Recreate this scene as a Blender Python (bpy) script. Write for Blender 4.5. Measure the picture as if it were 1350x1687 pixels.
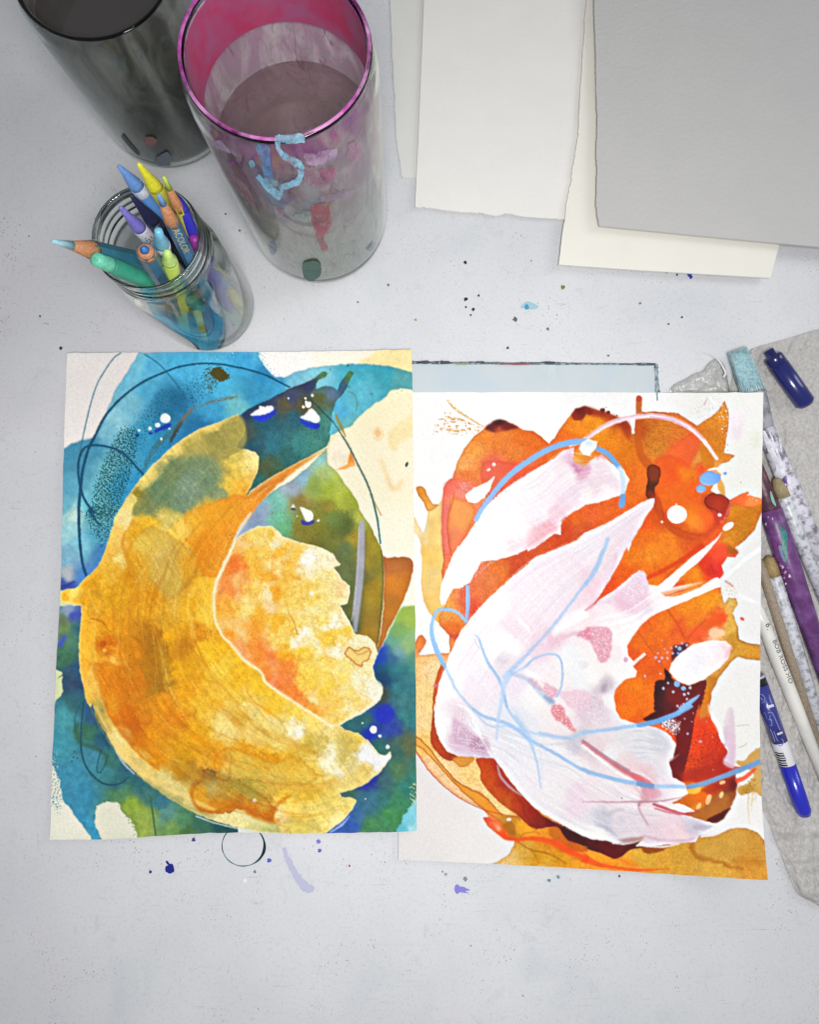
import bpy, bmesh, math, random
import numpy as np
from mathutils import Vector, Matrix

random.seed(4)
for o in list(bpy.data.objects): bpy.data.objects.remove(o)
scene = bpy.context.scene
COL = scene.collection

# ------------------------------------------------------------------ camera (a phone held over the table, tilted 5 degrees)
FX, CX, CY, HC = 1077.4, 675.0, 760.6, 0.5278          # focal length and optical centre in photo pixels, height in metres
PT, RL = -0.09356, -0.01326
_cp, _sp, _cr, _sr = math.cos(PT), math.sin(PT), math.cos(RL), math.sin(RL)
RC = np.array([[_cr, 0, _sr], [0, 1, 0], [-_sr, 0, _cr]]) @ np.array([[1, 0, 0], [0, _cp, -_sp], [0, _sp, _cp]]) @ np.diag([1., -1., -1.])
cam = bpy.data.cameras.new('camera'); camo = bpy.data.objects.new('camera', cam); COL.objects.link(camo); scene.camera = camo
M = (np.diag([1., -1., -1.]) @ RC).T
camo.matrix_world = Matrix(np.r_[np.c_[M, [0, 0, HC]], [[0, 0, 0, 1]]].tolist())
cam.sensor_fit = 'HORIZONTAL'; cam.sensor_width = 36; cam.lens = FX / 1350 * 36
cam.shift_y = -(843.5 - CY) / 1350; cam.clip_start = 0.01; cam.clip_end = 50

# ------------------------------------------------------------------ light: soft ceiling lamp over the table, pale room around it
w = bpy.data.worlds.new('World'); scene.world = w; w.use_nodes = True
bg = w.node_tree.nodes['Background']; bg.inputs[0].default_value = (0.93, 0.96, 1.0, 1); bg.inputs[1].default_value = 0.25
lamp = bpy.data.lights.new('ceiling_lamp', 'AREA'); lamp.shape = 'DISK'; lamp.size = 0.20; lamp.energy = 4.45; lamp.color = (1.0, 0.985, 0.965)
lo = bpy.data.objects.new('ceiling_lamp', lamp); COL.objects.link(lo); lo.location = (0.04, -0.06, 0.64)
win = bpy.data.lights.new('window', 'AREA'); win.shape = 'RECTANGLE'; win.size = 0.45; win.size_y = 0.6; win.energy = 3.6; win.color = (0.95, 0.98, 1.0)   # daylight from the right
wo = bpy.data.objects.new('window', win); COL.objects.link(wo); wo.location = (1.05, 0.55, 0.75); wo.rotation_euler = (Vector((0, 0.05, 0)) - Vector(wo.location)).to_track_quat('-Z', 'Y').to_euler()
scene.view_settings.view_transform = 'Standard'; scene.view_settings.look = 'None'; scene.view_settings.exposure = 0.0; scene.view_settings.gamma = 1.0
scene.render.engine = 'CYCLES'; scene.cycles.transparent_max_bounces = 32; scene.cycles.max_bounces = 28; scene.cycles.transmission_bounces = 28; scene.cycles.glossy_bounces = 12

# ------------------------------------------------------------------ helpers
def ray(px, py):
    d = RC.T @ np.array([(px - CX) / FX, (py - CY) / FX, 1.0]); return d
def U(px, py, z=0.0):
    """point of the table world at height z that is seen at a photo pixel"""
    d = ray(px, py); t = (z - HC) / d[2]; return np.array([0, 0, HC]) + t * d
def UA(P, z):
    P = np.asarray(P, float); q = np.c_[(P[:, 0] - CX) / FX, (P[:, 1] - CY) / FX, np.ones(len(P))] @ RC
    t = (np.asarray(z) - HC) / q[:, 2]; return q * t[:, None] + [0, 0, HC]
def lin(c, k=1.0):
    c = np.asarray(c, float) / 255; return np.where(c <= .04045, c / 12.92, ((c + .055) / 1.055) ** 2.4) * k
ALB = 0.87                                             # paper white
def rgb(c, k=ALB): return tuple(lin(c, k)) + (1,)

def tag(o, label=None, cat=None, group=None, kind=None):
    if label: o['label'] = label
    if cat: o['category'] = cat
    if group: o['group'] = group
    if kind: o['kind'] = kind
    return o
def empty(name, loc=(0, 0, 0)):
    o = bpy.data.objects.new(name, None); o.location = loc; o.empty_display_size = .01; COL.objects.link(o); return o
def mesh(name, v, f, mat, parent=None, smooth=True):
    me = bpy.data.meshes.new(name); me.from_pydata([tuple(map(float, p)) for p in v], [], [tuple(map(int, q)) for q in f]); me.update()
    if smooth: me.polygons.foreach_set('use_smooth', [True] * len(me.polygons))
    if mat: me.materials.append(mat)
    o = bpy.data.objects.new(name, me); COL.objects.link(o)
    if parent is not None:
        o.parent = parent; o.matrix_parent_inverse = Matrix.Translation(-Vector(parent.location))
    return o
def grid_mesh(name, V, nx, ny, mat, parent=None, keep=None, attrs=None, extra=None, smooth=True):
    """V (ny*nx,3) lattice; keep: bool (ny-1,nx-1) of faces used"""
    I = np.arange(nx * ny).reshape(ny, nx)
    q = np.stack([I[:-1, :-1], I[1:, :-1], I[1:, 1:], I[:-1, 1:]], -1)
    q = q.reshape(-1, 4) if keep is None else q[keep]
    used = np.unique(q); mp = np.full(nx * ny, -1); mp[used] = np.arange(len(used))
    v = V[used]; f = mp[q]; n0 = len(v)
    if extra is not None:
        ev, ef = extra(mp, n0); v = np.vstack([v, ev]); tris = ef
    else: tris = np.zeros((0, 4), int)
    f = np.vstack([f, tris]).astype(np.int32)
    me = bpy.data.meshes.new(name); me.vertices.add(len(v)); me.vertices.foreach_set('co', v.astype(np.float32).ravel())
    me.loops.add(f.size); me.loops.foreach_set('vertex_index', f.ravel())
    me.polygons.add(len(f)); me.polygons.foreach_set('loop_start', np.arange(0, f.size, 4, dtype=np.int32))
    me.polygons.foreach_set('use_smooth', np.full(len(f), smooth))
    me.update(calc_edges=True)
    if attrs is not None:
        c = attrs[used]; c = np.vstack([c, np.tile([[.8, .79, .77]], (len(v) - n0, 1))]) if len(v) > n0 else c
        ca = me.color_attributes.new('paint', 'FLOAT_COLOR', 'POINT'); ca.data.foreach_set('color', np.c_[c, np.ones(len(c))].astype(np.float32).ravel())
    me.materials.append(mat)
    o = bpy.data.objects.new(name, me); COL.objects.link(o)
    if parent is not None: o.parent = parent; o.matrix_parent_inverse = Matrix.Translation(-Vector(parent.location))
    return o

# ------------------------------------------------------------------ materials
def mat(name, col=(.8, .8, .8, 1), rough=.5, metal=0, spec=.5, trans=0, coat=0, alpha=1):
    m = bpy.data.materials.new(name); m.use_nodes = True; b = m.node_tree.nodes['Principled BSDF']
    b.inputs['Base Color'].default_value = col; b.inputs['Roughness'].default_value = rough; b.inputs['Metallic'].default_value = metal
    b.inputs['Specular IOR Level'].default_value = spec; b.inputs['Transmission Weight'].default_value = trans; b.inputs['Coat Weight'].default_value = coat; b.inputs['Alpha'].default_value = alpha
    return m
class N:
    """small node-graph builder"""
    def __init__(s, m): s.t = m.node_tree; s.n = s.t.nodes; s.l = s.t.links; s.b = s.n.get('Principled BSDF')
    def new(s, ty, **k):
        o = s.n.new(ty)
        for a, v in k.items():
            if a in ('inp',):
                for i, x in v.items(): o.inputs[i].default_value = x
            else: setattr(o, a, v)
        return o
    def link(s, a, b): s.l.new(a, b)
    def coord(s, scale=(1, 1, 1), rot=(0, 0, 0), out='Object'):
        c = s.new('ShaderNodeTexCoord'); mp = s.new('ShaderNodeMapping'); mp.inputs['Scale'].default_value = scale; mp.inputs['Rotation'].default_value = rot
        s.link(c.outputs[out], mp.inputs[0]); return mp.outputs[0]
    def noise(s, vec, scale, detail=4, rough=.55, dist=0):
        o = s.new('ShaderNodeTexNoise'); o.inputs['Scale'].default_value = scale; o.inputs['Detail'].default_value = detail; o.inputs['Roughness'].default_value = rough; o.inputs['Distortion'].default_value = dist
        s.link(vec, o.inputs['Vector']); return o.outputs['Fac']
    def voro(s, vec, scale, feature='F1', rnd=1):
        o = s.new('ShaderNodeTexVoronoi'); o.feature = feature; o.inputs['Scale'].default_value = scale; o.inputs['Randomness'].default_value = rnd; s.link(vec, o.inputs['Vector']); return o
    def ramp(s, fac, stops):
        r = s.new('ShaderNodeValToRGB'); e = r.color_ramp.elements
        while len(e) < len(stops): e.new(.5)
        for el, (p, c) in zip(e, stops): el.position = p; el.color = c if len(c) == 4 else tuple(c) + (1,)
        s.link(fac, r.inputs[0]); return r.outputs[0]
    def mix(s, fac, a, b, mode='MIX'):
        o = s.new('ShaderNodeMix'); o.data_type = 'RGBA'; o.blend_type = mode
        for i, x in ((0, fac), (6, a), (7, b)):
            if hasattr(x, 'is_output'): s.link(x, o.inputs[i])
            else: o.inputs[i].default_value = x
        return o.outputs[2]
    def math(s, op, a, b=0):
        o = s.new('ShaderNodeMath'); o.operation = op
        for i, x in ((0, a), (1, b)):
            if hasattr(x, 'is_output'): s.link(x, o.inputs[i])
            else: o.inputs[i].default_value = x
        return o.outputs[0]
    def bump(s, h, strength=.3, dist=.0005):
        o = s.new('ShaderNodeBump'); o.inputs['Strength'].default_value = strength; o.inputs['Distance'].default_value = dist; s.link(h, o.inputs['Height']); s.link(o.outputs[0], s.b.inputs['Normal']); return o
    def base(s, x): s.link(x, s.b.inputs['Base Color'])

def paint_mat(name, rough, bump, spec=.3):
    m = mat(name, rough=rough, spec=spec); n = N(m)
    a = n.new('ShaderNodeVertexColor', layer_name='paint'); v = n.coord()
    g = n.noise(v, 900, 3, .6)
    n.base(n.mix(.10, a.outputs[0], n.ramp(g, [(.3, (.25, .25, .25)), (.7, (.75, .75, .75))]), 'OVERLAY'))
    n.bump(n.noise(v, 520, 4, .6), bump, .0004); return m
def paper_mat(name, c, bump=.5, scale=420, rough=.9):
    m = mat(name, rgb(c), rough, spec=.2); n = N(m); v = n.coord()
    n.base(n.mix(n.noise(v, 30, 5), rgb(c), rgb([x * .965 for x in c])))
    n.bump(n.math('ADD', n.noise(v, scale, 4, .65), n.math('MULTIPLY', n.noise(v, scale * .25, 3), .6)), bump, .0006); return m
def wood_mat(name, c):
    m = mat(name, rgb(c), .65); n = N(m); v = n.coord((1, 1, 1))
    n.base(n.mix(n.ramp(n.noise(v, 900, 3, .6, 1.5), [(.35, (0, 0, 0)), (.62, (1, 1, 1))]), rgb([x * .72 for x in c]), rgb(c))); return m
def var_mat(name, c, c2, scale=200, rough=.5, bump=0, lo=.4, hi=.6, spec=.5, detail=5, coat=0):
    m = mat(name, rgb(c), rough, spec=spec, coat=coat); n = N(m); v = n.coord()
    f = n.noise(v, scale, detail, .6); n.base(n.mix(n.ramp(f, [(lo, (0, 0, 0)), (hi, (1, 1, 1))]), rgb(c), rgb(c2)))
    if bump: n.bump(f, bump, .0006)
    return m
def glass_mat(name, tint=(.93, .955, .94), edge=(.42, .47, .44), rough=.03, dens=1.6, murk=None):
    """thin jar glass: clear seen straight on, green-grey and mirroring at grazing angles, as real glass walls are"""
    m = bpy.data.materials.new(name); m.use_nodes = True; n = N(m); n.n.remove(n.b)
    out = n.n['Material Output']; tr = n.new('ShaderNodeBsdfTransparent'); gl = n.new('ShaderNodeBsdfGlossy'); gl.inputs['Roughness'].default_value = rough
    lw = n.new('ShaderNodeLayerWeight'); lw.inputs['Blend'].default_value = .5
    fac = n.math('POWER', lw.outputs['Facing'], dens)
    n.link(n.mix(fac, tint + (1,), edge + (1,)), tr.inputs[0])
    fr = n.math('ADD', n.math('MULTIPLY', n.math('POWER', lw.outputs['Facing'], 5.0), .75), .04)
    mx = n.new('ShaderNodeMixShader'); n.link(fr, mx.inputs[0]); n.link(tr.outputs[0], mx.inputs[1]); n.link(gl.outputs[0], mx.inputs[2])
    sh = mx.outputs[0]
    if murk: sh = murk(n, sh)
    n.link(sh, out.inputs[0]); return m

def solid_glass(name, tint=(.97, .985, .975), rough=0.0, ior=1.45):
    m = bpy.data.materials.new(name); m.use_nodes = True; n = N(m); n.n.remove(n.b); g = n.new('ShaderNodeBsdfGlass'); g.inputs['Color'].default_value = tint + (1,); g.inputs['Roughness'].default_value = rough; g.inputs['IOR'].default_value = ior
    n.link(g.outputs[0], n.n['Material Output'].inputs[0]); return m

# ------------------------------------------------------------------ shapes
def lathe(profile, seg=48):
    """profile of (radius, z), open surface"""
    v, f = [], []
    for r, z in profile:
        for i in range(seg):
            a = 2 * math.pi * i / seg; v.append((r * math.cos(a), r * math.sin(a), z))
    for j in range(len(profile) - 1):
        for i in range(seg): f.append((j * seg + i, j * seg + (i + 1) % seg, (j + 1) * seg + (i + 1) % seg, (j + 1) * seg + i))
    return v, f
def frame(a, b, roll=0.0):
    """matrix whose z axis runs from a to b, x axis turned towards straight up"""
    a, b = np.asarray(a, float), np.asarray(b, float); z = (b - a) / np.linalg.norm(b - a)
    cpos = np.array([0, 0, HC]); up = np.array([0, 0, 1.]) if abs(z[2]) < .6 else (cpos - a) / np.linalg.norm(cpos - a)
    x = up - z * np.dot(up, z); x /= np.linalg.norm(x); y = np.cross(z, x)
    c, s = math.cos(roll), math.sin(roll); x, y = x * c + y * s, y * c - x * s
    return a, np.stack([x, y, z], 1)
def stick(name, a, b, prof, m, parent, seg=20, roll=0.0, flat=1.0, smooth=True, scallop=None):
    """solid of revolution along a->b; prof = [(distance from a, radius)]"""
    o, R = frame(a, b, roll); v, f = [], []
    for j, (d, r) in enumerate(prof):
        for i in range(seg):
            t = 2 * math.pi * (i + .5) / seg
            dd = d + (scallop[1] * (0.5 - 0.5 * math.cos(6 * t)) if scallop and j == scallop[0] else 0)
            v.append(o + R @ np.array([r * math.cos(t) * flat, r * math.sin(t), dd]))
    for j in range(len(prof) - 1):
        for i in range(seg): f.append((j * seg + i, j * seg + (i + 1) % seg, (j + 1) * seg + (i + 1) % seg, (j + 1) * seg + i))
    f.append(tuple(range(seg))[::-1]); f.append(tuple((len(prof) - 1) * seg + i for i in range(seg)))
    ob = mesh(name, v, f, m, parent, smooth)
    return ob
def inside(P, poly):
    x, y = P[:, 0], P[:, 1]; r = np.zeros(len(P), bool)
    for (x0, y0), (x1, y1) in zip(poly, np.roll(poly, -1, 0)):
        if y0 == y1: continue
        c = ((y0 > y) != (y1 > y)) & (x < (x1 - x0) * (y - y0) / (y1 - y0) + x0); r ^= c
    return r
def cyl_hit(P, c, r):
    """where the sight lines of photo points meet an upright cylinder (near side)"""
    P = np.asarray(P, float); D = np.c_[(P[:, 0] - CX) / FX, (P[:, 1] - CY) / FX, np.ones(len(P))] @ RC
    ox, oy = -c[0], -c[1]; a = D[:, 0] ** 2 + D[:, 1] ** 2; b = ox * D[:, 0] + oy * D[:, 1]; k = ox * ox + oy * oy - r * r
    t = (-b - np.sqrt(np.maximum(b * b - a * k, 0))) / a
    return D * t[:, None] + [0, 0, HC]
def patch(name, poly, hit, m, parent, step=1.6, smooth=True, warp=0.0, off=None):
    """a thin film of paint with the given outline lying on a surface"""
    p = np.asarray(poly, float); p = spline(p, True, 6) if smooth else p
    if warp: p = p + np.random.default_rng(len(p)).normal(0, warp, p.shape)
    a = p.min(0) - step; b = p.max(0) + step; nx = int((b[0] - a[0]) / step) + 2; ny = int((b[1] - a[1]) / step) + 2
    G = np.stack(np.meshgrid(a[0] + np.arange(nx) * step, a[1] + np.arange(ny) * step), -1).reshape(-1, 2)
    C_ = np.stack(np.meshgrid(a[0] + (np.arange(nx - 1) + .5) * step, a[1] + (np.arange(ny - 1) + .5) * step), -1).reshape(-1, 2)
    k = inside(C_, p).reshape(ny - 1, nx - 1)
    # pull rim vertices onto the outline so that the edge is clean
    if k.sum() < 2:
        k[:] = True
    kv = np.zeros((ny, nx), int); kv[:-1, :-1] += k; kv[1:, :-1] += k; kv[:-1, 1:] += k; kv[1:, 1:] += k
    rim = ((kv > 0) & (kv < 4)).reshape(-1); q = G[rim]
    if len(q):
        best = np.full(len(q), 1e9); tgt = q.copy()
        for s0, s1 in zip(p, np.roll(p, -1, 0)):
            d = s1 - s0; L = d @ d + 1e-12; t = np.clip(((q - s0) @ d) / L, 0, 1)[:, None]; c = s0 + t * d; e = ((q - c) ** 2).sum(1); w = e < best; best[w] = e[w]; tgt[w] = c[w]
        G[rim] = tgt
    return grid_mesh(name, hit(G), nx, ny, m, parent, keep=k)
def text_mesh(txt, size):
    cu = bpy.data.curves.new('t', 'FONT'); cu.body = txt; cu.size = size; cu.align_x = 'LEFT'; cu.align_y = 'CENTER'; cu.resolution_u = 3
    o = bpy.data.objects.new('t', cu); COL.objects.link(o); bpy.context.view_layer.update()
    me = bpy.data.meshes.new_from_object(o.evaluated_get(bpy.context.evaluated_depsgraph_get())); bpy.data.objects.remove(o)
    v = np.array([x.co[:] for x in me.vertices]); f = [tuple(p.vertices) for p in me.polygons]; bpy.data.meshes.remove(me); return v, f
def text_on(txt, size, a, b, d0, r, m, parent, roll=0.0, flip=1, sx=1.0, flat=False):
    """lettering running along a stick, wrapped round its surface"""
    v, f = text_mesh(txt, size); o, R = frame(a, b, roll); out = []
    for x, y, _ in v:
        x *= sx
        L = np.array([r, -y * flip, d0 + x * flip]) if flat else np.array([r * math.cos(y / r), -r * math.sin(y / r) * flip, d0 + x * flip])
        out.append(o + R @ L)
    return mesh('lettering', out, f, m, parent, False)

# ------------------------------------------------------------------ painting tools (numpy only)
def vnoise(w, h, scale, seed, octaves=3, stretch=(1.0, 1.0)):
    """smooth gradient noise on turned lattices, roughly -1..1"""
    rng = np.random.default_rng(seed)
    out = np.zeros((h, w), np.float32); amp = 1.0; tot = 0.0
    Y, X = np.mgrid[0:h, 0:w].astype(np.float32)
    for o in range(octaves):
        sc = 1.4 * scale / 2 ** o
        X1, Y1 = X / max(sc * stretch[0], 1.3), Y / max(sc * stretch[1], 1.3)
        an = rng.random() * 6.28 if stretch == (1.0, 1.0) or stretch == (1, 1) else 0.0
        x = X1 * math.cos(an) - Y1 * math.sin(an); y = X1 * math.sin(an) + Y1 * math.cos(an)
        xi = np.floor(x).astype(np.int32); yi = np.floor(y).astype(np.int32); fx = x - xi; fy = y - yi
        g = rng.random((256, 256)).astype(np.float32) * 6.2832; gx, gy = np.cos(g), np.sin(g)
        def cn(i, j):
            p, q = (yi + j) & 255, (xi + i) & 255
            return gx[p, q] * (fx - i) + gy[p, q] * (fy - j)
        u = fx * fx * fx * (fx * (fx * 6 - 15) + 10); v = fy * fy * fy * (fy * (fy * 6 - 15) + 10)
        out += amp * ((cn(0, 0) * (1 - u) + cn(1, 0) * u) * (1 - v) + (cn(0, 1) * (1 - u) + cn(1, 1) * u) * v)
        tot += amp; amp *= 0.5
    return out / tot * 2.6

def gblur(a, s):
    if s <= 0: return a
    r = max(1, int(math.ceil(s * 2.6)))
    k = np.exp(-0.5 * (np.arange(-r, r + 1) / s) ** 2); k /= k.sum()
    for ax in (0, 1):
        p = np.pad(a, [(r, r) if i == ax else (0, 0) for i in range(a.ndim)], mode='edge')
        o = np.zeros_like(a); n = a.shape[ax]
        for i, kv in enumerate(k):
            o += np.float32(kv) * (p[i:i + n] if ax == 0 else p[:, i:i + n])
        a = o
    return a

def bil(img, x, y):
    h, w = img.shape[:2]
    x = np.clip(x, 0, w - 1.001); y = np.clip(y, 0, h - 1.001)
    xi = x.astype(np.int32); yi = y.astype(np.int32)
    fx = (x - xi).astype(np.float32); fy = (y - yi).astype(np.float32)
    if img.ndim == 3: fx = fx[..., None]; fy = fy[..., None]
    return (img[yi, xi] * (1 - fx) + img[yi, xi + 1] * fx) * (1 - fy) + (img[yi + 1, xi] * (1 - fx) + img[yi + 1, xi + 1] * fx) * fy

def spline(pts, closed=False, n=6):
    p = np.asarray(pts, float)
    if len(p) < 3: return p
    q = np.vstack([p[-1], p, p[0], p[1]]) if closed else np.vstack([2 * p[0] - p[1], p, 2 * p[-1] - p[-2]])
    t = np.linspace(0, 1, n, endpoint=False)[:, None]; out = []
    for i in range(1, len(q) - 2):
        a, b, c, d = q[i - 1], q[i], q[i + 1], q[i + 2]
        out.append(0.5 * (2 * b + (c - a) * t + (2 * a - 5 * b + 4 * c - d) * t ** 2 + (3 * b - a - 3 * c + d) * t ** 3))
    out = np.vstack(out)
    return out if closed else np.vstack([out, p[-1]])

def fill(pts, w, h):
    """anti-aliased scanline fill, even-odd"""
    S = 2; W, H = w * S, h * S
    acc = np.zeros((H, W + 1), np.int16)
    p = np.asarray(pts, float) * S
    for (x0, y0), (x1, y1) in zip(p, np.roll(p, -1, 0)):
        if y0 == y1: continue
        if y0 > y1: x0, y0, x1, y1 = x1, y1, x0, y0
        r = np.arange(max(0, int(math.ceil(y0 - .5))), min(H, int(math.ceil(y1 - .5))))
        if len(r) == 0: continue
        x = x0 + (r + .5 - y0) / (y1 - y0) * (x1 - x0)
        np.add.at(acc, (r, np.clip(np.ceil(x - .5).astype(int), 0, W)), 1)
    m = (np.cumsum(acc[:, :W], 1) & 1).astype(np.float32)
    return m.reshape(h, S, w, S).mean((1, 3))

class View:
    """reads 'x,y x,y' strings measured on an enlarged view of the sheet"""
    def __init__(s, x0, y0, k): s.o = np.array([x0, y0], float); s.k = k
    def __call__(s, txt):
        return [tuple(s.o + np.array([float(v) for v in t.split(',')]) / s.k) for t in txt.split()]
    def c(s, txt):
        """'x,y,r,g,b ...' colour samples"""
        out = []
        for t in txt.split():
            v = [float(q) for q in t.split(',')]
            out.append((s.o[0] + v[0] / s.k, s.o[1] + v[1] / s.k, v[2], v[3], v[4]))
        return out

class Sheet:
    def __init__(s, x0, y0, x1, y1, seed):
        s.x0, s.y0, s.w, s.h = x0, y0, x1 - x0, y1 - y0
        w, h = s.w, s.h
        s.c = np.ones((h, w, 3), np.float32); s.z = np.zeros((h, w), np.float32); s.id = np.zeros((h, w), np.int16)
        s.gloss = np.zeros((h, w), np.float32)
        s.X, s.Y = np.meshgrid(np.arange(w, dtype=np.float32), np.arange(h, dtype=np.float32))
        s.n = {k: (vnoise(w, h, k, seed + k), vnoise(w, h, k, seed + 50 + k)) for k in (3, 8, 20, 45)}
        s.fine = np.random.default_rng(seed).standard_normal((h, w)).astype(np.float32)
        s.rng = np.random.default_rng(seed + 7)
    def L(s, pts): return np.asarray(pts, float) - [s.x0, s.y0]
    def win(s, p, pad):
        a = np.maximum(np.floor(p.min(0)).astype(int) - pad, 0); b = np.minimum(np.ceil(p.max(0)).astype(int) + pad, [s.w, s.h])
        if b[0] - a[0] < 2 or b[1] - a[1] < 2: a = np.array([0, 0]); b = np.array([2, 2])
        return (slice(a[1], b[1]), slice(a[0], b[0]))
    def finish(s, w, m, warp, soft):
        if warp[0]:
            g = warp[0] * (.7 if warp[1] == 8 else 1.0); x0, y0 = w[1].start, w[0].start
            m = bil(m, s.X[w] - x0 + s.n[warp[1]][0][w] * g, s.Y[w] - y0 + s.n[warp[1]][1][w] * g)
        return gblur(m, soft) if soft > 0 else m
    def mask(s, pts, smooth=True, warp=(0, 8), soft=0.6):
        p = s.L(pts)
        if smooth: p = spline(p, True, 5)
        w = s.win(p, int(6 + warp[0] * 2 + soft * 3))
        m = fill(p - [w[1].start, w[0].start], w[1].stop - w[1].start, w[0].stop - w[0].start)
        return w, s.finish(w, m, warp, soft)
    def field(s, w, cols, warp=4, power=2.0, eps=24., scale=20):
        """colour field through the given samples"""
        st = 4; x0, y0 = w[1].start, w[0].start
        gx = np.arange(0, w[1].stop - x0 + st, st) + x0; gy = np.arange(0, w[0].stop - y0 + st, st) + y0
        GX, GY = np.meshgrid(gx.astype(np.float32), gy.astype(np.float32)); num = np.zeros(GX.shape + (3,), np.float32); den = np.zeros(GX.shape, np.float32)
        for x, y, r, g, b in cols:
            wgt = (((GX - (x - s.x0)) ** 2 + (GY - (y - s.y0)) ** 2 + eps) / 400) ** (-power)
            num += wgt[..., None] * np.array([r, g, b], np.float32) / 255; den += wgt
        f = num / den[..., None]
        a, b = s.n[scale]; a2, b2 = s.n[8]
        return bil(f, (s.X[w] - x0 + a[w] * warp + a2[w] * warp * .5) / st, (s.Y[w] - y0 + b[w] * warp + b2[w] * warp * .5) / st)
    def put(s, w, m, col, mott=0.05, ms=20, idn=None, z=0.0, gloss=None, fw=4):
        if isinstance(col, list): col = s.field(w, col, warp=fw)
        col = np.asarray(col, np.float32)
        if col.ndim == 1: col = np.broadcast_to(col / 255, m.shape + (3,))
        if mott:
            v = s.n[ms][0][w] * mott + s.n[3][1][w] * mott * .35
            col = np.clip(col * (1 + v[..., None]), 0, 1)
        m = np.clip(m, 0, 1); c = s.c[w]
        c += (col - c) * m[..., None]
        if idn is not None: s.id[w][m > .5] = idn
        if z: s.z[w] += (z - s.z[w]) * m
        if gloss is not None: s.gloss[w] += (gloss - s.gloss[w]) * m
    def full(s, w, m):
        o = np.zeros((s.h, s.w), np.float32); o[w] = m; return o
    def wash(s, pts, col, a=1.0, smooth=True, warp=(1.5, 8), soft=0.7, edge=0.0, ecol=None, ew=2.5, rim=None, **k):
        w, m = s.mask(pts, smooth, warp, soft)
        s.put(w, m * a, col, **k)
        c = s.c[w]
        if edge:   # pigment gathered along the drying edge
            b = m * (1 - gblur(m, ew)) * 2
            c *= 1 - (np.clip(b, 0, 1) * edge)[..., None] * (1 - np.asarray(ecol or (60, 60, 60), np.float32) / 255)
        if rim:    # reserved pale line along the edge
            b = np.clip(m * (1 - gblur(m, rim[1])) * 2, 0, 1) * rim[2]
            c += (np.asarray(rim[0], np.float32) / 255 - c) * b[..., None]
        return w, m
    def stroke(s, pts, wd, col, a=1.0, soft=0.6, warp=(0.5, 3), dry=0.0, n=8, **k):
        p = spline(s.L(pts), False, n)
        wd = np.interp(np.linspace(0, 1, len(p)), np.linspace(0, 1, len(np.atleast_1d(wd))), np.atleast_1d(wd)) / 2
        t = np.gradient(p, axis=0); t /= np.linalg.norm(t, axis=1)[:, None] + 1e-9
        nn = np.c_[-t[:, 1], t[:, 0]] * wd[:, None]
        w = s.win(p, int(6 + wd.max() + warp[0] * 2 + soft * 3)); o = np.array([w[1].start, w[0].start]); lim = np.array([w[1].stop, w[0].stop]) - o
        m = np.zeros((lim[1], lim[0]), np.float32)
        for i in range(len(p) - 1):
            q = np.array([p[i] + nn[i], p[i + 1] + nn[i + 1], p[i + 1] - nn[i + 1], p[i] - nn[i]]) - o
            a0 = np.maximum(np.floor(q.min(0)).astype(int) - 1, 0); b0 = np.minimum(np.ceil(q.max(0)).astype(int) + 2, lim)
            if (b0 <= a0).any(): continue
            v = m[a0[1]:b0[1], a0[0]:b0[0]]; v[:] = np.minimum(1, v + fill(q - a0, b0[0] - a0[0], b0[1] - a0[1]))
        m = s.finish(w, m, warp, soft)
        if dry: m = m * np.clip((gblur(s.fine[w], .6) * 1.6 + 1.2 - dry * 2), 0, 1)
        s.put(w, m * a, col, **k)
        return w, m
    def dot(s, x, y, rx, ry=None, col=(255, 255, 255), ang=0, a=1.0, wob=.08, **k):
        ry = ry or rx; t = np.linspace(0, 2 * math.pi, 22, endpoint=False)
        q = s.rng.standard_normal(7)
        r = 1 + wob * np.interp(t, np.linspace(0, 2 * math.pi, 8), np.r_[q, q[0]])
        c, d = math.cos(math.radians(ang)), math.sin(math.radians(ang))
        px, py = rx * np.cos(t) * r, ry * np.sin(t) * r
        w, m = s.mask(np.c_[x + px * c - py * d, y + px * d + py * c], True, (0, 8), .5)
        s.put(w, m * a, col, **k)
    def speckle(s, pts, col, dens, size=1.0, a=1.0, stretch=(1, 1), soft=3, **k):
        """dry-brush grains caught on the tooth of the paper"""
        w, m = s.mask(pts, True, (3, 8), soft)
        f = vnoise(m.shape[1], m.shape[0], 2.0 * size, int(s.rng.integers(1e6)), 2, stretch)
        q = gblur((f > .95 - 1.5 * dens * np.maximum(m, .001)).astype(np.float32) * (m > .08), .5)
        s.put(w, q * a, col, mott=.04, **k)
    def bundle(s, ga, gb, n, wd, cols, a=(.1, .3), seg=(.15, .5), soft=.7, seed=1, dry=0.0, tr=(0, 1)):
        """many long hair-fine brush marks swept between two guide curves"""
        r = np.random.default_rng(seed); A, B = spline(np.asarray(ga, float), False, 12), spline(np.asarray(gb, float), False, 12)
        def at(P, u):
            d = np.r_[0, np.cumsum(np.hypot(*np.diff(P, axis=0).T))]; d /= d[-1]; return np.c_[np.interp(u, d, P[:, 0]), np.interp(u, d, P[:, 1])]
        for i in range(n):
            t = tr[0] + (tr[1] - tr[0]) * r.random(); L = r.uniform(*seg); u0 = r.uniform(-.05, 1.05 - L); u = np.clip(np.linspace(u0, u0 + L, 7), 0, 1)
            tt = t + .03 * np.sin(np.linspace(0, 3, 7) * r.uniform(.5, 1.5) + r.random() * 6)
            P = at(A, u) * (1 - tt[:, None]) + at(B, u) * tt[:, None]
            w = r.uniform(*wd); s.stroke(P, [w * .3, w, w, w * .2], cols[r.integers(len(cols))], r.uniform(*a), soft=soft, warp=(1.0, 8), dry=dry, n=4, mott=0)
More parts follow.
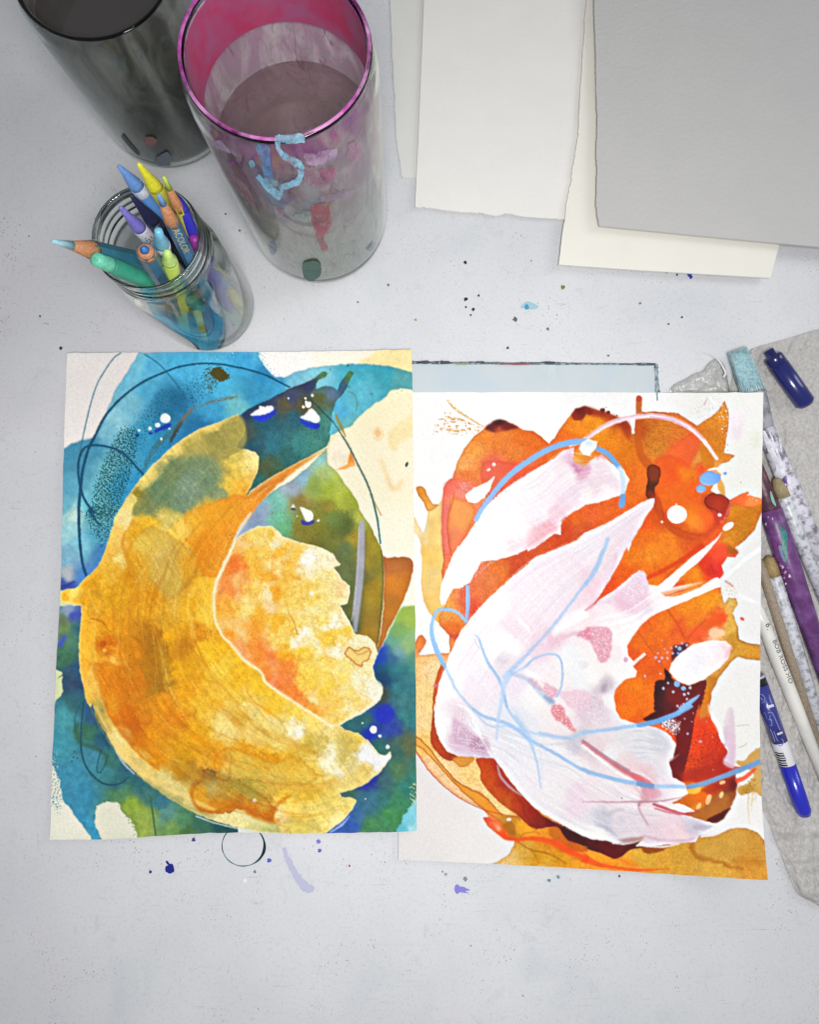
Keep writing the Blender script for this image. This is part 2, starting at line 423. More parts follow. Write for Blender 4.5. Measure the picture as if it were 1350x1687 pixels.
    def crisp(s):
        """pigment grain and hard drying edges"""
        s.c = np.clip(s.c + .45 * (s.c - gblur(s.c, 1.3)) + .25 * (s.c - gblur(s.c, 7)), 0, 1)

def paint_left():
    k = 1350 / 310
    A, B, C, D, E, F = View(80, 570, k), View(380, 570, k), View(80, 840, k), View(380, 840, k), View(80, 1110, k), View(380, 1110, k)
    s = Sheet(72, 566, 698, 1396, 11)
    s.c[:] = s.field((slice(0, s.h), slice(0, s.w)), [(150, 650, 230, 224, 221), (120, 600, 226, 221, 218), (480, 590, 252, 249, 246), (640, 780, 255, 245, 214), (650, 900, 255, 251, 228),
                      (600, 650, 255, 244, 205), (560, 590, 254, 246, 230), (100, 1350, 226, 224, 208), (190, 1330, 224, 223, 202), (90, 1120, 206, 216, 168)], warp=10)
    # pale yellow wash at the top right
    s.wash(B('930,125 1000,80 1080,35 1320,10 1320,230 1180,160'), (250, 229, 160), .85, soft=2)
    # cream modulations at the right
    s.dot(*B('1060,628')[0], 5, 6, (240, 175, 100), a=.6); s.dot(*B('1060,630')[0], 10, 11, (250, 210, 150), a=.4)
    s.wash(B('1130,700 1150,600 1230,540 1320,500 1320,640 1220,700 1180,760'), (251, 229, 165), .7, soft=3)
    s.stroke(B('1080,810 1120,920 1160,1020 1200,1020 1240,960'), [5, 9, 7], (247, 212, 150), .6, soft=2.5)
    s.wash(B('700,850 690,780 715,690 760,640 850,690 870,770 790,880 740,890'), (253, 240, 215), .8, edge=.25, ecol=(210, 150, 60))
    s.wash(B('760,895 840,850 865,750 890,825 905,860 830,885'), B.c('870,800,246,150,45 800,880,248,170,80 890,860,250,190,120'), smooth=False)
    s.speckle(B('780,900 900,880 1000,1000 1060,1219 960,1219'), (222, 180, 110), .10, .8, a=.5)
    s.speckle(B('1100,300 1150,330 1130,345 1110,330'), (70, 70, 20), .5)
    # ---------------- cerulean wash
    blue = (A.c('600,250,112,190,216 750,150,84,178,217 560,400,118,186,208 700,300,78,170,205 900,400,26,108,150 840,400,40,120,160 1000,150,74,178,222 1250,300,76,182,222 1080,560,36,116,162 '
                '700,650,52,152,192 200,850,72,142,168 300,720,70,146,176 150,1000,94,168,192 400,900,104,178,194 550,1000,50,150,194 300,1150,104,186,204 800,640,40,135,180 '
                '480,520,140,200,215 400,600,120,185,205 180,780,66,140,170 120,1150,110,180,195 1150,120,80,182,222 640,120,120,200,222 900,120,76,180,222 1150,450,62,160,205')
            + C.c('150,150,150,202,208 250,250,120,190,212 330,200,82,162,188 140,450,150,166,176 230,460,75,132,194 120,540,60,84,156 140,350,120,170,195 170,30,180,215,205 380,330,70,130,180 340,60,95,170,180')
            + B.c('100,100,62,168,218 150,350,54,150,192 250,200,40,140,192 450,230,122,192,218 600,190,134,204,220 900,200,72,176,198 1100,200,60,166,184 1250,250,88,168,172 950,320,96,192,214 '
                  '800,480,84,180,220 850,550,110,192,192 200,80,80,180,220 330,260,60,160,205 60,430,110,190,200 900,440,95,190,212'))
    bl = (A('700,-60 655,40 600,140 540,230 490,310 440,420 400,520 365,610 335,660 230,682 150,715 105,745 40,770 20,850 0,1219') + C('0,300 0,560 200,600 600,300 900,100')
          + B('100,700 600,700 760,625 870,572 930,500 1030,420 1110,370 1145,325 1225,304 1330,318 1420,318 1420,225 1230,172 1150,150 1000,135 850,132 700,146 560,166 450,200 385,232 325,222 285,200 250,150 215,100 195,40 190,-60'))
    s.wash(bl, blue, smooth=False, warp=(2.0, 8), soft=1.0, edge=.22, ecol=(10, 80, 120), ew=2, mott=.06, ms=8)
    s.wash(A('60,755 110,742 230,690 330,662 420,665 400,760 330,900 250,1050 60,1219'), (60, 130, 165), .22, soft=2, warp=(3, 20))
    s.speckle(B('195,60 250,150 300,205 380,232 400,215 300,170 230,60'), (70, 170, 210), .35, .9)
    s.speckle(A('1000,150 1150,90 1350,60 1350,75 1150,110 1010,180'), (205, 235, 245), .22, 1.2)
    s.speckle(B('1130,320 1250,300 1230,340 1150,345'), (110, 170, 160), .3)
    s.stroke(C('150,400 140,470 150,520'), [9, 13, 10], (172, 178, 186), .8, soft=2)
    s.stroke(C('190,515 130,545 95,555'), [3, 6], (48, 60, 150), .8, soft=1); s.stroke(C('385,250 375,270'), 5, (40, 80, 170), .8, soft=1)
    # pigment grains
    s.speckle(A('640,590 520,600 430,760 350,960 300,1150 290,1235 480,1235 540,1080 600,920 640,760'), (22, 76, 74), .62, .95, a=.85)
    s.speckle(A('820,330 1000,260 1180,150 1240,250 1160,340 1080,420 900,440 760,600 640,780 600,620 700,450'), (16, 78, 100), .34, .9, a=.7)
    s.speckle(C('250,-10 490,-10 460,150 400,260 330,200 280,100'), (20, 80, 95), .55, .95, a=.8)
    s.speckle(A('640,860 800,660 900,560 980,520 900,700 760,830 680,960'), (30, 95, 115), .35, 1, a=.7)
    s.wash(A('1175,175 1215,150 1255,170 1300,230 1240,255 1200,240 1165,200'), (78, 76, 30), warp=(3, 3), soft=.5)
    s.speckle(A('1120,160 1230,140 1310,230 1230,270 1160,345 1130,300'), (70, 74, 34), .5, 1)
    s.stroke(A('1360,368 1200,395 1080,440'), [5, 6, 3], (112, 116, 92), .9, dry=.25)
    s.wash(A('1080,415 1000,500 940,600 885,695 868,690 905,600 960,520 1010,465'), A.c('1000,500,120,110,85 920,620,62,72,74'), smooth=False, warp=(1, 3))
    s.stroke(A('690,880 760,740 850,650 940,560'), [4, 9, 6], (66, 106, 106), .7, soft=1.5, dry=.1)
    # teal pencil lines
    tl = (10, 78, 110)
    s.stroke(A('525,50 470,90 400,190 350,280 310,400 270,560 240,700 230,760'), 2.0, (50, 112, 134), .85, idn=3)
    s.stroke(C('275,480 245,380 225,200 220,0') + A('235,1000 250,880 290,740 340,640 400,520 480,420 580,330 700,250 850,185 950,150 1100,128 1250,135 1350,155') + B('100,165 250,210 350,260 430,300'),
             [4.2, 5, 4.6, 4, 3.2, 2.8, 2.8, 2.8], tl, 1, idn=3)
    s.stroke(C('385,120 350,90 290,0') + A('330,1200 270,1120 235,1030 215,900 225,800 260,735 320,715 400,720 500,750 580,810 650,890 690,930'), [2.6, 3.8, 4, 3.4, 2.8], tl, 1, idn=3)
    s.stroke(A('690,60 780,120 850,190 930,290 1000,400'), 1.9, (30, 100, 140), .8)
    s.stroke(B('100,495 300,385 430,315 570,250'), [3, 5, 3], (140, 186, 196), .8, soft=1)
    # ---------------- dark teal lobe
    dk = B.c('150,450,44,64,100 250,560,34,94,112 300,700,48,118,134 500,700,60,136,132 600,600,62,130,122 430,370,60,74,112 400,400,98,90,58 520,430,98,86,48 640,370,98,102,48 720,320,92,122,152 '
             '690,200,92,144,92 860,210,80,132,78 790,290,58,98,132 250,880,84,96,62 200,960,48,108,100 700,540,72,142,130 120,640,74,86,74 400,800,48,108,106 560,300,48,60,100 320,350,50,64,110 '
             '150,900,60,90,60 600,700,70,140,125 330,900,70,100,70 480,520,40,100,120 640,330,80,110,110 170,700,40,90,105')
    s.wash(B('60,510 150,445 300,375 430,305 530,270 600,235 640,205 670,185 695,205 670,230 625,255 620,310 680,290 740,300 770,320 790,265 830,215 860,180 885,205 860,245 820,330 760,400 735,480 740,540 '
             '715,600 720,650 690,720 600,775 480,840 370,900 250,970 150,1040 90,1100 40,900 0,700 0,560'), dk, smooth=True, warp=(1.2, 8), edge=.25, ecol=(40, 110, 60), mott=.08, ms=8)
    s.speckle(B('100,560 600,330 720,560 600,760 250,950 150,740'), (26, 74, 92), .28, 1, a=.5)
    s.stroke(B('840,330 890,350 910,410 905,470'), 2.5, (92, 150, 140), .7)
    s.wash(B('740,470 760,510 740,600 715,640 722,560'), (100, 195, 220), .8)
    for t in ('845,142,6,7', '1015,348,5,4', '855,298,6,4', '718,170,3,6'):
        v = [float(q) for q in t.split(',')]; s.dot(*B('%g,%g' % (v[0], v[1]))[0], v[2] / 3, v[3] / 3, (70, 120, 100), a=.8)
    ub = (36, 60, 196)
    s.wash(B('160,512 240,490 322,455 326,488 290,520 240,548 190,535'), ub, warp=(1.5, 8), mott=.15)
    s.wash(B('498,522 560,548 620,550 648,572 610,602 540,577 510,550'), ub, warp=(1, 8), mott=.1)
    s.wash(B('148,492 200,455 215,430 240,440 290,430 312,455 280,480 220,497 165,504'), (254, 254, 255), warp=(1, 3), idn=4, z=.25, mott=.01)
    s.wash(B('503,512 540,490 570,455 600,460 640,510 640,540 610,556 570,540 520,525'), (254, 254, 255), warp=(.8, 3), idn=4, z=.25, mott=.01)
    for t in ('560,425,22', '545,405,11', '525,440,11', '590,357,10', '540,378,9', '418,378,7'):
        v = [float(q) for q in t.split(',')]; s.dot(*B('%g,%g' % (v[0], v[1]))[0], v[2] / k, None, (252, 252, 254), idn=4, z=.2, mott=0)
    s.stroke(B('560,370 660,470 740,550'), 2.2, (36, 66, 92), .8)
    s.stroke(B('755,490 790,570 830,655'), [4, 6, 2], (160, 142, 60), .8)
    # ---------------- olive and green form
    gr = (B.c('650,830,150,200,192 520,930,142,182,204 450,1020,164,178,194 330,1120,130,202,182 600,1000,150,172,80 700,1050,166,182,60 800,950,192,206,92 850,1100,170,180,60 500,1120,152,132,62 700,1150,150,140,50 680,900,180,200,120 230,1180,150,175,195')
          + D.c('200,60,142,162,188 340,60,118,196,160 400,120,110,180,130 480,130,142,132,48 650,150,122,122,38 750,80,110,132,60 830,120,92,108,48 830,300,104,120,70 830,450,112,122,72 870,650,110,114,58 900,200,162,142,48 '
                '1000,300,162,142,46 1020,600,166,136,34 1000,800,160,126,38 980,900,166,126,34 560,170,135,125,45 700,220,118,122,50 60,150,160,178,198 950,60,185,190,80 1040,280,160,145,40 600,220,120,115,40 860,560,100,112,60 880,820,95,105,55'))
    s.wash(B('690,735 650,780 560,870 420,980 330,1030 230,1100 100,1219') + D('-60,200 100,350 700,900 900,1000 1050,1030 1062,960 1085,800 1100,600 1100,400 1085,290 1060,230 1000,110 940,20')
           + B('900,1100 830,1000 760,900 700,850 695,780'), gr, warp=(1.4, 8), edge=.22, ecol=(110, 120, 20), mott=.09, ms=20)
    s.speckle(D('300,0 880,0 860,600 700,250 420,180'), (80, 92, 30), .22, 1, a=.45)
    s.speckle(B('520,880 800,960 860,1100 600,1000'), (120, 150, 60), .25, 1, a=.5)
    s.wash(D('1095,335 1130,348 1190,340 1270,345 1312,382 1290,520 1220,700 1150,830 1100,950 1062,1012 1070,940 1092,800 1104,600 1104,420'),
           D.c('1150,400,192,112,50 1250,400,188,108,48 1200,520,222,134,34 1150,700,200,124,34 1110,850,190,120,36 1270,480,205,120,40'), warp=(1.5, 8), edge=.25, ecol=(120, 60, 10))
    s.stroke(D('946,80 942,300 930,500 908,700 897,880'), [8, 13, 13, 12, 5], (176, 176, 190), .92, soft=1.2)
    s.stroke(D('925,120 915,400 895,640 872,800'), 2, (200, 200, 205), .7); s.stroke(D('975,150 965,480 935,780'), 3, (120, 110, 60), .6, soft=1)
    ln = (84, 112, 100)
    s.stroke(B('735,540 800,640 860,740 930,880 980,980 1020,1090 1050,1219') + D('1060,100 1078,245'), [2, 3, 3.4, 3, 2.6], ln, .9, idn=3)
    s.stroke(D('1085,290 1096,420 1096,560 1080,740 1058,960'), 2, (100, 92, 40), .8)
    s.stroke(B('1020,1090 1085,1219'), 2, (190, 140, 60), .7)
    s.stroke(B('1010,1060 1050,1210') + D('1065,120 1080,245'), 2.4, (60, 140, 130), .7)
    s.wash(D('512,74 560,86 606,74 602,100 550,113 515,102'), (60, 66, 156))
    s.wash(B('500,1160 540,1170 575,1185 595,1210') + D('595,45 590,70 560,86 532,62 510,10'), (253, 250, 244), idn=4, z=.25, mott=.01)
    s.dot(*D('632,78')[0], 2, None, (252, 250, 240), idn=4); s.dot(*D('480,48')[0], 1.6, None, (220, 200, 140)); s.wash(B('455,1130 470,1165 440,1165'), (230, 235, 245), smooth=False); s.dot(*B('452,1172')[0], 4, 2, (70, 80, 110))
    s.dot(*B('1268,850')[0], 2.2, 4.5, (40, 92, 84), ang=15)
    s.wash(D('1335,688 1250,695 1205,735 1160,830 1100,960 1045,1050 1015,1140 1050,1225 1420,1225 1420,688'),
           D.c('1260,780,164,192,80 1200,880,134,182,100 1280,980,152,188,122 1220,1020,112,162,172 1080,1080,28,70,204 1150,1060,60,110,152 1250,1180,58,140,142 1100,1180,20,90,112 1300,1080,100,160,130 1060,1020,40,80,190 1180,940,110,170,140'), warp=(2, 8), soft=1.2)
    # ---------------- deep teal ground, right and left of the gold form
    s.wash(F('1040,-10 1100,100 1080,190 960,280 780,365 700,420 900,700 700,850 700,1000 640,1260 1420,1260 1420,-10'),
           F.c('1200,100,50,122,132 1280,300,50,126,128 1100,300,32,54,184 1150,380,44,70,164 950,330,48,108,114 1000,440,28,58,172 1200,550,60,106,96 1260,520,92,106,74 1100,750,60,102,112 1000,770,44,60,152 1200,700,82,128,90 '
               '980,900,58,116,142 1100,900,54,120,120 1150,1000,66,142,84 1280,800,48,126,112 1000,1100,70,136,84 850,1080,48,90,174 1240,200,60,125,130 1120,60,22,60,110 1090,130,70,80,70 860,370,50,110,110 1050,520,50,115,105 840,870,70,110,95 900,1000,60,110,160 1280,640,60,120,105 1200,900,60,135,95'),
           smooth=False, warp=(1.5, 8), mott=.09, ms=8)
    s.stroke(F('1030,-12 1200,-12 1420,-12'), 34, D.c('1080,1200,20,80,112 1200,1200,45,125,132 1320,1200,70,145,140'), .75, soft=8)
    s.dot(*F('1110,290')[0], 15, 17, (30, 44, 196), a=.55); s.dot(*F('1010,440')[0], 9, 7, (28, 50, 190), a=.6)
    s.stroke(F('1240,380 1285,480 1290,560 1240,680'), [4, 12, 8], (96, 104, 70), .5, soft=3)
    s.stroke(F('880,960 830,1040 760,1100'), [5, 9, 5], (52, 84, 190), .6, soft=2); s.stroke(F('1080,710 1000,780 900,830'), [5, 9, 4], (40, 50, 168), .7, soft=2)
    s.wash(F('1340,900 1290,955 1220,1070 1195,1145 1200,1220 1400,1220 1400,880'), F.c('1290,1040,124,206,222 1230,1110,96,190,210 1320,1100,170,225,230'), warp=(4, 8))
    s.speckle(F('1310,780 1335,780 1335,960 1300,930'), (225, 215, 150), .5, 1)
    for t in ('1027,404,27', '1075,448,12', '1130,526,15', '950,355,7', '1050,205,6', '970,898,5'):
        v = [float(q) for q in t.split(',')]; s.dot(*F('%g,%g' % (v[0], v[1]))[0], v[2] / k, None, (252, 254, 252), idn=4, z=.2, mott=0)
    low = (C.c('140,720,122,152,178 180,760,70,80,172 130,830,104,132,80 170,930,76,122,100 120,1060,60,112,84 170,1150,48,84,110 200,850,60,110,112 100,780,100,120,90')
           + E.c('170,60,48,74,102 200,200,48,100,112 130,300,70,152,162 100,500,64,150,168 300,280,48,88,122 280,430,56,112,90 380,480,38,90,112 320,620,64,136,158 400,700,60,132,142 200,700,58,140,168 250,850,54,136,168 200,1000,58,140,172 '
                 '350,1150,60,152,188 500,780,48,110,116 650,800,48,106,112 520,850,82,132,90 600,960,142,172,58 680,1080,152,172,74 580,1010,142,162,70 850,1000,90,142,132 900,1100,112,152,80 800,920,54,116,132 1100,1080,54,106,86 1250,1110,28,80,80 '
                 '450,620,60,118,110 560,700,45,100,115 720,880,60,115,110 700,980,140,165,70 960,1050,80,135,95 1000,1140,70,110,60 100,800,62,140,170 270,560,60,130,150'))
    s.wash(C('20,690 260,690 240,1000 260,1219') + E('300,150 420,380 620,660 1000,930 1360,1080 1360,1260 640,1260 640,1150 600,1050 540,1000 500,922 400,918 345,950 330,1060 350,1110 385,1195 385,1260 325,1260 315,1195 300,1160 220,1060 150,960 105,900 82,760 20,640 20,300 62,185 104,135 98,0') + C('60,1215 100,1190 95,1160 10,1140'),
           low, smooth=False, warp=(2.5, 8), mott=.09, ms=8, edge=.12, ecol=(20, 80, 110))
    s.speckle(E('30,640 100,760 110,960 20,960'), (80, 150, 165), .4, 1); s.speckle(E('30,560 70,560 70,780 30,780'), (210, 215, 205), .3, .9)
    s.stroke(C('120,905 80,980'), [6, 8], (66, 80, 196), .85, soft=1.2); s.stroke(C('150,760 190,740'), 5, (66, 76, 190), .6, soft=1.2); s.stroke(C('110,715 180,705'), 12, (150, 160, 182), .6, soft=2)
    s.stroke(E('130,130 160,250 250,300'), [6, 12, 4], (44, 92, 92), .5, soft=3); s.stroke(E('205,350 205,440 245,500 350,540 440,600'), [6, 8, 5], (48, 88, 62), .6, soft=1.5)
    s.stroke(E('500,940 560,1010 620,1060 640,1130'), 3, (110, 140, 60), .6, dry=.1); s.speckle(E('500,920 560,960 640,1060 640,1170 600,1100'), (128, 158, 70), .5, 1)
    tk = (24, 76, 96)
    s.stroke(E('255,195 240,350 235,520 260,640 310,720 380,780 460,800 530,780 580,740'), [2, 3, 3.2, 3, 2], tk, .9, idn=3)
    s.stroke(E('385,540 360,620 350,690 370,712 410,650 420,600'), 1.8, tk, .85); s.stroke(E('190,420 195,300 240,200'), 1.4, tk, .7); s.stroke(E('730,870 750,1000 772,1165'), [2, 3, 2.4], (50, 98, 62), .85)
    for q in E('170,628 210,605 180,600 190,560'): s.dot(*q, 1.2, None, (20, 60, 80))
    # ---------------- gold form
    gold = (A.c('700,940,238,214,118 1000,640,240,212,120 1280,580,172,162,82 1200,700,152,146,74 900,900,116,140,94 1000,1000,126,150,124 1150,950,120,146,110 800,1050,110,140,100 750,1150,130,140,90 1280,1000,226,190,70 1250,900,200,176,80 '
                '1300,1150,246,164,30 600,1150,238,216,122 850,1190,222,192,80 1150,1180,242,182,50 880,760,244,214,120 1200,560,236,206,110 1100,760,200,178,84 1020,720,185,168,80 1150,830,160,160,90 650,1060,150,135,50 1220,1060,150,160,110 950,1120,118,142,110')
            + B.c('50,600,166,156,74 50,800,228,202,90 100,850,246,216,110 150,850,251,226,142 50,1000,252,190,60 50,1150,246,160,25 100,1150,240,150,35 250,1030,228,142,52 450,900,226,150,60 600,800,216,150,64 80,680,175,165,80 150,780,248,225,150 20,900,235,200,80')
            + C.c('560,60,250,226,150 500,220,246,190,80 700,80,242,190,40 850,60,226,206,110 970,150,251,206,80 1150,100,246,164,25 1250,100,240,150,25 700,250,232,190,70 800,350,216,180,80 850,450,222,186,84 600,300,236,160,15 620,480,220,150,10 450,450,236,180,50 '
                  '300,520,226,160,20 250,630,226,160,20 130,620,236,175,30 180,600,250,215,100 500,600,230,165,20 700,600,226,150,10 900,550,210,170,60 1000,450,226,160,25 1120,350,236,140,15 1200,420,240,155,30 1100,550,250,195,50 1130,750,250,200,60 1000,700,246,180,20 '
                  '750,700,236,165,20 750,900,190,120,10 760,1000,176,115,10 780,1120,186,125,15 600,1000,220,135,10 400,960,216,115,5 450,850,236,160,20 300,900,246,180,40 260,1000,246,186,50 450,1080,246,170,50 400,1180,230,130,10 600,1180,216,130,10 900,900,246,175,10 '
                  '960,960,200,130,10 950,1150,240,175,15 1150,1000,250,190,20 1250,1180,250,205,60 1100,900,226,145,10 640,160,232,170,30 520,330,245,215,120 1050,180,246,180,40 900,700,230,180,60 850,800,220,160,30')
            + E.c('290,60,246,182,60 330,150,250,192,70 430,250,246,186,60 450,80,226,130,5 600,60,216,120,5 560,300,226,124,5 600,380,206,104,5 800,60,166,114,20 850,180,236,150,15 900,330,226,134,5 700,450,236,150,10 1000,100,240,165,15 1150,200,246,190,40 1050,450,240,170,10 '
                  '1300,300,250,226,132 1280,380,246,220,132 1200,150,250,200,60 1000,550,230,165,10 800,600,230,150,5 950,650,190,134,10 1000,700,170,124,30 1200,600,236,160,20 1300,650,236,190,80 1150,730,150,110,40 1150,820,186,160,80 1080,880,226,160,20 1150,960,216,130,10 '
                  '1300,900,220,145,10 600,560,240,206,112 700,660,236,206,112 850,760,230,210,130 950,850,226,206,126 1000,920,226,206,120 800,830,186,180,110 950,930,170,166,100 370,270,150,140,60 400,350,160,150,70 1250,1020,226,216,150 520,460,250,226,150 700,750,205,195,115 1100,1000,190,185,115 '
                  '640,470,225,135,10 760,640,225,150,30 1320,780,170,140,60 1250,760,175,150,70 1150,640,235,170,40')
            + F.c('50,300,232,190,70 150,250,242,216,120 300,350,242,216,130 470,400,253,242,204 560,520,220,190,70 650,480,216,190,95 100,180,246,202,72 60,20,250,190,30 200,100,250,196,40 300,200,250,200,50 450,260,250,210,80 600,340,252,220,110 700,400,252,226,142 '
                  '720,580,254,246,204 680,640,253,240,188 760,690,253,242,204 840,500,216,190,90 800,600,222,202,110 900,470,232,202,90 960,560,246,242,236 1100,620,251,250,250 1000,600,242,232,204 950,680,236,206,112 900,750,240,214,122 150,450,246,216,122 80,560,236,164,20 '
                  '200,590,236,164,15 300,630,230,155,5 450,620,236,182,40 600,700,236,202,80 300,750,226,192,80 100,700,216,186,70 80,790,170,150,50 150,850,176,150,50 50,920,196,104,10 150,960,210,120,10 280,1010,206,120,10 240,940,200,145,40 380,900,246,202,60 420,950,251,222,112 '
                  '350,1000,253,236,172 50,1000,236,222,152 130,1080,220,210,140 250,1110,186,186,110 500,1090,226,202,95 600,1110,222,202,100 650,1000,240,216,112 800,950,240,216,116 700,850,236,206,95 550,850,232,192,60 780,1050,250,232,162 350,480,244,216,110 240,420,236,205,100 1120,580,252,252,252 880,930,242,220,130 200,780,205,180,70 380,700,232,190,70'))
    gp = (A('1360,490 1250,540 1080,600 950,680 840,770 740,870 660,960 590,1050 530,1150') + C('510,0 480,60 440,200 400,320 360,410 280,480 220,540 195,565 130,570 95,590 88,630 95,665 180,675 235,690 240,760 225,900 220,1050 232,1180')
          + E('255,100 280,200 300,240 318,205 332,230 345,310 400,400 450,480 500,580 610,690 700,770 850,880 1000,970 1150,1040') + F('0,1085 100,1112 200,1132 325,1140 340,1158 540,1164 690,1140 800,1060 880,970 906,910 880,892 800,886 783,855 870,835 980,785 1080,700 1145,610 1152,562 1110,588 1070,580 990,480 920,430 820,402 790,372 640,320 450,200 250,60')
          + D('220,1160 100,1080 0,960') + C('1250,910 1190,780 1182,620 1205,500 1270,350 1340,205') + B('150,1219 190,1150 260,1080 330,1010 420,940 520,860 620,790 690,740 550,808 400,885 250,975 115,1078 170,960 200,880 206,800 180,765 130,748 70,738 38,725 100,640 105,590 62,512'))
    w, m = s.wash(gp, gold, smooth=False, warp=(1.3, 8), soft=.6, mott=.07, ms=8, fw=8, rim=((253, 232, 165), 2.2, .75), idn=1, z=.06); m = s.full(w, m)
    # olive and grey-green glaze on the upper lobe, with a crisp outer edge
    s.wash(A('1390,505 1300,545 1180,630 1050,725 950,790 860,850 800,960 730,1010 660,1080 600,1180 640,1219 760,1100 900,960 1100,850 1300,800 1420,700'),
           A.c('1300,580,172,160,80 1200,680,160,150,76 1050,760,178,164,86 900,870,120,136,84 800,1000,118,134,80 660,1100,150,138,60'), .8, soft=1.6, warp=(2, 8), mott=.06, ms=8)
    s.wash(A('870,850 960,800 1080,790 1200,820 1260,880 1240,980 1160,1070 1050,1140 920,1180 760,1180 640,1220 620,1180 690,1070 760,980'),
           A.c('900,900,112,136,92 1000,1000,128,152,128 1150,950,118,144,110 800,1060,106,136,98 700,1160,124,136,84'), .85, soft=5, warp=(5, 20), mott=.07, ms=8)
    # paler margin outside, deeper panels inside, each with its own drying edge
    s.wash(E('250,100 262,150 285,215 320,215 345,310 400,400 450,480 500,580 610,690 700,770 850,880 1000,970 1150,1040 1350,1095') + F('100,1108 200,1128 330,1138 345,1110 300,1062 180,1032 100,1008 0,1000') + E('1350,985 1200,1004 1090,985 1030,895 990,830 900,765 800,705 700,635 600,540 520,430 440,310 400,205 370,60 345,-60 300,-60'),
           E.c('300,100,247,192,80 400,290,246,196,90 500,440,248,222,140 600,560,243,210,118 720,660,240,210,118 850,770,234,212,130 1000,900,230,210,126 1200,1030,232,218,150 420,420,214,180,90 620,680,212,190,110 800,830,190,184,112 950,930,178,172,104 1120,1020,196,190,120 360,290,160,146,66') + F.c('60,1040,236,224,156 200,1090,214,206,136 280,1110,186,186,110'), .85, smooth=False, soft=.8, warp=(2.5, 8), mott=.05, ms=8)
    s.wash(A('560,1100 600,1060 640,1090 600,1180 585,1219') + C('610,60 585,130 530,225 520,290 480,330 420,400 330,480 250,530 240,545 370,400 410,300 445,190 490,60 520,0'), A.c('600,1130,240,220,128') + C.c('560,60,250,226,150 510,200,248,205,100 430,330,246,190,70 320,460,236,180,50'), .8, smooth=False, soft=.8, warp=(2, 8))
    s.wash(C('640,190 700,140 760,120 900,200 1040,300 1085,370 1060,450 960,560 880,650 820,580 700,490 630,510 590,400 570,300'), C.c('700,220,226,190,76 800,340,214,180,84 860,450,216,184,90 1000,420,222,165,40 640,400,230,165,30 900,560,206,172,74'), .75, soft=1.2, warp=(3, 8), edge=.18, ecol=(150, 80, 0))
    s.wash(C('980,20 1100,-20') + B('60,1060 130,1090 240,1010 420,915 300,1030 200,1140 150,1219') + C('1340,190 1270,340 1205,490 1110,470 1085,380 1060,290 980,220'), C.c('1050,100,246,176,40 1200,60,244,160,24 1250,200,240,150,30 1150,250,238,140,14 1200,400,242,156,34 1110,400,232,144,18') + B.c('150,1100,238,150,36 300,1000,228,142,50'), .75, smooth=False, soft=1.2, warp=(3, 8), edge=.15, ecol=(170, 70, 0))
    s.wash(E('330,-60 360,80 400,205 450,310 530,430 610,520 660,520 760,600 840,560 700,440 640,330 560,200 520,60 500,-60'), E.c('420,60,226,130,6 500,220,228,128,6 560,340,214,110,4 620,450,212,110,4 760,560,226,140,6'), .6, smooth=True, soft=1.6, warp=(5, 8), edge=.15, ecol=(140, 50, 0))
    s.wash(E('1112,690 1150,678 1250,755 1350,745') + F('60,765 150,825 260,895 325,975 305,1050 250,1052 170,1012 100,972 0,985') + E('1350,985 1200,1004 1090,985 1032,892 1036,812 1108,752'),
           E.c('1150,720,150,112,46 1160,820,188,164,86 1100,860,222,156,26 1070,920,222,150,14 1160,970,214,126,6 1300,850,190,150,50 1300,950,206,120,6') + F.c('60,800,172,152,56 160,860,180,156,58 40,920,190,116,18 150,960,208,118,6 260,1010,204,116,4 250,930,202,150,46'), .85, smooth=False, soft=.8, warp=(4, 8), edge=.4, ecol=(150, 60, 0), mott=.07, ms=8)
    s.wash(F('0,530 70,548 140,575 220,610 320,640 440,600 540,640 640,730 560,800 420,800 250,780 100,760 0,770'), F.c('60,620,226,190,74 200,700,222,188,74 400,650,232,186,56 300,720,226,190,80 550,740,232,194,70'), .6, smooth=False, soft=1.2, warp=(4, 8), edge=.3, ecol=(170, 90, 0))
    # brushed streaks inside the gold, bands and drying lines
    st = vnoise(s.w, s.h, 9, 77, 2, (.45, 2.6)); rot = bil(st, s.X * .8 - s.Y * .55 + 300, s.X * .55 + s.Y * .8)
    s.c *= 1 + (gblur(m, 2) * rot * .04)[..., None]
    s.c *= 1 + (m * gblur(s.fine, .7) * .03)[..., None]
    def soft_line(v, t, wd, col, a=.5, so=1.2, **kw): s.stroke(v(t), wd, col, a, soft=so, warp=(2, 8), **kw)
    soft_line(C, '610,70 580,130 530,230 560,330 580,440 585,520', [3, 4, 5, 3], (205, 130, 10), .55); soft_line(C, '1080,360 1050,470 990,540 900,650', [4, 5, 3], (190, 130, 30), .5)
    soft_line(C, '1060,560 1000,680 1030,850 1040,930', [3, 8, 4], (253, 215, 90), .6, 2); soft_line(C, '300,780 380,800 450,880', [2, 3, 1], (170, 90, 0), .6, .8); soft_line(C, '290,560 320,680 360,740', [2, 3], (250, 205, 90), .6)
    soft_line(C, '700,860 760,960 790,1100 800,1219', [12, 30, 22], (176, 116, 14), .55, 7); soft_line(C, '850,350 750,480 650,580', [6, 12, 6], (214, 176, 70), .4, 4)
    soft_line(C, '1150,150 1100,300 1060,420', [10, 16, 8], (238, 140, 10), .5, 4); s.dot(*C('975,155')[0], 12, None, (252, 212, 100), a=.5)
    for q, r in zip(C('465,1080 405,1010 270,705 585,1045 395,965'), (5, 3, 3, 2, 5)): s.dot(*q, r, None, (252, 200, 90) if r in (5, 3) and q[0] != C('395,965')[0][0] else (180, 80, 0), a=.7)
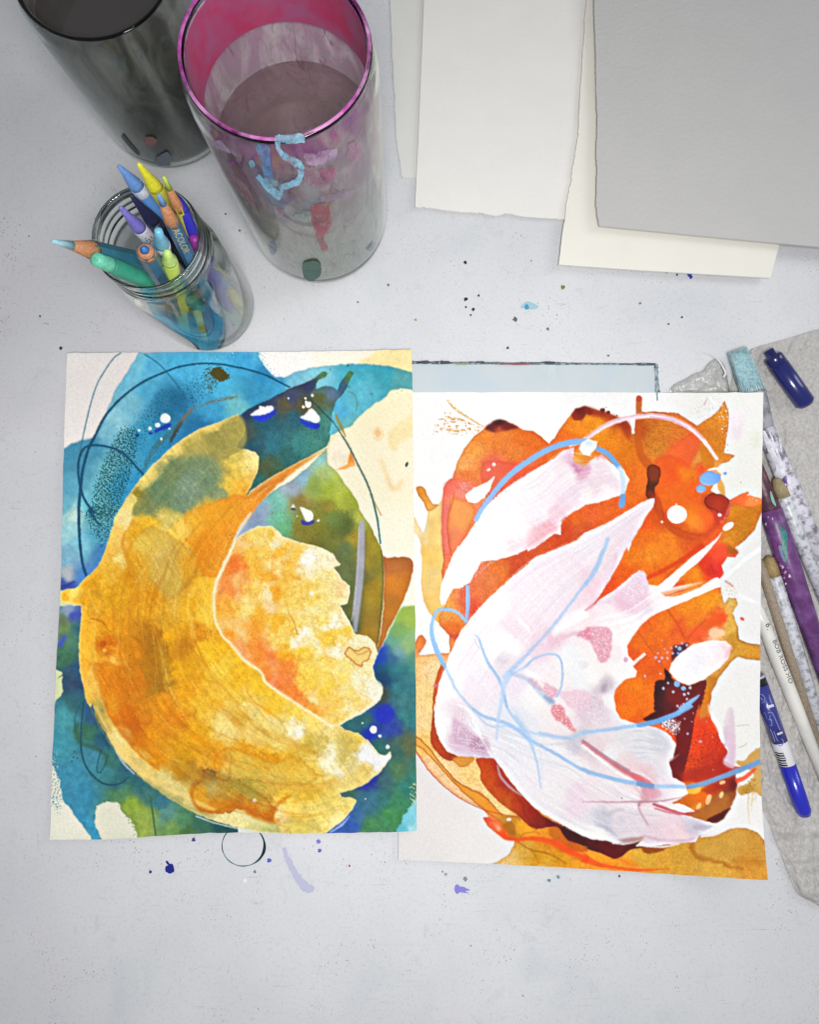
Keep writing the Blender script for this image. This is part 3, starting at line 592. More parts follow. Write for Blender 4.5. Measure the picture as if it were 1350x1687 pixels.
    soft_line(E, '400,200 470,350 560,470 680,600 800,690', [3, 5, 3], (214, 110, 0), .6); soft_line(E, '340,230 400,370 470,500 620,660 800,790 1000,890 1200,980', [4, 7, 9, 9, 6], (246, 214, 130), .7, 1.6)
    soft_line(E, '345,300 420,420', [5, 3], (120, 112, 50), .6); soft_line(E, '640,720 800,840 1000,955 1200,1035', [3, 6, 5], (172, 168, 104), .6, 1.2)
    soft_line(E, '1350,535 1280,540 1210,580 1190,640 1215,700 1250,760', [3, 3, 3], (220, 130, 0), .6, .9); soft_line(E, '1110,690 1110,740 1060,780 1030,810 1030,890 1080,970 1180,1000 1280,960 1350,960', [3, 4, 5, 5, 4], (196, 104, 0), .65, 1.2)
    soft_line(E, '1000,420 1100,490 1220,560', [10, 14, 4], (225, 140, 5), .5, 4); soft_line(E, '520,140 600,330 700,430', [14, 26, 12], (206, 104, 4), .45, 7)
    soft_line(F, '0,540 60,545 130,570 200,600 260,625 340,630', [4, 5, 4, 5, 2], (225, 145, 0), .7, 1); soft_line(F, '340,630 430,600 520,640 620,720', [2, 2], (225, 165, 40), .5, 1)
    soft_line(F, '0,940 90,960 170,1020 280,1055 310,1010 320,960 400,890 440,880', [5, 8, 8, 7, 5, 6, 3], (206, 112, 0), .65, 1.4); soft_line(F, '60,780 150,830 260,900', [10, 14, 8], (160, 144, 46), .45, 4)
    soft_line(F, '40,310 25,370 60,430 140,480 260,520', [3, 3], (236, 190, 80), .55, 1); soft_line(F, '110,90 150,190 260,260 380,350', [4, 6, 2], (240, 160, 20), .6, 1.4); soft_line(F, '100,100 130,170 240,280 360,380', 2, (253, 236, 170), .6, .9)
    soft_line(F, '850,440 830,540 790,690', [8, 10, 4], (206, 180, 84), .5, 1.6); soft_line(F, '920,600 990,630 1040,690', [2, 2], (225, 190, 90), .6, .8)
    go = C('300,560 235,760 225,1000') + E('260,100 400,380 620,680 1000,940') + F('100,1080 500,1140 800,1040'); gi = B('500,860 150,1150') + C('1220,480 1190,700 1260,930') + D('100,1090') + F('300,110 600,320 780,400')
    s.bundle(go, gi, 130, (1.0, 3.4), [(253, 222, 110), (250, 200, 60), (255, 236, 160)], (.10, .34), (.08, .32), .7, 21, .05); s.bundle(go, gi, 130, (1.0, 4.5), [(196, 112, 0), (214, 134, 6), (178, 104, 8)], (.08, .30), (.08, .30), .9, 22, tr=(.08, .8))
    s.bundle(go, gi, 26, (5, 14), [(200, 112, 4), (226, 150, 14), (250, 206, 80)], (.10, .24), (.10, .30), 2.5, 23, tr=(.08, .8))
    lo_, li_ = A('590,1050 700,910 840,770 1080,600 1350,490'), C('1000,230') + A('1100,1120 1200,1000 1300,900') + B('160,830')
    s.bundle(lo_, li_, 60, (1, 3), [(250, 228, 140), (150, 150, 90), (206, 170, 60), (100, 124, 84)], (.10, .28), (.15, .4), .8, 24, .05)
    s.bundle(C('560,300 700,640'), C('900,130 1060,400'), 46, (1, 2.6), [(248, 222, 130), (190, 140, 40)], (.12, .32), (.3, .8), .6, 25, .1)
    s.wash(F('985,500 1050,580 1110,598 1148,580 1140,620 1060,690 1040,700 1010,640 920,605 960,540'), (250, 250, 251), .9, warp=(2, 8), soft=1)
    soft_line(F, '470,400 510,445', [5, 9], (255, 252, 240), .8, 1.5); soft_line(F, '760,560 710,630 670,650', [5, 12, 6], (255, 250, 225), .7, 2); soft_line(F, '760,660 760,715', 8, (254, 246, 215), .7, 1.5)
    soft_line(F, '360,1080 450,1050 560,1090 650,1080', [4, 8, 3], (200, 180, 80), .45, 2.5); s.dot(*F('175,908')[0], 3, None, (240, 205, 190)); soft_line(F, '0,1010 110,1030 200,1070 330,1110', [4, 10, 5], (238, 226, 160), .5, 2)
    s.stroke(B('690,740 550,818 400,900 250,990 120,1090'), [1, 5, 6, 8], (214, 124, 30), .45, soft=2)
    s.speckle(A('1350,560 1150,650 1050,760 1200,900 1350,800'), (190, 160, 50), .3, 1, a=.5); s.speckle(A('760,1000 900,850 1200,820 1230,1020 900,1150 700,1180'), (98, 124, 84), .3, 1, a=.5)
    # ---------------- pale yellow form
    pale = (D.c('50,260,250,192,100 40,400,246,130,48 40,500,250,170,80 200,180,250,216,110 260,200,246,206,80 320,230,254,242,194 180,330,250,200,70 350,280,246,186,50 480,290,250,202,80 560,350,255,251,228 700,330,253,242,194 340,400,253,226,142 300,480,246,170,38 430,370,248,190,60 '
                '550,460,254,242,194 700,470,251,232,154 800,550,249,216,150 560,550,246,202,80 500,610,250,216,110 150,450,248,190,60 250,600,252,226,142 340,600,246,170,30 280,650,250,212,150 200,550,250,206,90 120,700,252,216,100 330,780,250,186,40 420,700,252,216,100 600,650,251,222,112 '
                '650,780,252,226,122 720,830,255,249,222 450,850,252,216,100 480,940,255,249,222 550,900,255,251,228 620,1000,253,236,162 350,950,253,222,112 400,1020,248,182,20 520,1000,250,206,60 700,920,250,202,50 830,890,248,202,50 850,800,254,240,184 970,950,254,242,194 900,1010,253,226,142 '
                '760,1020,254,246,212 700,1090,252,216,80 800,1150,253,226,112 950,1150,254,242,184 150,850,248,170,40 180,980,248,150,50 300,1050,248,130,58 380,1120,247,140,50 250,1080,248,140,38 60,870,250,190,90 120,950,251,202,112 80,1000,250,160,80 600,1150,252,216,90 640,560,250,225,130 '
                '740,600,251,230,150 260,520,246,180,50 400,480,248,195,70 620,720,252,232,150 380,640,250,205,90 200,760,248,180,50 740,360,254,248,215 820,640,253,235,180 900,960,254,246,205')
            + C.c('1300,550,250,150,70 1300,450,248,138,48 1300,700,250,182,60 1240,780,248,182,60 1300,900,250,165,50')
            + F.c('350,60,248,130,58 450,130,248,138,48 550,220,247,150,58 600,260,248,170,48 600,180,253,222,132 680,130,248,202,60 700,200,248,196,60 550,60,252,212,80 800,100,253,226,122 950,100,254,242,184 910,180,252,216,112 1000,60,254,246,204 750,290,250,206,90 850,280,254,236,164 700,50,252,212,70 1040,110,255,250,225 650,220,248,190,60'))
    pp = (D('30,210 100,165 200,120 300,118 340,150 370,192 500,236 600,256 680,285 740,320 762,362 788,392 745,412 800,500 857,548 856,592 840,672 788,690 840,780 900,895 980,905 1040,960 1056,1030 1020,1130 1045,1219')
          + F('1078,100 1070,172 970,252 796,366 720,382 640,320 450,200 250,60') + D('220,1160 100,1080 0,960') + C('1250,910 1190,780 1190,620 1210,520 1270,380 1330,245') + D('0,330'))
    w, m = s.wash(pp, pale, smooth=False, warp=(1.4, 8), soft=.6, mott=.05, ms=8, fw=10, rim=((255, 250, 225), 2.4, .9), idn=2, z=.06); m = s.full(w, m)
    s.c *= 1 + (m * (s.n[8][1] * .035 + gblur(s.fine, .7) * .05) * np.array([.4, 1, 2.2], np.float32)[:, None, None]).transpose(1, 2, 0)
    # crackled drying lines inside the pale form
    rng = np.random.default_rng(5)
    ridge = np.abs(vnoise(s.w, s.h, 34, 901, 3)); ln_ = np.clip(1 - ridge / .07, 0, 1) * m
    s.c *= 1 - (gblur(ln_, .6) * .22)[..., None] * np.array([.05, .5, 1.4], np.float32)
    ridge = np.abs(vnoise(s.w, s.h, 60, 333, 4)); s.c += (np.array([255, 250, 226], np.float32) / 255 - s.c) * (gblur(np.clip(1 - ridge / .22, 0, 1) * m, 2.5) * .3)[..., None]
    s.wash(D('822,1020 850,985 890,1002 920,1006 960,985 1012,1010 1000,1060 970,1090 940,1122 900,1105 860,1070 826,1042'), (249, 212, 120), .8, edge=1.0, ecol=(180, 95, 20), ew=1.2, warp=(3.5, 8))
    soft_line(D, '885,1000 920,1040 990,1010', 1.6, (196, 130, 50), .7, .6); soft_line(D, '640,1090 690,1050 760,1080', 1.5, (220, 165, 60), .6, .6)
    soft_line(D, '410,720 450,790 480,890', [1, 2, 2], (190, 130, 40), .6, .6); soft_line(D, '570,850 600,780 650,770', 1.4, (230, 190, 90), .6, .7); soft_line(D, '500,620 540,640 580,600', 1.6, (225, 160, 30), .5, .7)
    s.dot(*D('585,600')[0], 4, None, (255, 250, 235), a=.8); s.dot(*D('265,610')[0], 7, 12, (253, 236, 190), a=.6, ang=-20); s.dot(*D('560,355')[0], 12, 8, (255, 254, 240), a=.7)
    soft_line(D, '150,820 200,960 300,1060 400,1150', [10, 22, 18], (248, 132, 50), .45, 7); soft_line(D, '40,340 30,430', [14, 10], (243, 112, 30), .5, 5)
    s.bundle(D('60,260 0,420') + C('1260,560 1250,760') + D('60,960 250,1120') + F('450,170 640,290'), D('330,160 500,300 600,480 640,700 700,900 760,1100') + F('820,140 790,330'), 70, (1, 3.2), [(255, 246, 214), (246, 170, 40), (252, 214, 110), (244, 140, 50)], (.10, .3), (.08, .25), .9, 31)
    # crease between the two forms
    s.stroke(C('1338,235 1270,395 1205,520 1192,640 1200,790 1250,905') + D('0,962 100,1082 220,1163') + F('260,70 450,203 640,322 740,388'), [3, 3, 2.5, 3, 3.5, 4, 3, 5], (254, 238, 178), .9, soft=.8, warp=(1.2, 8))
    s.stroke(D('30,215 80,120 150,20'), [2, 6, 4], (225, 232, 236), .8, soft=1)
    s.stroke(E('470,530 540,640 620,722'), [1, 4, 2], (192, 196, 212), .8); s.stroke(E('1060,1022 1200,1072 1350,1108') + F('100,1122 200,1142'), 2.4, (206, 220, 224), .85); s.stroke(F('715,1140 800,1085 860,1020'), [2, 4, 1], (170, 195, 235), .8)
    # white dots above left
    s.wash(A('820,575 850,560 885,560 870,590 800,612 770,625 765,605'), (24, 62, 176), warp=(1, 3)); s.dot(*A('735,628')[0], 4, 2.2, (24, 62, 170)); s.dot(*A('640,642')[0], 4, 2.6, (24, 70, 140))
    for t in ('840,522,38,36', '785,570,19,16', '730,594,13,13', '652,608,10,9', '812,670,8,10', '870,596,8,6'):
        v = [float(q) for q in t.split(',')]; s.dot(*A('%g,%g' % (v[0], v[1]))[0], v[2] / k, v[3] / k, (254, 254, 254), idn=4, z=.25, mott=0, wob=.03)
    # granulation of the washes on the tooth of the paper
    s.c = np.clip(s.c * (1 + (gblur(s.fine, .8) * .024 + s.n[3][0] * .018)[..., None]), 0, 1)
    s.crisp()
    return s

def paint_right():
    k = 4.5; k2 = 1350 / 315
    A, B, C, D, E, F = View(670, 640, k), View(965, 640, k), View(670, 900, k), View(965, 900, k), View(655, 1160, k2), View(960, 1160, k2)
    s = Sheet(648, 636, 1276, 1458, 23)
    al = (slice(0, s.h), slice(0, s.w))
    s.c[:] = s.field(al, [(700, 700, 254, 253, 253), (860, 670, 254, 254, 254), (1000, 660, 247, 246, 246), (1230, 680, 236, 235, 232), (1230, 780, 234, 234, 228), (1240, 920, 233, 232, 231), (1235, 1000, 234, 233, 232),
                     (1210, 1180, 235, 234, 232), (1240, 1220, 235, 234, 230), (700, 950, 255, 254, 253), (710, 1330, 238, 233, 231), (680, 1400, 234, 230, 229), (800, 1380, 240, 236, 234), (1230, 1320, 236, 234, 232)])
    s.speckle(B('820,120 1000,60 1030,120 960,180 840,250'), (205, 196, 186), .3, 1, a=.6); s.wash(B('1070,190 1180,180 1180,280 1150,380 1070,380'), (238, 224, 232), .7, soft=3)
    s.wash(B('1220,330 1290,330 1290,420 1240,440'), (228, 230, 212), .7, soft=3); s.stroke(B('920,60 960,120'), [2, 5], (250, 250, 250), .8); s.stroke(B('905,75 880,130'), 1.5, (200, 150, 160), .7)
    # straw coloured drips on the left
    s.wash(A('50,950 100,1030 130,1070 160,950 168,910 230,862 290,840 300,1000 300,1219') + C('300,0 300,120 290,200 290,350 310,440 260,570 180,502 140,430 120,350 112,230 120,120 100,0') + A('115,1219 100,1120 40,1040'),
           A.c('200,1000,252,218,140 150,1150,252,222,150 90,1040,253,232,180') + C.c('180,60,251,208,110 180,250,252,216,134 200,450,252,208,120 250,530,250,190,100'), edge=.15, ecol=(200, 130, 20))
    s.wash(C('112,0 250,0 215,110 190,135 150,120'), (250, 202, 104), .6); s.wash(A('160,1219 175,1000 240,930 250,1000 210,1219'), (250, 205, 112), .5)
    s.wash(A('75,745 100,732 135,745 160,800 200,855 235,866 165,912 130,850 90,790'), A.c('100,760,236,160,56 150,850,240,170,70 200,870,246,190,100'), edge=.5, ecol=(180, 100, 10), ew=2)
    # dry-brush fan
    s.speckle(A('185,335 240,230 300,170 400,215 520,265 560,310 500,345 300,335'), (224, 168, 84), .36, 1.0, stretch=(2.4, .8)); s.stroke(A('305,90 370,160 520,255 590,298'), [2, 4, 2, 3], (226, 166, 70), .9, dry=.15)
    s.stroke(A('330,230 400,232 440,245'), [3, 4, 2], (222, 150, 60), .8, dry=.2); s.stroke(A('250,290 330,312 420,318'), [2, 3, 2], (226, 170, 90), .8, dry=.25)
    # ---------------- orange field
    fld = (A('270,1219 262,950 278,740 310,685 345,665 380,550 430,450 500,360 590,290 650,245 690,235 730,240 800,270 870,310 940,320 990,350 1060,412 1100,370 1150,290 1220,200 1260,150 1320,138')
           + B('0,135 80,160 180,190 300,240 338,280 345,345 372,335 372,250 420,200 420,178 560,175 690,185 770,240 830,280 940,210 1000,150 1035,90 1065,190 1060,300 1030,480 1110,500 1070,540 1010,560 965,605 1010,640 960,700 930,760 1060,828 1090,820 1150,790 1205,768 1215,790 1300,820 1325,850 1325,890 1290,960 1260,1050 1190,1120 1110,1185 1135,1215')
           + D('1140,50 1110,85 1060,80 1012,140 1022,200 1000,240 1000,300 1032,430 1065,385 1115,388 1135,420 1092,500 1130,590 1140,690 1220,725 1340,738 1340,845 1220,838 1130,820 1080,860 1000,960 940,1080 920,1215')
           + F('905,30 912,100 960,170 965,230 1030,340 1010,400 1080,450 1088,550 1080,650 1030,760 960,830 860,860 830,945 930,935 1050,882 1150,873 1240,908 1290,965 1350,1100 1350,1330 600,1330 0,1300')
           + E('1350,1300 650,1300 650,1132 710,1115 790,1060 830,990 830,965 760,950 660,870 612,808 648,800 630,760 600,740 420,650 250,500 140,350 90,300 90,0') + C('40,1215 40,740 65,715 90,672 120,660 150,700 130,750 90,808 130,806 250,795 325,795 320,660 250,590 240,520 290,440 250,400 270,250 260,200 280,100'))
    col = (A.c('500,450,248,160,68 420,560,250,172,92 700,400,240,130,48 900,380,236,114,28 800,500,238,130,48 1000,420,232,110,30 1250,300,246,140,18 1200,380,238,114,24 650,560,240,110,78 800,590,238,100,68 950,600,236,110,58 330,750,250,120,100 300,900,250,130,116 290,1100,250,130,110 '
               '400,750,250,140,116 400,950,250,165,88 370,1100,252,150,95 470,950,250,150,110 400,1150,246,130,90 1250,950,236,104,22 1180,1060,216,74,28 1300,1080,216,90,40 560,350,245,140,50 450,640,245,130,60 350,850,250,155,95')
           + B.c('100,300,246,160,18 50,230,240,140,18 200,400,236,135,12 250,350,230,120,8 300,500,226,120,8 250,220,170,60,20 150,180,200,80,18 380,600,236,114,18 380,700,238,114,24 350,800,236,110,18 150,870,236,104,28 50,900,236,100,40 420,300,186,75,5 600,280,216,125,34 500,350,210,120,28 '
                 '550,450,216,130,34 700,340,226,120,38 950,230,226,140,38 1030,150,226,150,48 920,350,216,125,28 1000,400,216,130,28 1060,520,222,140,38 750,400,240,94,44 650,480,240,104,38 830,520,226,145,54 800,580,226,130,38 600,600,240,94,22 700,650,240,88,18 600,700,240,98,18 750,620,246,150,18 '
                 '850,600,236,90,30 650,800,243,104,12 800,750,243,98,12 560,830,216,84,8 550,950,216,84,8 450,1000,240,94,12 450,1100,240,114,12 600,1120,242,125,18 800,950,246,125,18 900,970,246,98,22 950,1000,230,78,28 700,1020,220,94,8 850,1060,226,94,18 800,1150,226,90,18 950,830,200,60,12 '
                 '1200,820,246,125,58 1120,900,216,130,22 1200,950,206,124,12 1250,900,206,120,18 1150,1050,200,124,18 1070,1100,216,135,28 980,1180,250,88,48 980,880,190,44,28 480,230,205,110,30 1000,640,240,190,120 960,760,225,120,40')
           + D.c('500,60,246,140,28 350,80,240,124,12 600,30,243,130,18 300,180,238,98,12 160,290,238,84,18 550,180,240,110,12 500,280,240,130,18 950,80,238,78,28 900,150,226,60,22 980,180,236,60,38 700,230,240,130,12 650,300,236,90,18 820,200,242,140,12 900,400,243,150,12 750,420,243,140,18 '
                 '600,560,240,120,18 500,600,240,110,18 450,580,240,104,28 400,700,238,110,18 550,750,238,104,18 800,550,238,125,18 700,600,236,94,28 950,560,238,98,18 1000,540,240,88,28 850,640,240,98,48 1080,600,230,182,80 1090,430,226,182,90 960,640,252,202,160 1150,760,216,155,48 1230,780,216,150,44 '
                 '1050,800,226,170,78 950,900,226,162,70 920,1000,200,130,40 890,1100,216,125,18 450,850,238,98,18 350,820,236,94,18 500,900,230,90,12 350,1030,246,125,8 300,1150,246,110,8 450,1150,246,114,12 1080,520,228,175,75 1120,690,200,145,45')
           + F.c('320,50,246,120,8 400,100,236,98,12 870,50,220,120,28 850,100,226,68,18 920,150,236,74,22 850,200,230,58,18 800,300,236,68,18 950,300,216,54,22 900,400,200,48,22 760,450,220,68,18 800,500,190,48,18 1000,430,170,38,28 950,600,190,58,18 800,610,250,190,58 830,660,236,110,8 750,700,216,104,12 '
                 '1030,600,150,60,20 1000,680,172,100,40 900,750,190,110,40 800,790,180,104,34 1100,920,212,162,72 1000,1000,206,156,62 1200,950,206,150,60 1200,1100,206,136,40 1250,1180,216,150,50 900,1050,216,166,66 700,1050,212,156,50 550,1100,222,162,50 400,1080,226,170,54 300,1110,240,160,40 200,1100,250,150,28 50,1050,250,160,38 950,1180,220,166,60 1300,1050,205,150,70')
           + E.c('250,450,252,206,152 400,600,252,206,152 520,690,252,206,152 190,100,252,216,152 200,300,252,202,112 350,420,252,216,152 520,500,252,212,132 650,680,252,216,142 750,760,252,216,142 700,860,246,110,58 740,890,246,98,38 820,870,190,120,18 900,850,246,162,28 1000,900,240,150,28 1080,950,236,130,18 '
                 '1200,960,210,90,8 1100,920,216,110,18 1300,1060,250,140,18 900,1050,220,166,60 1000,1080,216,150,18 1150,1090,220,150,18 1050,1110,226,166,40 800,1090,236,196,112 1250,1120,240,160,28')
           + C.c('300,400,250,172,80 380,370,248,150,80 350,520,248,156,70 300,480,248,170,80 420,380,240,110,80 600,250,240,130,68 560,330,240,124,68 520,200,246,130,90 480,450,236,90,60 700,170,240,124,48 800,150,216,80,40 350,600,240,120,40 360,680,220,90,60 340,720,246,160,80 100,700,240,140,70 '
                 '90,760,246,150,80 120,850,252,202,132 200,900,252,220,162 130,1100,252,216,142'))
    w, m = s.wash(fld, col, smooth=False, warp=(1.2, 8), soft=.6, edge=.28, ecol=(150, 60, 0), mott=.05, ms=8, idn=1, z=.05)
    m = s.full(w, m); s.c *= 1 + (m * (gblur(s.fine, .7) * .05 + s.n[3][0] * .03))[..., None] * np.array([.5, 1.2, 1.6], np.float32)
    def ln(v, t, wd, c, a=.7, so=.8, wp=(1, 8), **kw): s.stroke(v(t), wd, c, a, soft=so, warp=wp, **kw)
    # glazes
    s.wash(A('310,690 345,672 420,680 480,700 520,720 440,790 480,850 520,900 500,980 400,1180 280,1219 262,950 280,740'), A.c('330,720,250,118,98 290,950,250,128,112 420,780,250,150,130 450,900,250,160,110'), .55, soft=2, edge=.2, ecol=(220, 60, 40))
    s.wash(A('335,830 400,820 480,860 510,930 450,1080 370,1219 330,1219 310,1000'), A.c('400,950,250,164,84 360,1150,248,140,90'), .85, soft=1.5, edge=.3, ecol=(210, 70, 20)); ln(A, '360,770 345,850 315,930 305,1050 330,1219', 1.3, (200, 70, 40), .6, .6)
    s.wash(A('560,575 600,548 700,545 800,560 850,575 900,600 1050,540 1000,590 800,690 700,760 640,830 560,700'), A.c('620,600,240,104,80 800,600,238,96,66 950,590,236,104,50 700,720,236,110,80'), .75, soft=1.2, edge=.2, ecol=(200, 50, 20))
    s.wash(A('588,292 650,243 690,233 730,240 830,292 770,310 690,328 620,322'), A.c('690,250,66,18,30 640,290,104,34,40 740,290,118,34,32 690,322,190,74,44'), .95, soft=1.5)
    s.wash(A('1228,200 1260,152 1320,136') + B('20,140 60,170 40,200 0,190') + A('1330,205 1290,242 1245,236'), A.c('1280,170,112,20,22 1260,225,150,44,16') + B.c('30,170,120,20,14'), .95, soft=1, warp=(2, 8))
    s.wash(B('0,135 80,160 180,190 300,240 338,282 328,380 290,345 240,270 160,225 60,205 0,190'), B.c('60,180,150,44,16 180,215,180,66,16 300,280,160,50,18 320,350,172,60,16'), .85, soft=2.5)
    for q, r in zip(B('130,165 172,180 155,143 235,203'), (4, 3, .8, 1.2)): s.dot(*q, r, None, (120, 40, 20))
    s.speckle(B('430,240 780,250 620,500 480,500'), (190, 100, 16), .4, 1.1, a=.6, stretch=(2, .8)); s.speckle(B('840,290 1040,120 1040,480 960,520 880,360'), (196, 112, 20), .4, 1.1, a=.6, stretch=(2, .8)); s.speckle(B('980,90 1040,80 1070,200 1060,320 1040,470 1110,500 1070,540'), (236, 232, 228), .25, 1.2)
    s.wash(B('545,520 620,460 720,390 820,320 850,420 790,560 740,640 700,560 620,505'), B.c('780,360,240,100,48 700,460,242,100,40 760,560,240,88,40 620,500,240,112,44'), .85, soft=1.5, warp=(2, 8), edge=.15, ecol=(200, 50, 0))
    s.wash(B('520,560 600,500 680,520 760,560 800,700 740,800 900,880 960,960 880,1070 760,1000 560,900 520,760'), B.c('600,600,240,92,22 680,640,238,84,16 720,740,242,110,14 640,820,242,108,16 850,900,244,108,16 780,960,246,140,30 880,960,246,100,30'), .7, soft=2, warp=(4, 20), edge=.15, ecol=(200, 60, 0))
    s.wash(B('700,600 760,590 790,640 740,690 700,650'), (246, 152, 20), .6, soft=4); s.wash(B('730,960 850,950 880,1040 780,1040'), (250, 150, 40), .5, soft=3)
    s.wash(B('850,440 900,400 960,560 930,610 880,560'), (206, 118, 14), .8, soft=1.2); s.wash(B('990,660 1020,690 1040,790 1010,790 985,740'), (228, 165, 70), .9)
    ln(B, '398,85 398,200 390,330 410,480 470,570 520,620', [10, 10, 10, 12, 14, 16], (198, 88, 10), .85, .7, idn=1); s.dot(*B('400,80')[0], 5.3, None, (196, 84, 8), idn=1)
    s.wash(B('460,600 490,572 540,580 557,620 545,690 515,740 518,835 480,835 452,780 465,680'), B.c('505,640,132,48,20 490,720,78,34,14 485,800,130,40,20 530,600,140,50,18'), .95, edge=.6, ecol=(40, 0, 0), ew=1.5)
    s.wash(B('500,780 560,840 590,960 690,1040 840,1085 900,1075 850,1130 700,1100 590,1020 520,900'), (204, 74, 12), .6, soft=1.4, edge=.2, ecol=(120, 20, 0)); ln(B, '500,880 580,980 680,1070 780,1160', [3, 3, 2], (206, 80, 12), .6)
    s.wash(B('885,835 925,785 1010,790 1065,828 1062,875 1015,935 960,905 905,880'), B.c('940,820,158,40,12 1000,870,176,50,20 1040,850,170,40,20'), .9, edge=.5, ecol=(60, 0, 0), ew=1.6)
    s.wash(B('940,900 1010,930 1060,870 1090,850 1060,930 1000,1010 920,1090 820,1180 780,1150 880,1080 960,1000'), B.c('1000,940,200,50,34 930,1060,216,74,24 840,1150,222,84,20'), .8, soft=1.2)
    ln(B, '1080,840 1065,900 1040,960 1000,1000', [4, 5, 3], (226, 120, 120), .7, 1, dry=.15); ln(B, '1300,865 1200,880 1100,850 1060,825', 1.4, (170, 60, 10), .7, .5)
    s.wash(B('1085,850 1090,822 1205,768 1215,790 1320,825 1300,865 1180,880'), B.c('1150,820,244,112,50 1250,840,246,140,70 1100,850,236,90,50'), .9); s.speckle(B('1180,750 1300,800 1310,830 1210,800'), (250, 240, 235), .35, 1)
    ln(B, '1060,1010 1180,950 1250,880', [10, 16, 8], (200, 116, 8), .4, 4); s.wash(B('1040,1185 1060,1160 1120,1190 1140,1215') + D('1100,60 1050,50'), (170, 88, 10), .8, soft=1.5)
    ln(D, '430,250 600,170 750,80 880,-10', [7, 7, 8, 12], (224, 62, 12), .8, 1); ln(D, '560,280 650,190 690,150 740,110', 3, (214, 74, 10), .7); ln(D, '540,220 500,100 490,40', 2, (220, 100, 10), .4)
    s.wash(D('838,130 900,80 960,30 1010,-10 1050,-10 1050,30 1005,140 1025,200 1000,242 935,232 875,180'), D.c('980,50,240,76,44 880,140,228,56,24 980,180,232,54,44 940,190,200,40,16 1000,220,236,60,50'), .85, soft=1.6); ln(D, '930,140 950,180 960,210', 3, (180, 30, 14), .6); ln(D, '960,170 990,200', 3, (190, 34, 20), .6)
    s.wash(D('640,320 700,270 740,255 720,290 660,330 600,345'), (228, 70, 14), .7, soft=1.6); s.wash(D('570,345 640,325 700,350 600,375'), (238, 110, 10), .6)
    ln(D, '610,470 680,570 740,690', [3, 4, 4], (214, 78, 12), .7); ln(D, '460,550 495,595', 2, (205, 80, 10), .6); ln(D, '380,620 470,740 560,880 600,930', 1.8, (204, 76, 10), .6); ln(D, '420,960 470,1030', 2, (214, 84, 10), .6)
    s.wash(D('740,695 800,610 900,550 1000,500 1050,500 1060,530 1000,580 900,630 820,700 760,720'), D.c('800,640,240,90,34 950,570,242,92,22 1030,520,240,84,24'), .75, soft=1.4); ln(D, '745,700 820,620 900,540', 2, (200, 60, 20), .5)
    s.wash(D('920,660 940,620 1020,620 1035,655 980,670'), (252, 202, 160), .9); ln(D, '1130,590 1140,690 1220,725 1330,735', 1.8, (150, 90, 10), .7); ln(D, '1320,842 1220,838 1130,820 1080,855 1000,960', 1.8, (160, 100, 20), .6); ln(D, '1090,710 1105,770 1070,790', 3, (180, 120, 40), .5); ln(D, '1040,435 1080,400 1120,395', 1.4, (180, 120, 30), .6)
    s.speckle(D('1010,300 1080,280 1140,350 1060,420'), (222, 204, 160), .4, 1)
    # maroon shapes
    s.wash(D('520,1012 590,985 588,905 632,950 655,990 770,1032 892,988 884,1100 850,1215') + F('830,0 795,100 775,250 722,480 705,545 630,505 615,360 665,290 645,200 560,140 430,112 520,50') + D('512,1215'),
           D.c('545,1080,58,20,24 545,1180,70,22,26 640,1100,118,26,22 800,1060,104,24,26 850,1040,110,24,26 720,1160,124,24,26 600,930,44,20,30') + F.c('530,20,60,20,24 600,60,90,22,28 700,120,112,20,24 720,250,118,18,20 680,400,110,20,22 660,480,116,22,24 760,60,110,24,24'), warp=(1.2, 3), mott=.06, ms=8)
    s.wash(D('655,740 700,735 760,718 770,740 720,790 660,835 640,850'), (62, 30, 62), .85, soft=1.4)
    s.speckle(F('770,250 960,180 1020,340 900,460 740,480'), (150, 30, 18), .35, 1.1, a=.6); s.wash(F('720,470 880,440 1000,420 1080,455 1000,500 850,545 700,545'), (176, 40, 24), .7, soft=2)
    s.wash(F('860,10 905,30 912,90 880,80 830,110'), (214, 130, 50), .8, soft=1.5); s.wash(F('1085,545 1085,640 1030,760 960,835 880,830 750,800 830,750 900,680 1000,600'), F.c('1040,580,120,40,20 1000,680,176,104,40 880,770,184,106,36 1060,640,150,80,30'), .9, soft=1.2)
    s.wash(F('1045,735 1030,765 960,835 880,825 960,775'), (84, 20, 30), .95, soft=.8); s.wash(F('830,610 940,560 1085,520 1085,600 980,600 880,640 760,650'), F.c('860,610,190,56,16 1000,560,170,44,22 1060,560,110,28,24'), .85, soft=1.4)
    s.wash(F('700,680 760,620 860,620 880,660 850,730 760,750 690,720'), F.c('830,660,240,110,10 740,710,214,108,14 800,740,226,140,20'), .9, soft=1.2); s.wash(F('740,600 830,585 830,625 760,635'), (252, 194, 70), .95, soft=.8)
    for t, rx, ry, a in (('892,680', 4, 8, 20), ('825,720', 3, 6, 30), ('985,640', 3, 6, 20), ('900,655', 4, 4, 0), ('990,555', 5, 3, -20)): s.dot(*F(t)[0], rx, ry, (250, 196, 140), ang=a, a=.9)
    # lower left crescent and bands
    s.wash(C('268,868 222,980 200,1100 198,1215') + E('240,180 238,270 280,340 340,390 410,398 425,370 350,330 300,250 270,150 265,0') + C('245,1050 295,900'), C.c('240,920,222,92,20 215,1100,226,92,18') + E.c('255,150,206,78,12 290,310,196,66,8 390,380,180,60,12'), .95, edge=.3, ecol=(120, 20, 0)); s.speckle(E('245,200 300,260 420,370 400,395 280,340'), (160, 36, 8), .35, 1, a=.6)
    s.dot(*C('215,1035')[0], 4, 3, (222, 140, 150), a=.8); s.wash(E('395,402 420,372 545,380 505,430 455,446'), (234, 158, 58), .95, edge=.3, ecol=(180, 90, 0))
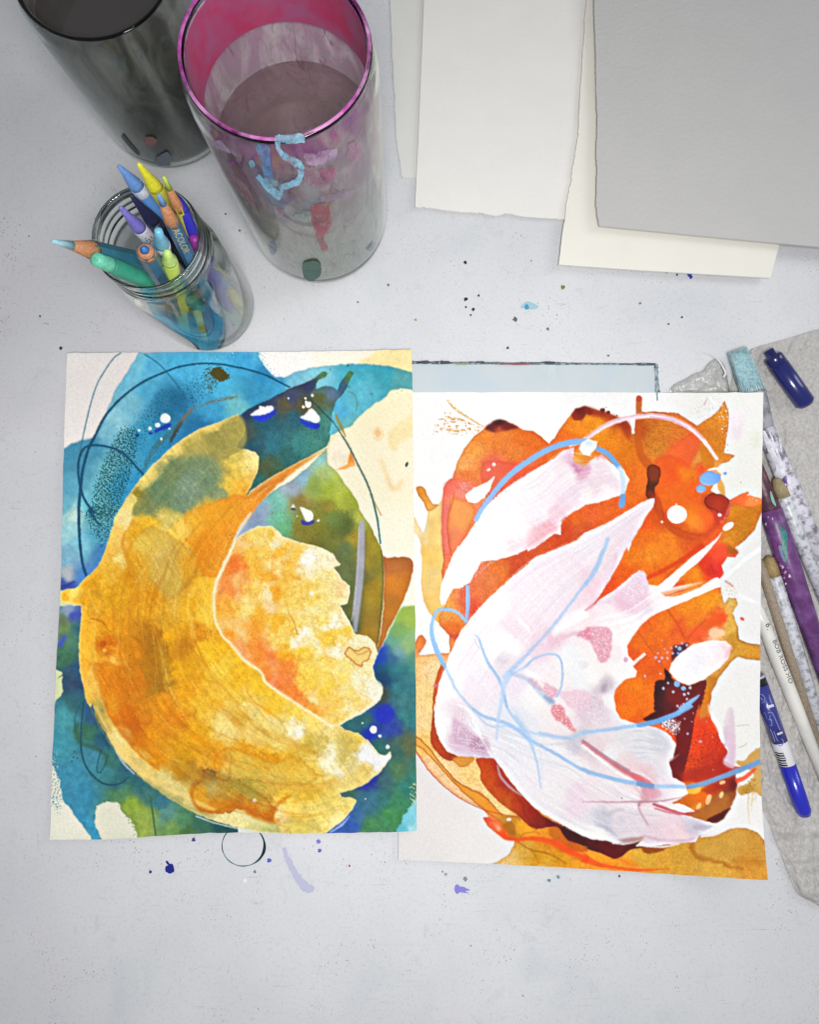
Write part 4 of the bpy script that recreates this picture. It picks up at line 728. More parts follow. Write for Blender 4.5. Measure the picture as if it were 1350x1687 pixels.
    s.wash(E('560,385 690,380 780,520 880,640 970,730 1050,800 1200,870 1350,930') + F('0,925 170,960 400,975 425,1010 340,1030 240,1092 130,1052 0,1012') + E('1350,1015 1200,960 1130,870 1000,880 970,892 850,785 720,690 600,552 590,470'),
           E.c('650,480,208,76,4 620,540,214,84,4 700,620,202,80,8 780,700,205,90,10 830,700,192,60,12 950,760,156,30,18 1100,850,112,20,24 1250,950,70,15,20 700,450,186,50,18 760,560,176,44,20 880,700,180,50,18 900,800,170,50,16 1000,850,140,36,20 1180,910,70,18,24 1330,980,72,16,22') + F.c('50,960,92,20,24 200,1020,102,15,20 330,1000,96,24,22'), warp=(1, 8), edge=.2, ecol=(120, 20, 0), mott=.07, ms=8)
    s.speckle(E('600,470 700,600 850,740 900,740 760,560 650,400'), (170, 44, 6), .35, 1.1, a=.6); ln(E, '840,650 890,710 900,770 980,880', [2, 3, 2], (140, 30, 10), .6)
    s.wash(E('1080,880 1135,870 1200,955 1300,1000 1350,1040 1200,1030 1090,950'), E.c('1150,940,202,96,12 1250,990,200,88,10 1110,920,206,110,20'), .9, soft=1)
    s.wash(E('90,190 135,228 200,280 420,540 610,640 740,780 862,800 835,905 690,800 600,735 430,585 220,355 135,290 90,260'), E.c('250,350,248,176,70 500,600,242,158,40 680,720,244,150,36 800,830,206,140,36'), .9, edge=.35, ecol=(150, 60, 0), ew=1.6)
    ln(E, '90,180 135,232 200,284 420,543 610,650 745,785', 1.3, (150, 80, 10), .7, .5); ln(E, '135,290 220,355 430,585 600,735 690,802', 1.2, (170, 84, 10), .6, .5); ln(E, '90,290 135,340 250,500 420,650 600,742 760,782 860,802', 1.6, (216, 72, 38), .8, .5)
    s.wash(E('740,860 800,830 840,880 830,930 780,910'), (176, 104, 14), .75, soft=1.2); s.dot(*E('790,815')[0], 4, 2.5, (252, 244, 230)); s.wash(E('850,830 900,850 1080,930 1070,960 900,930 840,900'), E.c('900,870,246,166,30 1040,930,250,150,30'), .8, soft=1.2); ln(E, '870,940 900,915 980,905 1010,920', 1.6, (160, 80, 10), .6)
    s.wash(E('612,806 645,812 700,840 740,880 770,945 700,910 640,860'), E.c('640,830,240,96,60 720,860,250,190,130 740,920,246,90,20 680,870,244,110,60'), .95, edge=.3, ecol=(200, 30, 0))
    ln(E, '700,905 770,945 850,955 970,950 1100,975 1250,1060 1350,1110', [3, 6, 6, 7, 9, 12, 10], (246, 78, 18), .85, 1.2); ln(F, '0,1070 80,1120 200,1150 400,1172 620,1162', [12, 9, 5, 5, 1], (246, 84, 20), .85, 1); s.wash(F('250,1085 330,1110 420,1140 360,1150 280,1120'), (248, 110, 20), .6, soft=2)
    ln(E, '850,970 950,1030 1080,1060 1200,1130', [2, 3, 2], (168, 94, 10), .7); ln(E, '940,1020 1000,1110', 2, (176, 110, 20), .6); ln(E, '1080,1060 1180,1060 1300,1100', 3, (225, 150, 20), .6)
    ln(F, '790,950 780,1020 820,1080 950,1108 1050,1150 1150,1168', [7, 8, 9, 6, 6, 3], (166, 92, 14), .65, 1.6, wp=(4, 8)); ln(F, '1050,1110 1180,1100 1290,1140', [6, 9, 6], (182, 112, 20), .5, 2.5, wp=(3, 8)); s.wash(F('800,960 950,930 1150,885 1280,990 1290,1090 1100,1100 850,1080'), F.c('1000,1000,202,150,56 1200,980,204,146,54'), .5, soft=3); s.speckle(F('950,1050 1290,1000 1290,1120 1000,1120'), (176, 120, 30), .3, 1.4, a=.4)
    s.wash(F('430,960 420,1030 470,1050 560,1030 620,1000 600,970'), (146, 66, 12), .9, soft=1.2, warp=(2, 8)); ln(F, '430,1040 480,1052 580,1028', 2, (90, 30, 5), .7)
    # ochre patch, far right
    s.wash(F('1085,415 1150,392 1192,345 1232,318 1300,320 1300,640 1215,622 1130,642 1098,600 1180,550 1205,480'), F.c('1200,380,202,158,80 1240,560,206,162,86 1160,600,196,146,60'), .95, soft=.8, warp=(2, 8)); s.speckle(F('1130,560 1240,520 1240,610 1150,640'), (170, 120, 30), .5, 1.3, a=.7)
    for t in ('1180,620 1172,720 1180,850', '1210,620 1200,700 1195,760', '1230,630 1222,690'): ln(F, t, [4, 3, 1], (214, 190, 130), .8, .8, dry=.15)
    ln(F, '1085,548 1160,512 1225,455', [8, 7, 4], (236, 82, 48), .9); ln(F, '1000,450 1100,452 1190,440', [3, 4, 2], (200, 40, 36), .9)
    for t in ('1090,160 1150,145 1185,155', '1100,310 1140,295 1165,275'): ln(F, t, 1.2, (186, 170, 120), .7, .5)
    s.dot(*D('1165,540')[0], 4, 2.6, (220, 100, 80), ang=35); ln(D, '1038,258 1100,302', 3, (200, 140, 140), .8); s.dot(*B('1155,700')[0], 1.2, None, (170, 160, 170))
    # pink pencil arc
    pa = '-120,430 0,378 100,310 200,255 330,220 500,205 640,230 770,290 880,390 980,530'
    ln(B, pa, [5, 7, 8, 8, 8, 7, 5], (251, 226, 232), .95, .7, idn=3); ln(B, '0,368 100,300 200,246 330,210 500,194 640,219 775,280 885,380', 1.6, (206, 120, 130), .6, .7); ln(B, '480,212 640,238 770,298', 1.6, (176, 130, 196), .7, .6)
    # ---------------- white paint
    rs = vnoise(s.w, s.h, 7, 400, 4, (.8, 7.0))
    def white(poly, tint, hole=None, alpha=.97, ang=40, rimw=5, rima=.9, tex=.018, **kw):
        w, m = s.mask(poly, False, (1.2, 8), .6)
        c, d = math.cos(math.radians(ang)), math.sin(math.radians(ang))
        x = s.X[w] - s.w / 2; y = s.Y[w] - s.h / 2
        t = bil(rs, (x * c - y * d + 450) % (s.w - 2), (x * d + y * c + 500) % (s.h - 2)) + s.n[3][1][w] * .7
        col = s.field(w, tint, warp=3, power=2.8)
        col = col + (1 - col) * .2
        sat = (1 - col.min(-1)); depth = np.clip(sat * 3, 0, 1)          # thin paint lets more of the ground through
        col = np.clip(col + (t * (tex * .35 + depth * tex))[..., None] * np.array([.8, 1.5, 1.1], np.float32), 0, 1)
        s.put(w, m * alpha, col, mott=0, idn=2, z=.22, gloss=.4)
        b = np.clip(m * (1 - gblur(m, rimw)) * 2.2, 0, 1); b *= np.clip(.75 + s.n[20][0][w] * .8, 0, 1)
        s.c[w] += (np.array([.995, .995, 1.0], np.float32) - s.c[w]) * (b * rima)[..., None]; s.z[w] += .15 * b + .05 * t * m
    W1 = (A('516,1000 560,905 640,830 740,742 850,670 980,590 1100,520 1160,465 1245,440 1240,490') + B('0,560 60,520 120,495 200,560 290,610 325,680 302,752 270,790 150,830 0,868') + A('1320,872 1250,910 1150,980 1145,1085 1095,1080 960,1180 900,1210')
          + C('900,20 820,60 700,92 680,100 560,112 520,180 470,270 400,312 350,312 310,380 290,430 262,430 248,390 260,290 300,180 340,90 385,0') + A('400,1170 460,1085'))
    white(W1, A.c('1200,650,246,236,246 1250,800,240,216,236 1080,1050,236,150,166 1020,1130,236,164,180 700,900,253,252,254 900,750,250,248,252 1000,900,248,238,250 1290,600,216,140,180 600,1000,254,254,255 800,1050,252,246,251 1000,680,250,244,250 1120,960,240,190,210')
          + B.c('100,600,240,220,234 200,680,238,220,236 80,720,238,216,230 250,650,252,252,255 0,800,248,240,244 150,780,250,245,250') + C.c('500,60,254,250,253 700,60,250,242,246 800,20,244,214,222 400,180,255,254,255 330,300,254,252,253'), ang=48)
    s.wash(A('1238,500 1282,448 1350,470') + B('60,480 110,500 60,525 0,575') + A('1290,565 1245,540'), A.c('1290,500,236,160,44 1340,540,236,140,50') + B.c('60,500,240,140,50'), .9, soft=1.2, warp=(2, 8)); ln(A, '1245,560 1275,610 1310,600', [4, 7, 3], (204, 120, 160), .7, 1.4); ln(B, '90,530 110,500 150,530', [3, 6, 3], (236, 130, 120), .6, 1.2)
    W2 = (B('515,818 505,880 450,950 400,1050 350,1130 320,1215') + D('310,0 250,130 180,250 110,360 60,440 5,497 100,402 200,340 300,260 400,180 440,200 470,290 540,295 650,210 760,110 860,30') + B('960,1130 1020,1062 990,1110 930,1190')
          + D('850,110 760,180 690,250 640,312 556,345 600,380 700,370 850,310 940,250 980,233 1000,270 1000,300 900,340 760,400 620,460 500,510 420,580 350,670 310,740 320,810 360,858 440,792 448,804 370,872 355,890 382,930 370,970 300,985 230,1050 210,1110 228,1215')
          + F('270,100 370,140 460,150 560,180 630,230 664,292 640,380 613,410 632,470 640,520 722,560 748,632 700,662 640,700 720,712 800,760 720,770 700,775 800,806 935,850 930,890 830,930 800,972 650,985 500,1005 380,1003 425,962 250,984 170,965 100,960 0,930')
          + E('1130,830 980,740 900,660 800,540 685,382 640,382 430,365 350,330 300,250 270,150 262,0') + C('220,1200 230,1100 250,1000 290,900 330,790 400,640 500,510 600,400 700,310 800,220 900,140 955,85') + B('-60,1130 0,1072 150,1010 300,920 420,850 480,822'))
    white(W2, C.c('900,300,240,230,242 800,600,238,216,232 860,560,244,226,238 650,450,250,246,251 1100,500,240,226,241 1000,700,236,206,228 1280,650,244,230,238 1100,1050,246,238,246 1050,1020,246,238,246 1250,1100,242,228,238 500,1050,242,232,246 700,850,228,218,232 850,1000,236,226,246 '
                         '1200,800,241,246,253 400,800,247,242,251 1200,300,240,226,240 1150,560,238,222,240 1100,680,232,190,212 1280,1000,240,246,252 620,800,252,250,254 750,700,252,248,252 500,800,244,238,248 330,1000,254,252,254 1000,420,240,226,240 950,1080,250,250,253 300,850,254,253,254')
          + D.c('100,50,241,233,246 200,100,236,214,230 50,300,240,206,226 150,350,236,200,222 350,330,240,214,230 370,400,236,194,220 300,380,236,190,216 120,650,248,240,246 100,750,248,242,247 140,830,248,242,247 60,640,248,238,244 250,600,249,247,253 700,400,255,242,246 80,1170,226,206,222 150,1050,200,186,202 '
                '560,330,252,244,250 150,500,248,240,248 300,700,252,252,255 250,900,250,250,254 200,800,246,236,244 30,560,246,220,232 700,240,254,250,252 60,950,250,250,253 180,1130,244,244,248 900,290,255,246,248')
          + E.c('450,200,212,164,194 550,280,196,140,176 480,280,216,180,206 420,150,226,200,220 600,310,190,140,176 340,150,250,248,252 700,300,236,236,249 900,450,241,241,251 1250,450,241,239,246 1300,650,238,216,236 1150,80,246,236,242 1200,150,240,226,236 1100,600,241,239,246 800,150,222,230,246 1270,250,196,196,216 '
                '650,150,236,234,246 1000,550,244,238,248 560,150,242,240,250 900,250,228,234,248 1100,350,236,238,248')
          + F.c('400,250,222,227,236 550,250,206,211,224 450,330,226,229,240 300,230,228,230,238 100,320,226,206,216 60,300,228,212,222 250,430,236,214,222 330,470,236,206,214 400,520,236,200,208 450,540,230,190,204 200,560,238,234,244 100,620,240,228,238 450,610,222,160,176 600,560,234,228,243 250,850,216,206,222 '
                '350,850,226,212,228 600,870,236,206,222 800,870,196,186,206 700,930,236,204,216 150,830,196,198,218 680,620,247,242,250 200,350,236,236,242 150,150,232,226,236 60,60,220,200,216 250,700,240,226,236 500,740,238,222,232 600,450,228,226,236 500,900,228,206,222 100,900,250,250,252 330,650,242,236,244'), ang=42, rimw=6)
    gw = [(255, 255, 255), (255, 255, 255), (255, 255, 255), (222, 212, 228), (230, 208, 222), (214, 214, 228)]
    s.bundle(A('520,990 740,745 1000,580 1160,470') + B('120,500'), C('290,420 470,260 700,92') + A('1100,1080') + B('0,860 300,740'), 110, (.8, 3.0), gw, (.15, .5), (.12, .45), .6, 41, .08)
    s.bundle(C('230,1100 330,790 500,510 900,140') + B('0,1075 300,920 500,825'), C('720,980 1050,640 1350,300') + D('310,0') + B('400,1050 505,870'), 150, (.8, 3.0), gw, (.15, .5), (.10, .4), .6, 42, .08)
    s.bundle(E('280,150 350,320 690,390 900,660 1130,830') + F('0,920 170,955 430,930'), C('700,1000') + E('620,60 950,240') + F('0,290 250,460 430,590 690,650'), 150, (.8, 3.2), gw + [(190, 196, 214)], (.15, .5), (.08, .35), .6, 43, .08)
    s.bundle(C('1000,700') + D('0,530 300,480 560,335 970,245'), D('0,900 250,640 420,560 620,450 990,290'), 60, (1, 4), [(255, 255, 255), (255, 252, 253), (244, 232, 242)], (.2, .6), (.15, .5), .7, 44)
    s.bundle(F('230,190 420,160 620,240'), F('200,420 420,400 620,400'), 46, (.8, 2.4), [(246, 248, 252), (196, 200, 212), (180, 186, 200)], (.15, .5), (.2, .6), .6, 45, .1)
    for v_, t, c_, a_ in ((D, '-20,625 60,596 165,600 192,640 190,800 152,858 102,850 70,770 30,700', (230, 152, 174), .85), (E, '1088,52 1108,8 1160,18 1215,110 1265,195 1200,165 1120,105', (228, 128, 138), .85), (C, '900,992 965,985 1080,1040 1122,1082 1080,1132 1030,1092 950,1042', (228, 164, 184), .8),
                          (C, '1262,662 1330,612 1365,615 1365,700 1300,675', (226, 134, 160), .8), (C, '1130,1085 1230,1070 1360,1085 1360,1215 1250,1215 1170,1145', (236, 196, 214), .7), (F, '0,40 120,10 200,90 180,190 60,150', (226, 208, 222), .5), (D, '300,290 400,190 442,205 468,290 440,370 330,420 270,380', (238, 206, 226), .7)):
        s.wash(v_(t), c_, a_, soft=1.3, warp=(3, 8), mott=.03, ms=8); s.speckle(v_(t), (250, 236, 242), .42, 1.2, a=.6)
    # seams between overlapping strokes of white
    ln(E, '420,0 520,60 600,260 680,382', [2, 4, 5, 3], (252, 252, 255), .9, 1); ln(E, '400,130 500,160 560,230', 1.5, (190, 170, 200), .4, 1.5); s.wash(E('398,110 440,130 520,200 590,250 635,335 560,320 470,290 405,265'), E.c('430,200,214,170,198 560,290,190,136,172 480,250,210,170,200'), .7, soft=2, warp=(3, 8)); s.speckle(E('405,130 600,250 630,330 410,260'), (232, 226, 240), .5, 1.2, a=.6)
    ln(F, '0,262 100,335 250,440 380,515 440,550', [6, 6, 8, 10, 6], (204, 104, 118), .8, 1.2); ln(F, '0,252 100,322 250,420 340,470', 2, (150, 140, 160), .7, .7); ln(F, '0,290 100,370 240,480 380,560 425,640', [3, 4, 4, 3], (251, 250, 253), .8, .9)
    ln(F, '340,470 450,510 540,590', 2.5, (240, 238, 246), .8, .8); s.wash(F('340,490 440,520 520,590 430,590 385,545'), (226, 112, 122), .8, soft=1.2); s.wash(F('420,590 520,595 560,650 430,690'), (216, 156, 172), .6, soft=2)
    ln(F, '0,690 200,692 420,690 560,685 720,655', [1, 2, 3, 3, 1], (178, 110, 134), .7, .8); ln(F, '500,705 600,740 720,775 830,755', [4, 5, 4, 2], (196, 60, 80), .8, .8); ln(F, '540,690 640,735 730,762', 2.4, (252, 250, 252), .9, .6); ln(F, '510,735 600,762 700,780', 3, (206, 110, 130), .8, .8); ln(F, '640,700 690,690 700,710', 3, (200, 110, 60), .8)
    ln(F, '405,690 400,730 420,780 470,860', [4, 3, 2], (178, 130, 150), .6, 1); ln(F, '140,760 190,780 220,760 300,740', [5, 7, 4], (190, 190, 206), .6, 1.6); ln(F, '90,850 180,880 250,940', [3, 6, 3], (176, 182, 204), .6, 1.6); ln(F, '780,870 860,870 930,860', [5, 9, 3], (182, 172, 196), .7, 1.6)
    ln(F, '430,930 560,960 700,965 800,950', [3, 5, 4], (206, 160, 176), .6, 1.4); ln(F, '210,980 300,985 400,965', [3, 4, 3], (232, 232, 236), .9, .7); ln(F, '440,1000 560,1010 690,985', 3, (246, 240, 242), .9, .7); s.wash(F('250,960 350,945 430,940 410,965 300,975'), (150, 84, 76), .6, soft=1.5)
    s.dot(*F('280,665')[0], 1, None, (90, 80, 90)); s.wash(D('115,1050 135,1025 165,1030 150,1080 125,1085'), (172, 156, 180), .7, soft=1.6); s.speckle(D('0,1100 110,1100 150,1200 40,1215'), (200, 190, 206), .4, 1.4, a=.6); s.dot(*D('302,840')[0], 3.5, 4.5, (226, 180, 204)); s.wash(D('440,460 480,450 500,500 450,520'), (232, 224, 240), .6, soft=2)
    pass
    ln(C, '1150,680 1250,650 1300,640', [3, 6, 4], (216, 150, 180), .5, 2); ln(C, '1350,480 1200,560 1080,660', [18, 20, 6], (255, 253, 255), .8, 3); ln(C, '880,930 960,960 1020,1050', [6, 10, 6], (253, 252, 255), .8, 2)
    ln(C, '830,540 880,590 920,640', [4, 5, 3], (254, 253, 254), .8, 1); ln(C, '560,690 600,740', 10, (254, 254, 255), .8, 2.5); ln(C, '650,770 760,720 830,800', [14, 18, 10], (253, 252, 254), .8, 3.5); ln(C, '680,830 720,860 770,850', [5, 8, 5], (208, 194, 214), .5, 2); s.dot(*C('1310,880')[0], 9, 7, (226, 232, 238), a=.5)
    ln(D, '110,390 60,430 0,480', [3, 4, 3], (226, 110, 140), .7, 1); ln(D, '235,60 200,180 150,280', [4, 5, 2], (226, 180, 204), .5, 2); ln(A, '860,1200 960,1130 1050,1070', 2, (230, 140, 160), .5, 1)
    ln(D, '990,262 1100,180 1200,92 1310,15', [6, 6, 6, 7], (247, 250, 252), .95, .7, idn=2, z=.2); ln(D, '1130,350 1220,400 1300,430', [4, 7, 3], (244, 244, 246), .7, 1.4)
    white(A('438,795 500,740 600,700 655,652 625,740 580,812 510,852 460,842'), A.c('550,760,255,255,255'), rimw=3); s.speckle(A('400,700 480,690 460,780 430,830'), (252, 170, 165), .4, 1); s.dot(*A('650,565')[0], 3, None, (255, 250, 250)); s.dot(*A('612,605')[0], 3.5, 2, (255, 250, 250), ang=-30)
    s.speckle(A('590,790 640,760 720,740 740,740 640,830 600,860'), (190, 50, 40), .45, 1.2, a=.8); s.speckle(C('380,300 440,300 440,380 400,370'), (206, 70, 60), .45, 1.1, a=.7)
    white(D('625,930 640,870 700,800 800,730 930,700 1040,705 1085,740 1062,830 1000,900 880,990 770,1032 690,1002'), D.c('850,850,222,223,238 780,880,226,228,240 680,920,240,243,251 1000,760,242,222,232 1040,740,240,200,208 900,780,228,226,238 960,850,242,226,230 750,980,236,238,248 720,850,238,240,250 900,940,236,234,242'), rimw=4, rima=.6)
    ln(D, '1085,740 1060,790 1040,830', [4, 6, 3], (226, 150, 150), .5, 1.6); s.wash(F('985,230 1000,150 1025,45 1070,45 1082,250 1080,440 1050,455 1010,430 1000,390 1035,335 1000,280'), F.c('1040,100,224,206,216 1050,250,218,188,206 1040,400,216,186,206'), .85, soft=1.2); ln(F, '890,0 920,90 970,180 1000,270', [2, 5, 8, 6], (250, 250, 250), .8, 1.2)
    s.wash(F('555,130 640,108 695,150 655,206 600,172'), (186, 150, 160), .7, soft=1.6, warp=(3, 8)); s.speckle(F('555,125 640,105 700,150 655,210 590,180'), (240, 240, 246), .6, 1.1); ln(F, '620,400 690,352', [5, 1], (190, 140, 150), .6, 1); ln(F, '430,690 400,720 410,700', 1, (200, 90, 110))
    # ---------------- blue lines and drops
    bl = (120, 178, 240)
    def blue(v, t, wd, a=.95, c=bl, so=.6, **kw): s.stroke(v(t), wd, c, a, soft=so, warp=(.8, 8), idn=3 if a > .7 else None, z=.2 if a > .7 else 0, mott=.03, **kw)
    blue(A, '512,985 560,900 640,790 740,670 850,580 1000,482 1130,425 1250,398 1345,396', [8, 8, 9, 9, 9, 9, 10, 10], c=(128, 184, 244)); blue(B, '80,440 170,490 230,560 255,590', [8, 9, 9], c=(116, 170, 226)); blue(B, '250,580 275,640 285,720 282,790', [8, 8, 8], .8, (200, 222, 244), 1); blue(B, '284,785 272,860 262,885', [9, 10, 8], c=(110, 164, 224))
    tr_ = (170, 205, 242)
    s.stroke(C('292,905 340,1000 375,1070') + E('530,30 620,90 800,150 950,260 1100,340 1230,420 1350,482') + F('150,510 300,548 390,560 510,582 620,581 738,586'), [5, 4, 4, 5, 5, 6, 6, 6], tr_, .75, soft=.8, warp=(.8, 8), mott=.03)
    s.stroke(C('505,655 540,690 600,850 700,1010 750,1200') + E('880,170 950,300 990,420 1015,600'), [2, 4, 4.5, 4.5, 3.5, 2], tr_, .75, soft=.8, warp=(.8, 8), mott=.03)
    s.stroke(C('780,920 735,1000') + E('735,0 715,120 700,260'), [7, 6, 5, 3], tr_, .65, soft=1, warp=(.8, 8), mott=.03)
    s.stroke(C('700,1100 780,960 880,895 960,830 1070,800 1140,830 1160,930 1150,1040 1115,1120'), [3, 4, 3.5, 3, 3, 3, 3], tr_, .7, soft=.8, warp=(.8, 8), mott=.03)
    s.stroke(E('540,40 640,150 800,160 1000,215 1210,242') + F('0,203 100,192 250,172 390,150'), [3, 4, 5, 5, 5], tr_, .6, soft=1, warp=(.8, 8), mott=.03)
    blue(B, '172,1105 160,1150 140,1195', 6, .8, (164, 202, 242), 1.2); blue(D, '140,20 80,170 0,290', [7, 8, 7], .8, (156, 196, 238), 1); blue(C, '1350,250 1200,450 1050,640 900,800 780,920 720,985', [6, 5, 5, 6, 8, 8], .7, (158, 198, 240), .9)
    blue(C, '455,288 457,420 448,560', [6, 7, 5], c=(124, 172, 234)); blue(C, '448,565 380,492 300,470 230,482 195,560 190,650 230,780 292,905', [5, 5, 5, 5, 5, 6, 8, 6], c=(126, 186, 240)); blue(C, '292,905 340,1000 375,1070', 3, .5, (200, 218, 240), 1)
    blue(C, '540,690 600,850 700,1010 750,1200', [3, 4, 5, 4], .85, (158, 196, 238), .8); blue(C, '880,900 960,830 1070,800 1140,830 1160,930 1150,1040 1115,1120', [3, 2.5, 2.5, 3, 2.5], .85, (164, 198, 232), .7); blue(C, '780,940 900,990 1000,1090 1080,1170', [8, 6, 8, 10], .6, (170, 194, 226), 1.2); ln(C, '1020,1110 1080,1150 1100,1170', [4, 10, 6], (130, 150, 196), .6, 1.4)
    blue(C, '740,930 720,1060 690,1180', [14, 10, 5], .5, (212, 226, 248), 2); blue(C, '500,680 540,760', 2, .5, (180, 196, 226))
    blue(E, '530,30 620,90 800,150 950,260 1100,340 1230,420 1360,490', [4, 5, 6, 5, 5, 5], .85, (166, 200, 240), .9); blue(F, '0,460 150,510 300,548 390,560', [5, 6, 6, 7], .9, (156, 194, 234), .8); blue(F, '385,560 450,572 510,582', [8, 9, 8], c=(126, 156, 206)); blue(F, '510,582 620,580 735,582', [6, 5, 6], .8, (172, 204, 240), 1)
    blue(F, '738,586 850,565 1000,510 1150,452 1260,405', [7, 8, 8, 9, 9], c=(118, 156, 204)); blue(F, '0,205 100,192 250,172 390,150', [6, 5, 6, 6], .8, (166, 202, 238), 1); blue(F, '385,152 500,130 620,90 720,40 775,5', [7, 9, 9, 8, 9], c=(112, 170, 230)); blue(D, '700,1215 790,1150 850,1102', [9, 7, 2], c=(120, 176, 236))
    blue(E, '708,428 730,510 800,590 892,652', [3, 4, 4, 2], .8, (196, 174, 190), .7); blue(E, '722,0 712,120 700,250', [5, 6, 3], .5, (208, 224, 246), 1.4); blue(E, '830,80 920,200 970,320', [6, 5, 3], .7, (176, 206, 240), 1.2); blue(E, '1000,200 1100,225 1210,240', [4, 5, 3], .75, (172, 200, 236), 1.2); blue(E, '800,20 900,140 1010,330 1020,600', [5, 6, 3, 3], .35, (206, 222, 246), 1.6)
    white(B('-20,400 20,378 90,395 80,440 30,500 -20,490 -45,450'), B.c('20,440,250,251,254 30,410,226,238,252'), rimw=3); s.dot(*B('30,410')[0], 6, 3, (214, 228, 248), a=.5)
    for t, rx, ry, an in (('925,670', 78, 50, -8), ('858,745', 36, 29, 0), ('1038,632', 14, 12, 0)): s.dot(*B(t)[0], rx / k, ry / k, (98, 164, 238), ang=an, idn=5, z=.3, mott=.03, wob=.05)
    for t, rx, ry, an in (('682,935', 74, 65, 0), ('1062,1025', 45, 24, -35), ('998,940', 14, 12, 0), ('570,992', 9, 9, 0), ('677,862', 6, 6, 0)): s.dot(*B(t)[0], rx / k, ry / k, (253, 253, 253), ang=an, idn=4, z=.3, mott=0, wob=.03)
    s.dot(*B('690,930')[0], 7, 6, (226, 242, 250), a=.6); s.dot(*B('945,600')[0], 9, 2, (250, 248, 244), ang=-12, a=.9); s.speckle(B('985,570 1040,560 1020,610'), (252, 250, 250), .6, 1)
    for t in ('525,825,12', '570,830,10', '550,855,9', '610,830,9', '610,790,8', '650,795,9', '675,745,9', '640,755,7', '720,720,8', '755,735,10', '780,1050,11', '765,1092,8', '735,1100,10', '615,1015,9', '580,1055,10', '653,1080,10', '755,1135,9', '730,1170,7', '685,1185,9', '540,795,7', '590,765,6', '570,700,5', '445,965,8', '560,945,6', '640,870,6'):
        x, y, r = [float(q) for q in t.split(',')]; s.dot(*D('%g,%g' % (x, y))[0], r / k * 1.05, None, (216, 178, 200) if y < 900 else (190, 196, 226), idn=5, z=.15, a=.92)
    for t in ('700,760,15', '690,795,11', '680,1020,22', '730,1055,17'):
        x, y, r = [float(q) for q in t.split(',')]; s.dot(*D('%g,%g' % (x, y))[0], r / k, None, (120, 170, 226), idn=5, z=.2)
    for t in ('725,105,7', '775,125,6', '880,125,6', '745,210,9', '835,265,10', '785,65,6', '700,10,6', '675,15,6', '770,300,5', '920,235,5', '925,465,5'):
        x, y, r = [float(q) for q in t.split(',')]; s.dot(*F('%g,%g' % (x, y))[0], r / k2, None, (226, 130, 130) if r < 7 else (196, 160, 190), a=.9, idn=5, z=.15)
    s.c = np.clip(s.c * (1 + (gblur(s.fine, .8) * .018 + s.n[3][0] * .008)[..., None]), 0, 1)
    s.crisp()
    return s

# ================================================================== the table
V0 = View(0, 0, 1)
m_table = mat('table_paint', rgb((214, 215, 219)), .55, spec=.3); n = N(m_table); v = n.coord()
c = n.mix(n.ramp(n.noise(v, 9, 6, .6), [(.35, (0, 0, 0)), (.7, (1, 1, 1))]), rgb((226, 227, 231)), rgb((216, 218, 223)))
c = n.mix(n.ramp(n.noise(v, 60, 6, .7, 1.0), [(.58, (0, 0, 0)), (.75, (.55, .55, .55))]), c, rgb((196, 197, 199)))
c = n.mix(n.ramp(n.noise(v, 5.5, 3, .5, .8), [(.55, (0, 0, 0)), (.72, (.5, .5, .5))]), c, rgb((222, 216, 226)))
c = n.mix(n.ramp(n.noise(n.coord((1, 1, 1), (0, 0, 1.1)), 7, 4, .6, 1.0), [(.58, (0, 0, 0)), (.70, (.55, .55, .55))]), c, rgb((206, 214, 218)))
vo = n.voro(v, 330); sp = n.math('LESS_THAN', vo.outputs['Distance'], n.math('MULTIPLY', n.ramp(n.noise(v, 26, 3), [(.42, (0, 0, 0)), (.72, (1, 1, 1))]), .20))
c = n.mix(n.math('MULTIPLY', sp, .7), c, rgb((120, 116, 112)))
vo2 = n.voro(n.coord((1, 1.0, 1), (0, 0, .7)), 95); sp2 = n.math('LESS_THAN', vo2.outputs['Distance'], n.math('MULTIPLY', n.ramp(n.noise(v, 14, 2), [(.5, (0, 0, 0)), (.75, (1, 1, 1))]), .12))
c = n.mix(n.math('MULTIPLY', sp2, .6), c, rgb((96, 92, 96)))
for rot, sc in ((.9, (30, 620, 1)), (-.5, (26, 700, 1)), (2.1, (34, 640, 1))):       # fine scratches filled with grime
    s1 = n.noise(n.coord(sc, (0, 0, rot)), 1.0, 2, .5); c = n.mix(n.math('MULTIPLY', n.ramp(s1, [(.70, (0, 0, 0)), (.74, (.5, .5, .5))]), n.ramp(n.noise(v, 30, 3), [(.48, (0, 0, 0)), (.66, (1, 1, 1))])), c, rgb((166, 165, 166)))
vo3 = n.voro(v, 620); sp3 = n.math('LESS_THAN', vo3.outputs['Distance'], n.math('MULTIPLY', n.ramp(n.noise(v, 40, 4, .7), [(.42, (0, 0, 0)), (.72, (1, 1, 1))]), .24)); c = n.mix(n.math('MULTIPLY', sp3, .75), c, rgb((140, 136, 132)))
c = n.mix(n.ramp(n.noise(v, 420, 5, .75), [(.53, (0, 0, 0)), (.76, (.5, .5, .5))]), c, rgb((168, 168, 170)))
n.base(c); n.bump(n.noise(v, 300, 4), .2, .0005)
tv = [(-.9, -.75, 0), (.9, -.75, 0), (.9, .85, 0), (-.9, .85, 0), (-.9, -.75, -.03), (.9, -.75, -.03), (.9, .85, -.03), (-.9, .85, -.03)]
table = mesh('tabletop', tv, [(0, 1, 2, 3), (7, 6, 5, 4), (0, 4, 5, 1), (1, 5, 6, 2), (2, 6, 7, 3), (3, 7, 4, 0)], m_table, None, False); tag(table, kind='structure')

